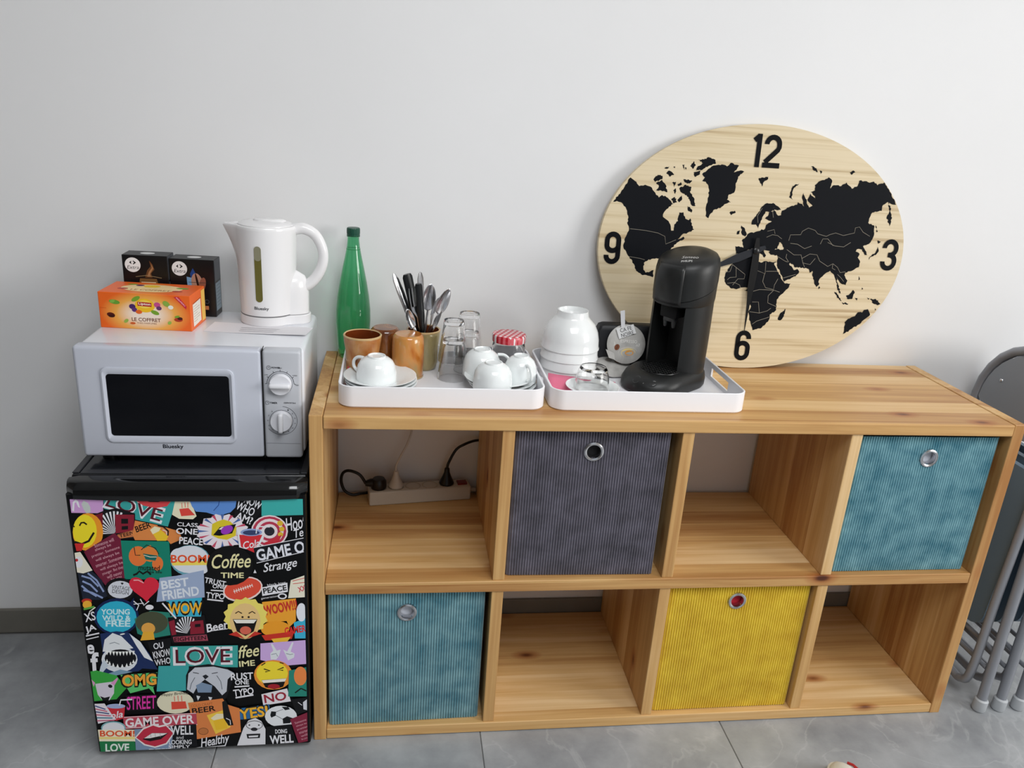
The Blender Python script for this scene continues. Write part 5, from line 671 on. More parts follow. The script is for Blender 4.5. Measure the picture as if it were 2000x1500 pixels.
S_OR = stoneware('orange_stoneware', 'b0621c', 'c98a48', 'a8905e'); S_BR = stoneware('brown_stoneware', '5a2c12', '8a5226', 'a8703c'); S_GR = stoneware('green_grey_stoneware', '8f7c4a', 'a8986a', '948c68'); S_IN = mat('brown_glaze', '6a2f12', 0.1, coat=0.3)
def flip(prof, h): return [(r, h-z) for r, z in prof][::-1]
def mug(label, x, y, h, rb, rm, rt, M, inverted, rim):
    t = thing('stoneware_mug', label, 'mug', (x, y, TZ), random.uniform(0, 6), 'stoneware mugs on the left tray')
    out = [(0, 0.0), (rb*0.90, 0.0), (rb*0.985, 0.002), (rb+(rm-rb)*0.55, h*0.07), (rm, h*0.22), (rm*1.005, h*0.6), (rt*0.975, h*0.85), (rt, h-0.0025), (rt-0.0015, h)]
    inn = [(rt-0.0030, h-0.001), (rt*0.9-0.002, h*0.75), (rm-0.005, h*0.35), (rb*0.85, 0.010), (0, 0.008)]
    a, c = (flip(out, h), flip(inn, h)) if inverted else (out, inn)
    bm = B(); lathe(bm, a, n=44); new_obj('outer_wall', bm, M, t, True)
    bm = B(); lathe(bm, ([(rt-0.0015, h)] + inn) if not inverted else flip([(rt-0.0015, h)] + inn, h), n=44); new_obj('glazed_inside', bm, S_IN, t, True)
    bm = B(); q = [(rt+0.0003, h-0.0035), (rt+0.0005, h-0.001), (rt-0.0015, h+0.0006), (rt-0.0034, h-0.001)]
    lathe(bm, q if not inverted else [(r, max(0, h-z)) for r, z in q], n=44); new_obj('rim', bm, rim, t, True); return t
RIM1 = mat('tan_rim', 'c8a878', 0.15)
random.seed(4)
mug('upright brown stoneware mug with a flared tan rim, open side up behind a white cup', 0.0885, 0.2050, 0.0950, 0.0310, 0.0335, 0.0385, stoneware('tan_stoneware', 'a05c24', 'b98552', 'c49a66'), False, RIM1)
mug('dark brown stoneware mug turned upside down beside the green bottle', 0.1330, 0.2790, 0.0900, 0.0280, 0.0330, 0.0335, S_BR, True, RIM1)
mug('orange stoneware mug turned upside down in front of the cutlery', 0.1815, 0.2260, 0.0925, 0.0300, 0.0335, 0.0330, S_OR, True, RIM1)
mug('greenish grey stoneware mug standing upright and holding the cutlery', 0.2145, 0.2830, 0.0880, 0.0285, 0.0325, 0.0362, S_GR, False, RIM1)

# ---------------------------------------------------------------- cutlery standing in the mug
def flat_piece(bm, outline, thick, bend=None):
    """outline: list of (s, half-width) along the length; lens section"""
    rings = []
    for s, hw_, yo in outline: rings.append([(hw_*math.cos(a), yo + thick*math.sin(a), s) for a in [2*PI*i/10 for i in range(10)]])
    loft(bm, rings)
def aim(o, base, tip, roll=0.0):
    base, tip = Vector(base), Vector(tip); d = (tip-base).normalized(); x = d.cross(Vector((-0.25, 0.9, -0.2))).normalized(); y = d.cross(x)
    M3 = Matrix((x, y, d)).transposed() @ Matrix.Rotation(roll, 3, 'Z'); o.location = base; o.rotation_euler = M3.to_euler()
CUT = 'cutlery standing in the stoneware mug'
def cutlery(kind, label, tip, base, Lh, roll=0.0, black=False):
    t = thing(kind, label, kind.split('_')[-1], group=CUT); L_ = (Vector(tip)-Vector(base)).length; hm = mat('black_handle', '101214', 0.3) if black else STEEL
    bm = B()
    if kind == 'table_knife':
        flat_piece(bm, [(0, 0.004, 0), (L_*0.45, 0.0045, 0), (L_*0.50, 0.0035, 0)], 0.0028); new_obj('handle', bm, hm, t, True)
        bm = B(); flat_piece(bm, [(L_*0.50, 0.0040, 0), (L_*0.55, 0.0078, 0), (L_*0.8, 0.0088, 0), (L_*0.93, 0.0078, 0), (L_*0.985, 0.0045, 0), (L_, 0.0008, 0)], 0.0009); new_obj('blade', bm, STEEL, t, True)
    elif kind == 'spoon' or kind == 'tea_spoon':
        w_ = 0.0135 if kind == 'spoon' else 0.0095
        flat_piece(bm, [(0, 0.0045, 0), (L_*0.4, 0.003, 0), (L_*0.68, 0.0022, 0)], 0.0012); new_obj('handle', bm, hm, t, True)
        bm = B(); g = {}; nu, nv = 14, 12
        for i in range(nu+1):
            f = i/nu; s = L_*0.66 + (L_*0.34)*f; hw_ = w_*math.sin(PI*(f**0.8))**0.6*(1 if f < 1 else 0) + 0.0012
            for k in range(nv+1):
                u = -1+2*k/nv; dpt = -0.006*(1-u*u)*math.sin(PI*f)
                g[i, k] = bm.verts.new((hw_*u, dpt, s))
        for i in range(nu):
            for k in range(nv): bm.faces.new((g[i, k], g[i+1, k], g[i+1, k+1], g[i, k+1]))
        ob = new_obj('bowl', bm, STEEL, t, True); md = ob.modifiers.new('thick', 'SOLIDIFY'); md.thickness = 0.001
    elif kind == 'fork':
        flat_piece(bm, [(0, 0.0045, 0), (L_*0.35, 0.003, 0), (L_*0.62, 0.0025, 0), (L_*0.70, 0.0095, -0.002), (L_*0.76, 0.0115, -0.003)], 0.0012); new_obj('handle', bm, hm, t, True)
        for k in range(4):
            bm = B(); x = -0.0098 + k*0.00653; tube(bm, [(x*0.98, -0.003, L_*0.745), (x, -0.004, L_*0.85), (x*1.02, -0.002, L_*0.94), (x*1.02, 0.0, L_)], [0.0014, 0.0013, 0.0012, 0.0006], 8); new_obj('tine', bm, STEEL, t, True)
    else:
        w_ = Lh; flat_piece(bm, [(0, 0.003, 0), (L_*0.45, 0.0045, 0), (L_*0.5, w_*0.8, 0), (L_*0.6, w_, 0), (L_*0.97, w_*1.05, 0), (L_, w_*0.8, 0)], 0.0045); new_obj('handle', bm, hm, t, True)
    aim(t, base, tip, roll); return t
cb = Vector((0.2145, 0.2830, TZ+0.010))
def bp_(dx, dy): return (cb.x+dx, cb.y+dy, cb.z)
cutlery('table_knife', 'table knife with a plain steel blade leaning furthest left in the mug', (0.1480, 0.285, 0.9560), bp_(0.012, 0.000), 0, 0.25)
cutlery('fork', 'steel fork with four tines showing between two black handles', (0.1900, 0.262, 0.9330), bp_(0.006, -0.008), 0, 0.05)
cutlery('handle_up_knife', 'knife standing handle up, broad flat black handle beside the fork', (0.1760, 0.283, 0.9560), bp_(0.008, 0.006), 0.0108, 0.1, True)
cutlery('handle_up_knife', 'knife standing handle up, narrow round black handle in the middle of the mug', (0.1995, 0.255, 0.9430), bp_(0.006, -0.014), 0.0080, 0.0, True)
cutlery('table_knife', 'table knife whose steel tip rises just behind the narrow black handle', (0.2040, 0.292, 0.9600), bp_(0.000, 0.012), 0, 0.3)
cutlery('spoon', 'large spoon leaning furthest right in the mug', (0.2660, 0.280, 0.9290), bp_(-0.012, 0.002), 0, 0.35)
cutlery('spoon', 'large spoon standing upright behind the small spoons', (0.2280, 0.300, 0.9330), bp_(-0.002, 0.012), 0, 0.0)
cutlery('fork', 'second fork seen edge on beside the large right hand spoon', (0.2450, 0.268, 0.9120), bp_(-0.010, -0.006), 0, 1.0)
cutlery('tea_spoon', 'small spoon with its shiny bowl low at the left of the mug', (0.1780, 0.252, 0.8880), bp_(0.008, -0.010), 0, 0.3)
cutlery('tea_spoon', 'small spoon low at the right edge of the mug', (0.2500, 0.258, 0.8850), bp_(-0.008, -0.008), 0, 0.9)

# ---------------------------------------------------------------- glasses
GL = mat('clear_glass', 'ffffff', 0.0, trans=1.0, ior=1.45)
def tumbler(label, x, y, z, h, rt, rb, group, thick=0.0018):
    """upside-down tumbler: rim (rt) at the bottom, thick foot (rb) at the top"""
    out = [(rt, 0.0), (rt*0.985, 0.010), (rb+(rt-rb)*0.45, h*0.55), (rb*1.06, h*0.80), (rb*1.02, h*0.92), (rb*0.96, h), (0, h)]
    inn = [(0, h-0.009), (rb*0.80, h-0.010), (rb*1.02-thick, h*0.78), (rb+(rt-rb)*0.45-thick, h*0.53), (rt*0.985-thick, 0.010), (rt-thick, 0.0)]
    bm = B(); lathe(bm, out+inn, n=44, close=True); o = new_obj('tumbler', bm, GL, None, True); o.location = (x, y, z); tag(o, label, 'glass', group); return o
tumbler('lower glass of the front stack of upturned tumblers', 0.2745, 0.2150, TZ, 0.088, 0.0300, 0.0215, 'stacked tumblers')
tumbler('upper glass of the front stack of upturned tumblers', 0.2745, 0.2150, TZ+0.040, 0.088, 0.0305, 0.0215, 'stacked tumblers')
tumbler('lower glass of the rear stack of upturned tumblers by the wall', 0.3120, 0.2760, TZ, 0.088, 0.0300, 0.0220, 'stacked tumblers')
tumbler('upper glass of the rear stack of upturned tumblers by the wall', 0.3120, 0.2760, TZ+0.040, 0.088, 0.0305, 0.0220, 'stacked tumblers')

# ---------------------------------------------------------------- jam jar
jr = thing('jam_jar', 'glass jar with a red and white gingham lid at the back of the left tray', 'jar', (0.4010, 0.2760, TZ))
jr.scale = (1.06, 1.06, 1.09)
bm = B(); ro = [(0, 0), (0.030, 0), (0.034, 0.004), (0.0345, 0.050), (0.033, 0.058), (0.0315, 0.062), (0.0315, 0.068), (0.0295, 0.068), (0.0295, 0.061), (0.0320, 0.050), (0.0315, 0.006), (0, 0.005)]
lathe(bm, ro, n=44); new_obj('jar_glass', bm, GL, jr, True)
def gingham():
    M = bpy.data.materials.new('red_gingham'); M.use_nodes = True; nt = M.node_tree; N = nt.nodes; L = nt.links; b = N['Principled BSDF']; tc = N.new('ShaderNodeTexCoord'); sp = N.new('ShaderNodeSeparateXYZ'); mp = N.new('ShaderNodeMapping'); mp.inputs['Rotation'].default_value = (0, 0, 0.5); L.new(tc.outputs['Object'], mp.inputs['Vector']); L.new(mp.outputs[0], sp.inputs[0]); hs = []
    for i in (0, 1):
        a = N.new('ShaderNodeMath'); a.operation = 'MULTIPLY'; a.inputs[1].default_value = 95; L.new(sp.outputs[i], a.inputs[0]); f = N.new('ShaderNodeMath'); f.operation = 'FRACT'; L.new(a.outputs[0], f.inputs[0]); g = N.new('ShaderNodeMath'); g.operation = 'GREATER_THAN'; g.inputs[1].default_value = 0.5; L.new(f.outputs[0], g.inputs[0]); hs.append(g)
    s = N.new('ShaderNodeMath'); s.operation = 'ADD'; L.new(hs[0].outputs[0], s.inputs[0]); L.new(hs[1].outputs[0], s.inputs[1]); h = N.new('ShaderNodeMath'); h.operation = 'MULTIPLY'; h.inputs[1].default_value = 0.5; L.new(s.outputs[0], h.inputs[0])
    cr = N.new('ShaderNodeValToRGB'); cr.color_ramp.interpolation = 'CONSTANT'; e = cr.color_ramp.elements; e[0].color = lin('f2ecec'); e[1].position = 0.8; e[1].color = lin('b81c2c'); k = e.new(0.3); k.color = lin('d8606a'); L.new(h.outputs[0], cr.inputs[0]); L.new(cr.outputs[0], b.inputs['Base Color']); b.inputs['Roughness'].default_value = 0.25; return M
bm = B(); lathe(bm, [(0.0330, 0.0625), (0.0352, 0.0630), (0.0356, 0.0740), (0.0340, 0.0772), (0.0300, 0.0782), (0, 0.0776)], n=44); new_obj('lid', bm, gingham(), jr, True)

# ---------------------------------------------------------------- cups and saucers
def saucer(label, x, y, z, r=0.072, group='white saucers'):
    bm = B(); k = r/0.072; lathe(bm, [(0, 0.003), (0.022*k, 0.003), (0.024*k, 0.0), (0.027*k, 0.0), (0.030*k, 0.003), (0.050*k, 0.0085), (0.0715*k, 0.0165), (0.072*k, 0.0178), (0.0705*k, 0.0180), (0.050*k, 0.0115), (0.028*k, 0.0065), (0, 0.0060)], n=52)
    o = new_obj('saucer', bm, PORC, None, True); o.location = (x, y, z); tag(o, label, 'saucer', group); return o
saucer('lowest white saucer of the stack at the front left of the left tray', 0.1285, 0.1430, TZ); saucer('middle white saucer of the stack at the front left of the left tray', 0.1275, 0.1430, TZ+0.0064); saucer('top white saucer under the single upturned cup', 0.1260, 0.1430, TZ+0.0128)
saucer('lowest white saucer under the three upturned cups', 0.3740, 0.1480, TZ, 0.070); saucer('middle white saucer under the three upturned cups', 0.3700, 0.1500, TZ+0.0064, 0.070); saucer('top white saucer directly under the three upturned cups', 0.3655, 0.1520, TZ+0.0128, 0.070)
def cup(label, x, y, z, ang, tilt=(0, 0), h=0.058, r=0.0395):
    t = thing('coffee_cup', label, 'cup', (x, y, z), 0, 'upturned white coffee cups'); t.rotation_euler = (tilt[0], tilt[1], ang)
    out = [(r, 0.0), (r*1.0, 0.012), (r*0.985, 0.024), (r*0.93, 0.036), (r*0.80, 0.046), (r*0.60, 0.0525), (r*0.47, 0.0545), (r*0.44, 0.058), (r*0.39, 0.058), (r*0.36, 0.0560), (0, 0.0555)]
    inn = [(0, 0.051), (r*0.55, 0.050), (r*0.76, 0.043), (r*0.89, 0.034), (r*0.945, 0.022), (r*0.955, 0.0)]
    bm = B(); lathe(bm, [(a, b_*h/0.058) for a, b_ in out+inn], n=48, close=True); new_obj('cup_bowl', bm, PORC, t, True)
    hp_ = spline([(r*0.97, 0, 0.012), (r*1.22, 0, 0.011), (r*1.47, 0, 0.019), (r*1.46, 0, 0.031), (r*1.20, 0, 0.040), (r*0.84, 0, 0.0415)], 5)
    bm = B(); tube(bm, hp_, 0.0034, 10); new_obj('handle', bm, PORC, t, True); return t
SZ = TZ+0.0128+0.0068
cup('white cup upside down alone on the left saucers', 0.1190, 0.1330, SZ, math.radians(142), h=0.054)
cup('white cup upside down at the back of the three right hand cups', 0.3340, 0.1890, SZ+0.0010, math.radians(8), h=0.055)
cup('white cup upside down in front, overlapping the two cups behind', 0.3485, 0.1080, SZ+0.0005, math.radians(75), h=0.054)
cup('white cup upside down at the right with its handle towards the viewer', 0.4100, 0.1520, SZ+0.0010, math.radians(-72), r=0.0345, h=0.055)
# red napkin corner behind the left cup
bm = B(); pl = [(0.056, 0.150), (0.098, 0.152), (0.100, 0.172), (0.060, 0.172)]
g0 = lambda x, y: (x, y+0.012, TZ+0.001+(0.030 if y > 0.16 else 0)); g1 = lambda x, y: (x, y+0.0128, TZ+0.0018+(0.030 if y > 0.16 else 0)); prism(bm, pl, g0, g1)
o = new_obj('napkin', bm, mat('red_napkin', 'c23a4c', 0.8)); tag(o, 'small red napkin tucked behind the left saucers', 'napkin')

# ---------------------------------------------------------------- right tray: bowls, napkin, glass
def bowl(label, z, r, foot):
    bm = B(); s = r/0.062; h = 0.072*s
    out = [(r*1.0, 0), (r*1.022, 0.001), (r*1.022, 0.0035), (r*0.995, 0.006), (r*0.985, 0.022), (r*0.93, 0.038), (r*0.80, 0.055), (r*0.60, 0.0675), (0.0350, 0.0715), (0.0335, 0.0830), (0.0310, 0.0830), (0.0290, 0.0735), (0, 0.0725)]
    inn = [(0, 0.069), (r*0.56, 0.0645), (r*0.76, 0.053), (r*0.89, 0.037), (r*0.945, 0.022), (r*0.95, 0.0)]
    lathe(bm, out+inn, n=52, close=True); o = new_obj('bowl', bm, mat('white_bowl_porcelain', 'eef0f0', 0.1, coat=0.4), None, True); o.location = (0.5335, 0.2560, z); tag(o, label, 'bowl', 'stack of upturned white bowls'); return o
for k, lb in enumerate(('bottom bowl of the upturned white stack', 'second bowl from the bottom of the upturned white stack', 'third bowl from the bottom of the upturned white stack', 'topmost bowl of the upturned white stack showing its foot ring')): bowl(lb, TZ+0.0002+k*0.0215, 0.0625, 0)
def pink():
    bm = B(); cs = [(0.4680, 0.130), (0.6150, 0.122), (0.6220, 0.178), (0.4760, 0.186)]; g = {}
    for i in range(9):
        for j in range(7):
            u, v = i/8, j/6
            x = (cs[0][0]*(1-u)+cs[1][0]*u)*(1-v)+(cs[3][0]*(1-u)+cs[2][0]*u)*v; y = (cs[0][1]*(1-u)+cs[1][1]*u)*(1-v)+(cs[3][1]*(1-u)+cs[2][1]*u)*v
            g[i, j] = bm.verts.new((x, y, TZ+0.0006+0.055*max(0, v-0.55)*max(0, 1-0.55*u)+0.012*max(0, 0.10-u)))
    for i in range(8):
        for j in range(6): bm.faces.new((g[i, j], g[i+1, j], g[i+1, j+1], g[i, j+1]))
    o = new_obj('napkin', bm, mat('pink_napkin', 'ee7f9c', 0.85), None, True); md = o.modifiers.new('thick', 'SOLIDIFY'); md.thickness = 0.0006; md.offset = 1; tag(o, 'pink paper napkin under the small glass on the right tray', 'napkin')
pink()
saucer('white saucer on the pink napkin under the upturned glass', 0.5610, 0.1330, TZ+0.0016, 0.056)
bm = B(); lathe(bm, [(0.0335, 0), (0.0330, 0.012), (0.0305, 0.030), (0.0270, 0.041), (0.0235, 0.0450), (0, 0.0450), (0, 0.0385), (0.0225, 0.0385), (0.0255, 0.036), (0.0288, 0.029), (0.0312, 0.012), (0.0316, 0)], n=44, close=True)
bmesh.ops.remove_doubles(bm, verts=list(bm.verts), dist=1e-6); o = new_obj('espresso_glass', bm, GL, None, True); o.scale = (1.09, 1.09, 1.18); o.location = (0.5600, 0.1360, TZ+0.0016+0.0055); tag(o, 'small clear glass upside down on a saucer by the coffee machine', 'glass')

# ---------------------------------------------------------------- coffee pads
bx_ = thing('pad_box', 'black box of coffee pads standing behind the espresso pad', 'box', (0.6740, 0.3010, TZ), math.radians(-1))
bx_.scale = (1.06, 1.0, 1.05)
bm = B(); rings = []
for z, k in ((0, 0), (0.090, 0.0), (0.100, -0.004), (0.103, -0.010)): rings.append([(x, y, z) for x, y in rrect(0.068+k, 0.018+k*0.5, 0.006, 4)])
loft(bm, rings); new_obj('carton', bm, mat('black_pad_carton', '17181c', 0.5), bx_, True)
pd = thing('coffee_pad', 'round sealed espresso coffee pad leaning against the black box', 'coffee pad', (0.6630, 0.2560, TZ+0.0270))
pd.rotation_euler = (math.radians(-14), 0, 0)
bm = B(); n = 40; rings = []
for r, y in ((0.0440, 0.0), (0.0440, 0.0012), (0.036, 0.0045), (0.020, 0.0075), (0.001, 0.0085)): rings.append([(r*math.cos(2*PI*i/n), -y, 0.0450+r*math.sin(2*PI*i/n)) for i in range(n)])
loft(bm, rings); FOIL = mat('grey_foil', 'b4b2ae', 0.35, var=0.15, scale=60, bump=0.3); new_obj('sachet', bm, FOIL, pd, True)
def pdm(x, z, h):
    r = math.hypot(x, z-0.045); return Vector((x, -(0.0085*max(0, 1-(r/0.045)**2)+0.0006+h), z))
P = [['p', 'a5a39f', ellp(0, 0.045, 0.040, 0.040, 36)], ['p', 'd8d2c8', ellp(0.003, 0.026, 0.022, 0.014)], ['p', 'f0d890', ellp(0.004, 0.026, 0.0165, 0.0105)], ['p', 'e0a050', ellp(0.006, 0.026, 0.010, 0.006)], ['p', '9a5030', ellp(0.006, 0.0135, 0.013, 0.005)], txt('e4e2de', 'ESPRESSO', 0.004, 0.0515, 0.038, 0.0070, -2, 0.03), ['p', '7a4a34', ellp(-0.0225, 0.038, 0.0055, 0.0070, rot=-20)], ['s', '3c2418', strk([(-0.0245, 0.0335), (-0.0215, 0.0380), (-0.0225, 0.0430)], 0.001)], ['p', '8a6a52', ellp(0.030, 0.030, 0.003, 0.004)], ['p', '6a625a', ellp(-0.029, 0.062, 0.003, 0.003)], ['p', 'cfccc6', ellp(-0.030, 0.046, 0.004, 0.005)], txt('e4e2de', 'n7', 0.026, 0.0435, 0.010, 0.0065, 0, 0.02)]
prints('pad_print', P, pdm, pd)
bm = B(); c_ = [(-0.0270, 0.0790), (0.0120, 0.0900), (0.0190, 0.0700), (-0.0190, 0.0560)]; prism(bm, c_, lambda x, z: (x, -0.0098, z), lambda x, z: (x, -0.0090, z)); tg = new_obj('paper_tag', bm, mat('tag_white', 'e8e8e8', 0.7), pd)
prints('tag_lettering', [txt('26262a', "CA FE", -0.0050, 0.0785, 0.0270, 0.0085, 17, 0.0, 0), txt('26262a', 'NOIRE', -0.0010, 0.0680, 0.0290, 0.0085, 17)], lambda x, z, h: Vector((x, -0.0098-h, z)), tg)
bm = B(); c_ = [(-0.0190, 0.1180), (-0.0090, 0.1200), (-0.0065, 0.0800), (-0.0150, 0.0780)]; prism(bm, c_, lambda x, z: (x, -0.0088, z), lambda x, z: (x, -0.0082, z)); new_obj('tear_strip', bm, mat('strip_white', 'e4e4e6', 0.6), pd)
bm = B(); c_ = [(-0.0480, 0.0330), (-0.0290, 0.0250), (-0.0260, 0.0100), (-0.0400, 0.0140)]; prism(bm, c_, lambda x, z: (x, -0.0080, z), lambda x, z: (x, -0.0072, z)); new_obj('seal_flap', bm, FOIL, pd)

p2 = thing('coffee_pad', 'crumpled sealed coffee pad lying below the espresso pad', 'coffee pad', (0.6480, 0.2340, TZ), math.radians(10)); p2.rotation_euler = (math.radians(-62), 0, math.radians(10))
bm = B(); rings = []
for r, y in ((0.0400, 0.0), (0.0400, 0.0012), (0.033, 0.0045), (0.018, 0.0075), (0.001, 0.0085)): rings.append([(r*math.cos(2*PI*i/n), -y, 0.0410+r*math.sin(2*PI*i/n)*(0.95+0.05*math.sin(5*2*PI*i/n))) for i in range(n)])
loft(bm, rings); new_obj('sachet', bm, FOIL, p2, True)
prints('pad_print', [['p', '6a4a3a', ellp(0.010, 0.046, 0.010, 0.008)], ['p', '8c8680', ellp(-0.012, 0.052, 0.008, 0.006)]], lambda x, z, h: Vector((x, -(0.0085*max(0, 1-((x*x+(z-0.041)**2)/0.041**2))+0.0008+h), z)), p2)

# ---------------------------------------------------------------- coffee machine
cm_ = thing('coffee_machine', 'matt black pad coffee machine with a rounded column on the right tray', 'coffee machine', (0.7670, 0.2290, TZ), math.radians(-52))
cm_.scale = (0.94, 0.94, 0.955)
MB = mat('coffee_machine_black', '191a1a', 0.42); MB2 = mat('coffee_machine_dark', '0c0c0d', 0.5, spec=0.2)
def cap_ring(d, r, z, n=24, wd=1.0):
    o = [(r*math.cos(t)*wd, r*math.sin(t), z) for t in [PI*k/n for k in range(n+1)]]
    o += [(r*math.cos(t)*wd, -d + r*math.sin(t), z) for t in [PI+PI*k/n for k in range(n+1)]]; return o
bm = B(); loft(bm, [cap_ring(0.0800, 0.0700, 0.0), cap_ring(0.0820, 0.0735, 0.006), cap_ring(0.0800, 0.0740, 0.020), cap_ring(0.0720, 0.0715, 0.032), cap_ring(0.0620, 0.0640, 0.0405), cap_ring(0.0600, 0.0560, 0.0425)]); bs = new_obj('base', bm, MB, cm_, True)
bm = B(); lathe(bm, [(0, 0.0440), (0.0470, 0.0440), (0.0480, 0.0425), (0.0480, 0.0405)], 0, -0.0640, 40); gr = new_obj('drip_grid', bm, mat('drip_grid_black', '0e0e0f', 0.3), bs, True)
bm = B()
for i in range(-5, 6):
    for j in range(-5, 6):
        if i*i+j*j < 27: lathe_ = bmesh.new(); lathe(lathe_, [(0, 0.0452), (0.0022, 0.0450), (0.0024, 0.0438)], i*0.0082, -0.0640+j*0.0082, 6); merge(bm, lathe_)
sg = new_obj('grid_studs', bm, MB, gr); sg['kind'] = 'stuff'
# column with a hollow front
def col_ring(z, r, cut):
    o = []
    for i in range(49):
        t = math.radians(-90) + 2*PI*i/48; x, y = r*math.cos(t), r*math.sin(t)
        if i == 48: break
        if y < 0 and abs(x) < 0.040: y = 0.012 if abs(x) < 0.035 else (-0.030 if abs(x) > 0.0375 else -0.010)
        o.append((x, y, z))
    return o
bm = B(); loft(bm, [col_ring(z, 0.0690-0.0010*abs(z-0.12)/0.1, -0.016) for z in (0.028, 0.06, 0.10, 0.14, 0.18, 0.205)]); new_obj('column', bm, MB, cm_, True)
bm = B(); N_ = 48
def hd(r, z, fwd=0.0, dz=0.0):
    o = []
    for i in range(N_):
        t = 2*PI*i/N_; f = max(0, -math.sin(t)); o.append((r*math.cos(t), r*math.sin(t) - fwd*f, z + dz*math.sin(t)))
    return o
loft(bm, [hd(0.0600, 0.186, 0.0), hd(0.0670, 0.190, 0.002), hd(0.0695, 0.200, 0.004, 0.010), hd(0.0700, 0.2275, 0.005, 0.0300)]); new_obj('head', bm, MB, cm_, True)
bm = B(); dome = [(0.0705, 0.2290, 0.0300), (0.0705, 0.2550, 0.022), (0.0700, 0.2720, 0.016), (0.0675, 0.2850, 0.014), (0.0620, 0.2940, 0.012), (0.0500, 0.3000, 0.010), (0.0300, 0.3035, 0.006), (0.0080, 0.3045, 0.001)]
loft(bm, [hd(r, z, 0.005*(r/0.07), dz) for r, z, dz in dome]); ld = new_obj('lid', bm, MB, cm_, True)
def dome_z(x, y):
    r = math.hypot(x, y); t = math.atan2(y, x)
    for (r1, z1, d1), (r0, z0, d0) in list(zip(dome[:-1], dome[1:]))[::-1]:
        if r <= r1:
            f = max(0, (r-r0)/max(1e-6, r1-r0)); return z0+(z1-z0)*f+(d0+(d1-d0)*f)*math.sin(t)
    return 0.27
prints('brand_lettering', [txt('c4c4c2', 'Senseo', 0.0215, -0.0330, 0.036, 0.0105, 32, 0.0, 0.3), txt('c4c4c2', 'PHILIPS', 0.0240, -0.0490, 0.024, 0.0052, 32, 0.04)], lambda x, y, h: Vector((x, y, dome_z(x, y+0.002)+0.0012+h)), ld)
# lever on the front of the lid
bm = B(); g = {}
for i in range(13):
    for j in range(9):
        a = math.radians(-90 + (-28+56*i/12)); z = 0.196 + 0.086*j/8; rr = 0.0755 + 0.003*math.sin(PI*j/8) - 0.006*(max(0, j-5)/3)**2
        g[i, j] = bm.verts.new((rr*math.cos(a), rr*math.sin(a)-0.003, z))
for i in range(12):
    for j in range(8): bm.faces.new((g[i, j], g[i+1, j], g[i+1, j+1], g[i, j+1]))
o = new_obj('lever', bm, mat('coffee_lever_black', '202121', 0.35), cm_, True); md = o.modifiers.new('thick', 'SOLIDIFY'); md.thickness = 0.006; md.offset = -1
bm = B(); box(bm, -0.022, 0.022, -0.058, -0.020, 0.160, 0.192, 0.004, 2); sp_ = new_obj('spout_holder', bm, MB2, cm_, True)
bm = B()
for s in (-1, 1):
    t = bmesh.new(); tube(t, [(s*0.010, -0.045, 0.165), (s*0.011, -0.047, 0.150), (s*0.011, -0.046, 0.138)], [0.006, 0.0055, 0.004], 10); merge(bm, t)
box(bm, -0.016, 0.016, -0.052, -0.036, 0.150, 0.166, 0.003, 2); new_obj('spout', bm, mat('spout_black', '242424', 0.3), sp_, True)
def bpos(x, z, h):
    # on the sloping front of the base, x = angle offset in metres
    a = -PI/2 + x/0.070; k = max(0, min(1, (z-0.020)/0.0205)); r = 0.0740 - 0.010*k*k + h; d = 0.080 - 0.018*k
    return Vector((r*math.cos(a), -d + r*math.sin(a), z + h))
P = [['s', '4c4c4c', strk([(-0.004+0.0075*math.cos(a*PI/8), 0.0300+0.0060*math.sin(a*PI/8)) for a in range(17)], 0.0008)], ['p', '2a2b2c', ellp(0.036, 0.030, 0.0085, 0.0065)], ['s', '8a8a8a', strk([(0.036+0.0050*math.cos(a*PI/6), 0.030+0.0036*math.sin(a*PI/6)) for a in range(-3, 7)], 0.0010)], ['p', 'd8d8d8', ellp(0.0140, 0.0320, 0.0010, 0.0010, 10)], ['p', 'd8d8d8', ellp(0.0190, 0.0316, 0.0010, 0.0010, 10)], ['p', '6a6a6a', ellp(0.0160, 0.0270, 0.0010, 0.0010, 10)]]
prints('button_print', P, bpos, bs, 0.0008)
bm = B(); tube(bm, spline([(-0.03, 0.066, 0.035), (-0.055, 0.076, 0.040), (-0.080, 0.070, 0.020), (-0.090, 0.060, 0.006)], 5), 0.0028, 8); new_obj('power_lead', bm, BLACK, cm_, True)

# ---------------------------------------------------------------- oval wall clock leaning on the wall
CA, CBX = 0.3709, 0.2782; CZ = 0.2792
ck = thing('wall_clock', 'large oval wooden clock with a black world map leaning on the wall', 'clock', (0.97207, 0.3400, ZT1), 0)
ck.rotation_euler = (-math.atan2(0.048, 0.5527), 0, 0)
def veneer():
    M = bpy.data.materials.new('pale_wood_veneer'); M.use_nodes = True; nt = M.node_tree; N = nt.nodes; L = nt.links; b = N['Principled BSDF']
    tc = N.new('ShaderNodeTexCoord'); mp = N.new('ShaderNodeMapping'); mp.inputs['Scale'].default_value = (2.0, 8, 110); L.new(tc.outputs['Object'], mp.inputs['Vector'])
    n1 = N.new('ShaderNodeTexNoise'); n1.inputs['Scale'].default_value = 1.0; n1.inputs['Detail'].default_value = 7; n1.inputs['Distortion'].default_value = 0.35; L.new(mp.outputs[0], n1.inputs['Vector'])
    cr = N.new('ShaderNodeValToRGB'); L.new(n1.outputs['Fac'], cr.inputs[0]); e = cr.color_ramp.elements; e[0].position = 0.30; e[0].color = lin('b8a07a'); e[1].position = 0.55; e[1].color = lin('dccbaa'); k = e.new(0.42); k.color = lin('d2bf9a')
    L.new(cr.outputs[0], b.inputs['Base Color']); b.inputs['Roughness'].default_value = 0.5; return M
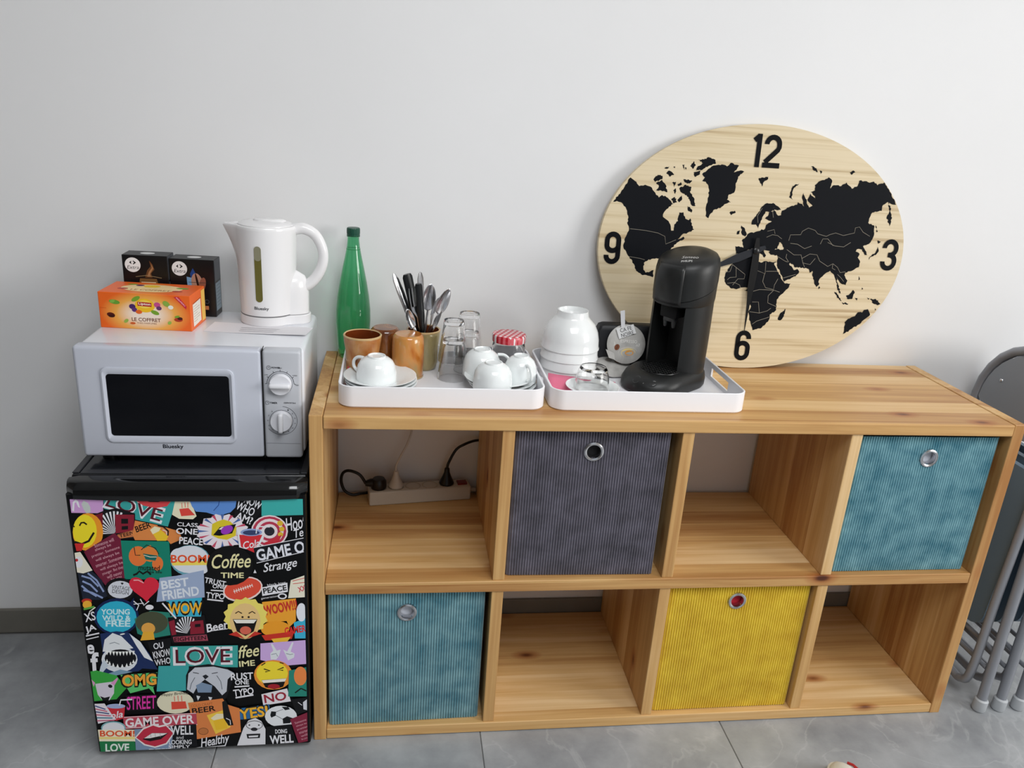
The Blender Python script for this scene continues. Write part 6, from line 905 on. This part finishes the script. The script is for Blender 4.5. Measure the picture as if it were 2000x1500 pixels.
bm = B(); n = 128; prism(bm, [(CA*math.cos(2*PI*i/n), CZ+CBX*math.sin(2*PI*i/n)) for i in range(n)], lambda x, z: (x, 0, z), lambda x, z: (x, 0.014, z)); dl = new_obj('dial_board', bm, veneer(), ck)
CLOCK = [
 ['continent', [['p', '0f1116', [-3107, 1469, -3003, 1401, -2895, 1297, -2761, 1332, -2598, 1276, -2508, 1170, -2418, 1073, -2346, 1132, -2242, 1091, -2178, 1048, -2067, 951, -2176, 852, -2265, 754, -2278, 659, -2167, 589, -2087, 498, -2052, 363, -1992, 366, -1993, 503, -1916, 582, -1907, 772, -1808, 780, -1752, 647, -1668, 613, -1632, 653, -1584, 503, -1512, 408, -1656, 338, -1790, 280, -1879, 175, -1746, 244, -1717, 207, -1908, 68, -2016, -52, -2083, -171, -2135, -250, -2294, -277, -2513, -305, -2615, -387, -2610, -541, -2553, -607, -2445, -574, -2367, -541, -2370, -707, -2495, -673, -2617, -668, -2777, -577, -2831, -444, -2968, -267, -3035, -193, -3127, -63, -3126, 32, -3069, 262, -3035, 321, -3077, 451, -3081, 638, -3139, 784, -3227, 891, -3369, 949, -3455, 926, -3343, 1089]]]],
 ['continent', [['p', '0f1116', [-2180, -774, -1818, -725, -1292, -1001, -952, -1229, -1033, -1594, -1246, -1906, -1461, -2219, -1633, -2594, -1722, -2472, -1726, -1981, -1903, -1622, -2188, -1272]]]],
 ['continent', [['p', '0f1116', [-1473, 1634, -1344, 1752, -1234, 1831, -998, 1863, -913, 1831, -843, 1909, -636, 1866, -668, 1809, -736, 1712, -541, 1760, -494, 1744, -624, 1626, -659, 1437, -677, 1268, -793, 1224, -819, 1110, -720, 1058, -866, 1009, -956, 914, -1074, 885, -1163, 790, -1210, 678, -1281, 727, -1298, 897, -1270, 1030, -1259, 1199, -1294, 1384, -1369, 1473, -1454, 1483, -1400, 1564]]]],
 ['island', [['p', '0f1116', [-1615, 1934, -1467, 1946, -1355, 2002, -1210, 1961, -1177, 1890, -1332, 1822, -1462, 1741, -1626, 1695, -1605, 1773, -1478, 1872]]]],
 ['island', [['p', '0f1116', [-1770, 1791, -1696, 1900, -1645, 1808, -1699, 1728]]]],
 ['island', [['p', '0f1116', [-1675, 1659, -1518, 1708, -1524, 1627, -1640, 1565]]]],
 ['island', [['p', '0f1116', [-2581, 1457, -2490, 1562, -2386, 1545, -2382, 1469, -2533, 1405]]]],
 ['island', [['p', '0f1116', [-2515, 1388, -2380, 1454, -2310, 1384, -2230, 1200, -2354, 1212, -2494, 1223, -2441, 1322]]]],
 ['island', [['p', '0f1116', [-1966, 1288, -1857, 1376, -1689, 1344, -1698, 1213, -1601, 1106, -1541, 937, -1625, 933, -1731, 1118, -1834, 1184, -1918, 1216]]]],
 ['island', [['p', '0f1116', [-2302, 1602, -2246, 1667, -2116, 1594, -2212, 1533]]]],
 ['island', [['p', '0f1116', [-1891, 1499, -1685, 1478, -1741, 1412, -1864, 1442]]]],
 ['island', [['p', '0f1116', [-2143, 1412, -2058, 1439, -2085, 1319]]]],
 ['island', [['p', '0f1116', [-2020, 1378, -1943, 1436, -1914, 1387, -1992, 1342]]]],
 ['island', [['p', '0f1116', [-2104, 1244, -2042, 1291, -2048, 1172]]]],
 ['island', [['p', '0f1116', [-2123, 1060, -2041, 1106, -1988, 989, -2069, 966]]]],
 ['island', [['p', '0f1116', [-1982, 1045, -1887, 1151, -1875, 1055, -1932, 992]]]],
 ['island', [['p', '0f1116', [-1954, 1805, -1903, 1811, -1890, 1698]]]],
 ['island', [['p', '0f1116', [-2357, 1708, -2252, 1758, -2267, 1713]]]],
 ['island', [['p', '0f1116', [-1729, 931, -1610, 843, -1623, 782, -1714, 834]]]],
 ['island', [['p', '0f1116', [-724, 827, -605, 879, -574, 835, -672, 773]]]],
 ['island', [['p', '0f1116', [-401, 556, -324, 506, -244, 371, -281, 312, -378, 384]]]],
 ['island', [['p', '0f1116', [-485, 418, -419, 444, -428, 363, -488, 348]]]],
 ['island', [['p', '0f1116', [-2157, 1751, -2115, 1762, -2118, 1722]]]],
 ['island', [['p', '0f1116', [-1891, 1757, -1851, 1750, -1855, 1700]]]],
 ['island', [['p', '0f1116', [3115, 1257, 3184, 1144, 3275, 894, 3252, 712, 3134, 907, 3181, 1046]]]],
 ['island', [['p', '0f1116', [2888, 718, 2978, 581, 2952, 560]]]],
 ['island', [['p', '0f1116', [-138, 1612, -36, 1640, 87, 1669, 94, 1617, 2, 1548, -28, 1444, -106, 1561]]]],
 ['island', [['p', '0f1116', [851, 1561, 743, 1457, 713, 1342, 718, 1228, 764, 1183, 654, 1240, 678, 1378, 706, 1493]]]],
 ['island', [['p', '0f1116', [1074, 1946, 1131, 1953, 1230, 1880, 1259, 1829, 1167, 1854]]]],
 ['island', [['p', '0f1116', [1306, 1869, 1366, 1850, 1334, 1792]]]],
 ['island', [['p', '0f1116', [2039, 1869, 2124, 1916, 2173, 1877, 2084, 1819]]]],
 ['island', [['p', '0f1116', [3001, 368, 3091, 352, 3035, 300]]]],
 ['island', [['p', '0f1116', [959, -1322, 930, -1519, 871, -1602, 807, -1592, 827, -1459]]]],
 ['island', [['p', '0f1116', [3066, -1019, 3206, -1003, 3366, -1116, 3281, -1157, 3183, -1126]]]],
 ['island', [['p', '0f1116', [2108, -847, 2238, -942, 2345, -1091, 2275, -1051, 2162, -927]]]],
 ['island', [['p', '0f1116', [2358, -1114, 2524, -1145, 2517, -1171, 2383, -1150]]]],
 ['island', [['p', '0f1116', [2437, -960, 2524, -910, 2598, -814, 2646, -863, 2616, -1018, 2501, -1039]]]],
 ['island', [['p', '0f1116', [2681, -1000, 2742, -1005, 2730, -1069]]]],
 ['island', [['p', '0f1116', [2682, -480, 2722, -563, 2687, -569]]]],
 ['island', [['p', '0f1116', [2810, -746, 2848, -781, 2810, -799]]]],
 ['island', [['p', '0f1116', [3037, 229, 3080, 143, 3038, 54, 2935, -5, 2872, -36, 2920, 28, 3001, 82, 3027, 162]]]],
 ['island', [['p', '0f1116', [3011, 368, 3098, 341, 3053, 312]]]],
 ['island', [['p', '0f1116', [2862, -29, 2887, -42, 2869, -91]]]],
 ['island', [['p', '0f1116', [1711, -756, 1750, -790, 1712, -830]]]],
 ['island', [['p', '0f1116', [2983, -979, 3055, -998, 3027, -1031]]]],
 ['island', [['p', '0f1116', [3238, -1239, 3271, -1253, 3251, -1292]]]],
 ['island', [['p', '0f1116', [2160, -712, 2237, -804, 2301, -914, 2248, -895, 2190, -795]]]],
 ['continent', [['p', '0f1116', [291, 1092, 425, 1022, 502, 955, 417, 936, 332, 951, 456, 817, 520, 832, 526, 932, 619, 975, 714, 1037, 874, 1084, 885, 1145, 995, 1109, 1050, 1050, 970, 1241, 988, 1353, 1088, 1209, 1127, 1097, 1174, 1038, 1255, 1084, 1105, 1210, 1161, 1350, 1314, 1212, 1279, 1296, 1156, 1384, 1258, 1428, 1235, 1541, 1348, 1641, 1449, 1666, 1542, 1732, 1643, 1658, 1626, 1482, 1696, 1566, 1887, 1557, 1999, 1643, 2153, 1510, 2285, 1579, 2302, 1698, 2434, 1696, 2567, 1667, 2668, 1699, 2768, 1620, 2929, 1694, 3139, 1471, 3319, 1209, 3187, 1222, 3093, 1260, 2998, 1193, 2981, 1052, 2753, 1001, 2710, 886, 2696, 764, 2849, 716, 2893, 502, 2836, 317, 2826, 314, 2662, 224, 2736, 128, 2800, 23, 2744, 21, 2654, 145, 2519, 144, 2500, 93, 2609, 40, 2575, -45, 2656, -146, 2643, -272, 2473, -367, 2323, -415, 2311, -474, 2409, -596, 2383, -707, 2303, -689, 2172, -585, 2117, -503, 2160, -648, 2260, -835, 2226, -836, 2133, -649, 2086, -546, 2012, -444, 1935, -384, 1852, -429, 1737, -543, 1687, -624, 1704, -729, 1651, -777, 1538, -588, 1490, -402, 1430, -451, 1394, -365, 1234, -334, 1057, -341, 908, -236, 887, -271, 1023, -405, 1106, -372, 1165, -436, 1089, -547, 822, -683, 758, -556, 590, -315, 582, -233, 581, -109, 554, -74, 400, -72, 344, -17, 383, 45, 533, 62, 692, 59, 703, 96, 597, 222, 449, 191, 372, 122, 328, 129, 233, 281, 179, 511, 188, 592, 320, 682, 145, 740, 209, 801, 219, 878, 336, 922]]]],
 ['continent', [['p', '0f1116', [-162, 587, -153, 697, -46, 846, 35, 1002, 147, 1084, 294, 1096, 339, 932, 217, 888, 134, 893, 71, 756, 46, 639, 7, 507, -56, 596]]]],
 ['continent', [['p', '0f1116', [-283, 55, -342, 216, -204, 385, -13, 440, 213, 520, 419, 390, 574, 199, 543, 68, 421, 39, 372, -57, 309, -142, 228, -16, 164, 75, 289, -96, 259, -145, 74, 1, -10, 67, -154, 26, -267, -61, -450, -93, -486, 81]]]],
 ['continent', [['p', '0f1116', [-657, -653, -644, -550, -558, -383, -486, -277, -343, -210, -217, -184, -101, -78, 78, -29, 8, -73, 53, -238, 188, -266, 291, -224, 577, -233, 516, -260, 610, -421, 803, -680, 850, -724, 988, -725, 935, -846, 840, -955, 707, -1107, 703, -1229, 727, -1360, 583, -1471, 579, -1599, 506, -1708, 409, -1809, 204, -1859, 161, -1757, 84, -1589, 39, -1421, 91, -1293, 26, -1169, 32, -1026, -46, -941, -136, -924, -15, -857, -125, -850, -295, -892, -447, -893, -590, -799]]]],
 ['continent', [['p', '0f1116', [3057, -1260, 3111, -1340, 3138, -1387, 2883, -1641, 2574, -1857, 2517, -1885, 2528, -1749, 2513, -1598, 2583, -1509, 2755, -1438, 2807, -1346, 2923, -1347, 2957, -1281]]]],
 ['border', [['s', '8a8478', [-3019, 355, -2660, 334, -2356, 291, -2191, 224, -2150, 52, -1916, 159, -1921, 168, -2148, 62, -2184, 230, -2354, 300, -2659, 343, -3019, 364]]]],
 ['border', [['s', '8a8478', [-2967, -266, -2714, -295, -2608, -321, -2606, -311, -2713, -286, -2966, -256]]]],
 ['border', [['s', '8a8478', [-649, -514, -538, -508, -495, -343, -410, -398, -380, -619, -527, -633, -586, -688, -579, -696, -522, -643, -370, -624, -400, -395, -503, -335, -546, -501, -650, -504]]]],
 ['border', [['s', '8a8478', [-502, -343, -170, -555, -177, -651, -329, -657, -441, -807, -432, -813, -323, -665, -171, -659, -163, -548, -496, -335]]]],
 ['border', [['s', '8a8478', [-570, -779, -401, -752, -266, -807, -235, -887, -225, -884, -260, -800, -401, -742, -573, -769]]]],
 ['border', [['s', '8a8478', [796, 266, 815, 397, 1065, 412, 1096, 492, 1228, 571, 1402, 526, 1478, 451, 1701, 402, 1781, 445, 1921, 491, 2123, 441, 2392, 513, 2398, 633, 2491, 656, 2596, 543, 2787, 453, 2791, 461, 2602, 551, 2494, 664, 2389, 639, 2385, 521, 2121, 451, 1920, 500, 1776, 454, 1700, 412, 1482, 460, 1406, 534, 1226, 581, 1088, 499, 1060, 421, 809, 405, 785, 268]]]],
 ['border', [['s', '8a8478', [1587, 223, 1629, 341, 1751, 346, 1903, 196, 1910, 203, 1755, 355, 1622, 348, 1576, 226]]]],
 ['border', [['s', '8a8478', [240, 316, 376, 380, 500, 366, 615, 294, 620, 302, 503, 375, 373, 389, 235, 324]]]],
 ['border', [['s', '8a8478', [240, 451, 398, 497, 429, 406, 439, 408, 400, 507, 237, 460]]]],
 ['border', [['s', '8a8478', [-11, 637, -43, 787, 45, 962, 36, 967, -53, 789, -21, 636]]]],
 ['border', [['s', '8a8478', [343, 770, 297, 940, 287, 938, 333, 768]]]],
 ['border', [['s', '8a8478', [1182, -130, 1362, -19, 1537, -31, 1626, -172, 1850, -289, 1974, -221, 2096, -298, 2186, -421, 2321, -395, 2317, -385, 2190, -411, 2103, -291, 1973, -211, 1851, -278, 1633, -164, 1543, -23, 1358, -9, 1175, -121]]]],
 ['border', [['s', '8a8478', [1216, -232, 1403, -265, 1514, -114, 1504, -108, 1397, -256, 1217, -222]]]],
 ['border', [['s', '8a8478', [772, 58, 967, -57, 1140, -48, 1212, -228, 1272, -330, 1282, -326, 1222, -225, 1147, -40, 969, -47, 777, 67]]]],
 ['border', [['s', '8a8478', [840, 203, 1016, 191, 1209, 97, 1377, 166, 1372, 176, 1209, 107, 1019, 201, 840, 213]]]],
 ['border', [['s', '8a8478', [1756, 266, 1948, 192, 2176, 181, 2338, 292, 2330, 300, 2172, 191, 1949, 202, 1759, 275]]]],
 ['border', [['s', '8a8478', [80, -443, 326, -520, 310, -244, 300, -244, 318, -512, 83, -434]]]],
 ['border', [['s', '8a8478', [337, -464, 610, -453, 609, -443, 335, -454]]]],
 ['border', [['s', '8a8478', [305, -511, 284, -700, 378, -846, 587, -881, 596, -773, 663, -625, 652, -620, 586, -769, 582, -871, 383, -837, 295, -699, 316, -513]]]],
 ['border', [['s', '8a8478', [88, -941, 234, -894, 388, -893, 609, -901, 747, -938, 749, -928, 610, -891, 387, -882, 232, -884, 83, -931]]]],
 ['border', [['s', '8a8478', [583, -893, 468, -1025, 483, -1198, 709, -1281, 712, -1271, 491, -1191, 479, -1029, 592, -900]]]],
 ['border', [['s', '8a8478', [65, -1425, 313, -1449, 506, -1389, 587, -1322, 579, -1314, 501, -1380, 311, -1439, 65, -1415]]]],
 ['border', [['s', '8a8478', [99, -1192, 248, -1185, 307, -1444, 317, -1443, 257, -1179, 98, -1182]]]],
 ['border', [['s', '8a8478', [176, -1718, 276, -1641, 445, -1583, 572, -1536, 567, -1526, 440, -1573, 270, -1632, 169, -1710]]]],
 ['border', [['s', '8a8478', [579, -114, 769, -209, 839, -227, 841, -217, 773, -200, 583, -105]]]],
 ['border', [['s', '8a8478', [789, -602, 937, -554, 1085, -507, 1080, -497, 932, -544, 784, -592]]]],
 ['border', [['s', '8a8478', [784, -38, 775, -123, 857, -224, 866, -218, 786, -120, 795, -40]]]],
 ['border', [['s', '8a8478', [1968, -215, 1964, -322, 2052, -363, 2056, -354, 1974, -318, 1979, -217]]]],
 ['border', [['s', '8a8478', [2125, -464, 2228, -544, 2310, -625, 2318, -618, 2236, -537, 2131, -456]]]],
]
def eclip(x, z):
    k = math.hypot(x/CA, z/CBX)/0.997; return (x/k, z/k) if k > 1 else (x, z)
random.seed(11)
def ragged(f, nm):
    """coastlines: every long edge gets small uneven bays"""
    if nm == 'border': return f
    P = [(f[i], f[i+1]) for i in range(0, len(f), 2)]; o = []
    for a, b_ in zip(P, P[1:]+P[:1]):
        l = math.hypot(b_[0]-a[0], b_[1]-a[1]); k = max(1, int(l/(0.0035 if nm == 'continent' else 0.0025))); o += a
        for i in range(1, k):
            d = random.uniform(-1, 1)*min(0.0016, l*0.12); o += (a[0]+(b_[0]-a[0])*i/k - (b_[1]-a[1])/l*d, a[1]+(b_[1]-a[1])*i/k + (b_[0]-a[0])/l*d)
    return o
hh = 0.0003
for nm, prs in CLOCK:
    P = [[p[0], p[1], ragged([v/1e4 for v in p[2]], nm)] for p in prs]
    if nm == 'border': hh = max(hh, 0.0012)
    o, hh = prints(nm, P, lambda x, z, h: Vector((x, -h, CZ+z)), dl, hh, 6e-6, 0.6, eclip)
def arcp(cx, cz, rx, rz, a0, a1, n_=10): return [(cx+rx*math.cos(math.radians(a0+(a1-a0)*i/n_)), cz+rz*math.sin(math.radians(a0+(a1-a0)*i/n_))) for i in range(n_+1)]
def digit(d, cx, cz, hw, hh_, t=0.0112):
    w_, h_ = hw-t/2, hh_-t/2; r = min(w_, h_*0.62); r2 = r
    if d in '69':
        p = [(-w_, -h_*0.52)] + arcp(0, -h_+r, w_, r, 180, 360) + arcp(0, h_-r, w_, r, 0, 180) + [(-w_, r*0.75)] + arcp(0, r*0.75-0.004, w_, r*0.9, 180, 340)
        if d == '6': p = [(-x, -z) for x, z in p]
        S = [p]
    elif d == '3':
        q = [(-w_, h_*0.50)] + arcp(0, h_-r, w_, r, 180, 0) + arcp(0, r*0.95, w_, r*0.95, 0, -90, 6) + [(-w_*0.25, 0)]
        S = [q, [(x, -z) for x, z in q]]
    elif d == '2': S = [[(-w_, h_*0.50)] + arcp(0, h_-r, w_, r, 180, 0) + [(w_, h_*0.30), (w_*0.85, h_*0.12), (-w_, -h_*0.80)], [(-w_-t/2, -h_), (w_+t/2, -h_)]]
    else: S = [[(hw-t/2, -hh_), (hw-t/2, hh_)], [(-hw, hh_*0.60), (hw-t*0.6, hh_*0.86)]]
    return [['s', '0d0e12', strk([(cx+x, cz+z) for x, z in s], t)] for s in S]
for P in (digit('1', -0.0255, 0.2214, 0.0085, 0.0359) + digit('2', 0.0105, 0.2214, 0.0205, 0.0359), digit('9', -0.3381, -0.0082, 0.0189, 0.0362), digit('3', 0.3365, 0.0048, 0.0205, 0.0369), digit('6', 0.0004, -0.2234, 0.0189, 0.0364)):
    prints('numeral', P, lambda x, z, h: Vector((x, -h, CZ+z)), dl, 0.0014, 6e-6, 0.6)
def hand(nm, pts, y, m_):
    bm = B(); prism(bm, pts, lambda x, z: (x, -y-0.0008, CZ+z), lambda x, z: (x, -y, CZ+z)); new_obj(nm, bm, m_, ck)
HB = mat('clock_hand_black', '0c0d10', 0.3)
hand('minute_hand', [(-0.0035, 0.030), (0.0040, 0.030), (0.0085, 0.0), (0.0100, -0.045), (0.0070, -0.080), (0.0012, -0.130), (-0.0030, -0.190), (-0.0040, -0.190), (-0.0060, -0.130), (-0.0095, -0.080), (-0.0085, -0.045), (-0.0070, 0.0)], 0.0075, HB)
u_ = Vector((-0.92, -0.39)).normalized(); v_ = Vector((-u_.y, u_.x))
hand('hour_hand', [tuple(u_*a + v_*b_) for a, b_ in ((-0.025, 0.004), (0.0, 0.008), (0.045, 0.0095), (0.090, 0.005), (0.125, 0.0008), (0.125, -0.0008), (0.090, -0.005), (0.045, -0.0095), (0.0, -0.008), (-0.025, -0.004))], 0.0050, mat('clock_hand_slate', '2a2d33', 0.25))
bm = B(); rings = [[(r*math.cos(2*PI*i/24), -y, CZ+r*math.sin(2*PI*i/24)) for i in range(24)] for r, y in ((0.0075, 0.0), (0.0075, 0.0100), (0.0050, 0.0115))]; loft(bm, rings); new_obj('hub', bm, HB, ck, True)
bm = B(); box(bm, -0.03, 0.03, 0.0141, 0.030, CZ-0.03, CZ+0.03, 0.003, 2); new_obj('movement_case', bm, BLACK, ck)

# ---------------------------------------------------------------- power strip and plugs
SA = math.radians(8.0); ps = thing('power_strip', 'white multi socket power strip with a red switch in the upper left compartment', 'power strip', (0.1020, 0.3180, ZM1), SA)
PW = mat('power_strip_white', 'cbc5ba', 0.4)
bm = B(); box(bm, 0, 0.245, 0, 0.044, 0, 0.036, 0.004, 3); new_obj('housing', bm, PW, ps, True)
for k in range(5):
    bm = B(); x = 0.024+k*0.041; lathe(bm, [(0, 0.0345), (0.0150, 0.0345), (0.0160, 0.0362), (0.0185, 0.0368), (0.0190, 0.0358)], x, 0.022, 28); so = new_obj('socket', bm, mat('socket_cream', 'b8b0a0', 0.45), ps, True)
    bm = B()
    for s in (-1, 1): t = bmesh.new(); lathe(t, [(0, 0.0352), (0.0026, 0.0350), (0.0028, 0.0345)], x+s*0.007, 0.022, 10); merge(bm, t)
    new_obj('contacts', bm, BLACK, so)
bm = B(); box(bm, 0.2140, 0.2380, 0.011, 0.031, 0.0350, 0.0400, 0.0015, 2); new_obj('rocker_switch', bm, mat('switch_red', '7a1a16', 0.25), ps)
bm = B(); tube(bm, spline([(0.244, 0.022, 0.016), (0.258, 0.022, 0.015), (0.262, 0.03, 0.010), (0.262, 0.042, 0.004)], 5), 0.0050, 10); new_obj('supply_lead', bm, PW, ps, True)
def onstrip(x, y, z): return Vector((0.1020+x*math.cos(SA)-y*math.sin(SA), 0.3180+x*math.sin(SA)+y*math.cos(SA), ZM1+z))
def plug(label, sx, M, shape, lead, r=0.0033):
    b0 = onstrip(sx, 0.022, 0.0372); t = thing('plug', label, 'plug', b0, SA, 'plugs in the power strip')
    bm = B()
    if shape == 'upright': lathe(bm, [(0, 0), (0.0165, 0), (0.0180, 0.003), (0.0150, 0.010), (0.0105, 0.020), (0.0070, 0.030), (0.0060, 0.040), (0.0040, 0.042), (0, 0.042)], n=24)
    else:
        lathe(bm, [(0, 0), (0.0175, 0), (0.0185, 0.004), (0.0180, 0.018), (0.0140, 0.024), (0, 0.025)], n=24)
        t2 = bmesh.new(); tube(t2, [(0, 0, 0.013), (-0.020, 0.0, 0.014), (-0.032, 0, 0.013)], [0.012, 0.010, 0.006], 12); merge(bm, t2)
    new_obj('plug_body', bm, M, t, True)
    bm = B(); inv = Matrix.Rotation(-SA, 3, 'Z'); tube(bm, spline([inv @ (Vector(p)-b0) for p in lead], 7), r, 10); new_obj('lead', bm, M, t, True); return t
p0 = onstrip(0.065, 0.022, 0.0372)
plug('white plug with a thin pale lead rising straight from the power strip', 0.065, mat('plug_white', 'cfc9c0', 0.4), 'upright', [(p0.x, p0.y, p0.z+0.038), (p0.x, p0.y+0.002, p0.z+0.055), (p0.x+0.012, p0.y+0.010, 0.505), (0.190, 0.366, 0.535), (0.199, 0.378, 0.572), (0.196, 0.388, 0.640), (0.190, 0.3975, 0.700), (0.185, 0.3975, 0.735)], 0.0026)
p0 = onstrip(0.188, 0.022, 0.0372); PB = mat('plug_black', '0d0d0e', 0.35)
plug('black upright plug whose lead arches to the right behind the divider', 0.188, PB, 'upright', [(p0.x, p0.y, p0.z+0.038), (p0.x+0.003, p0.y, p0.z+0.055), (p0.x+0.020, p0.y+0.010, 0.510), (0.325, 0.374, 0.526), (0.352, 0.390, 0.529), (0.380, 0.3972, 0.527), (0.42, 0.3972, 0.52)])
p0 = onstrip(0.024, 0.022, 0.0372)
plug('black angled plug at the left end of the power strip with a looped lead', 0.024, PB, 'angled', [(p0.x-0.030, p0.y-0.004, p0.z+0.013), (0.078, 0.338, 0.462), (0.055, 0.342, 0.470), (0.040, 0.348, 0.462), (0.0345, 0.352, 0.440), (0.042, 0.352, 0.414), (0.060, 0.352, 0.402), (0.080, 0.358, 0.402), (0.100, 0.372, 0.398), (0.112, 0.388, 0.394)], 0.0036)

# ---------------------------------------------------------------- folded chairs at the right
FG = mat('chair_tube_grey', '8d9097', 0.35, metal=0.2); FD = mat('chair_panel_slate', '64798b', 0.45); FP = mat('chair_back_grey', '868c94', 0.4); FC = mat('chair_foot_grey', 'b4b8bc', 0.5)
def folding_chair(label, x, lean):
    t = thing('folding_chair', label, 'chair', (x, 0.0, 0), 0, 'folded grey chairs'); t.rotation_euler = (0, lean, 0)
    pa = [(0, 0.004, 0.020), (0, 0.030, 0.40), (0, 0.045, 0.68)] + [(0, 0.195-0.150*math.cos(PI*k/12), 0.700+0.150*math.sin(PI*k/12)) for k in range(13)] + [(0, 0.345, 0.68), (0, 0.352, 0.40), (0, 0.362, 0.020)]
    bm = B(); tube(bm, pa, 0.0115, 14); new_obj('back_frame', bm, FG, t, True)
    pb = spline([(-0.026, 0.050, 0.60), (-0.026, 0.044, 0.30), (-0.026, 0.036, 0.09), (-0.024, 0.060, 0.048), (-0.022, 0.100, 0.044), (-0.022, 0.270, 0.044), (-0.024, 0.310, 0.048), (-0.026, 0.332, 0.09), (-0.026, 0.326, 0.30), (-0.026, 0.322, 0.60)], 5)
    bm = B(); tube(bm, pb, 0.0100, 12); new_obj('leg_frame', bm, FG, t, True)
    for y, f in ((0.004, 0), (0.362, 0)):
        bm = B(); lathe(bm, [(0, 0.001), (0.0140, 0.001), (0.0160, 0.005), (0.0155, 0.030), (0.0120, 0.033), (0, 0.033)], 0, y, 18); new_obj('foot_cap', bm, FC, t, True)
    bm = B(); pl = [(0.195+p[0], 0.390+p[1]) for p in rrect(0.128, 0.205, 0.04, 6)]; prism(bm, pl, lambda y, z: (-0.018, y, z), lambda y, z: (0.000, y, z)); new_obj('seat', bm, FD, t)
    bm = B(); arch = [(0.195+0.135*math.cos(PI*k/16), 0.695+0.140*math.sin(PI*k/16)) for k in range(17)] + [(0.065, 0.690), (0.130, 0.650), (0.195, 0.640), (0.260, 0.650), (0.325, 0.690)]
    prism(bm, arch, lambda y, z: (-0.006, y, z), lambda y, z: (0.004, y, z)); bk = new_obj('backrest', bm, FP, t)
    for y in (0.115, 0.275):
        bm = B(); rings = [[(-0.006-a, y+r*math.cos(2*PI*i/12), 0.755+r*math.sin(2*PI*i/12)) for i in range(12)] for r, a in ((0.005, 0), (0.004, 0.002), (0.001, 0.003))]; loft(bm, rings); new_obj('screw', bm, STEEL, bk, True)
    for z in (0.16, 0.11):
        bm = B(); tube(bm, [(-0.004, 0.020, z), (-0.004, 0.350, z)], 0.0060, 10); new_obj('cross_bar', bm, FG, t, True)
    return t
LEAN = math.radians(4.0)
for k, lb in enumerate(('grey folding chair folded flat, nearest to the shelf', 'grey folding chair folded flat, second from the shelf', 'grey folding chair folded flat, third from the shelf')): folding_chair(lb, 1.572+0.052*k, LEAN)

# ---------------------------------------------------------------- shoe at the front edge
so_ = thing('shoe', 'toe of a white shoe with a red mark on the floor before the shelf', 'shoe', (1.100, -0.274, 0), math.radians(-4))
def shoe_ring(z, k, top=False):
    o = []
    for i in range(36):
        a = 2*PI*i/36; y = 0.125*math.sin(a); w_ = (0.040 + 0.006*math.sin(a))*math.cos(a); o.append((w_*k, y*k - (0.0 if not top else 0.03), z))
    return o
bm = B(); loft(bm, [shoe_ring(0.0, 0.96), shoe_ring(0.004, 1.0), shoe_ring(0.020, 1.0), shoe_ring(0.022, 0.97)]); new_obj('sole', bm, mat('shoe_sole', 'e8e4da', 0.6), so_, True)
bm = B(); rings = []
for k in range(7):
    f = k/6; rings.append([(x, y, 0.021 + 0.040*math.sin(f*PI/2)*(1.35-0.5*(y+0.125)/0.25)) for x, y, z in shoe_ring(0, 0.955*math.cos(f*PI/2*0.93))])
loft(bm, rings); up_ = new_obj('upper', bm, mat('shoe_white', 'efece2', 0.55), so_, True)
bm = B(); tube(bm, [(0.022, 0.112, 0.030), (0.030, 0.104, 0.032), (0.036, 0.090, 0.032)], 0.003, 8); new_obj('red_stripe', bm, mat('shoe_red', 'b02a2a', 0.5), up_, True)
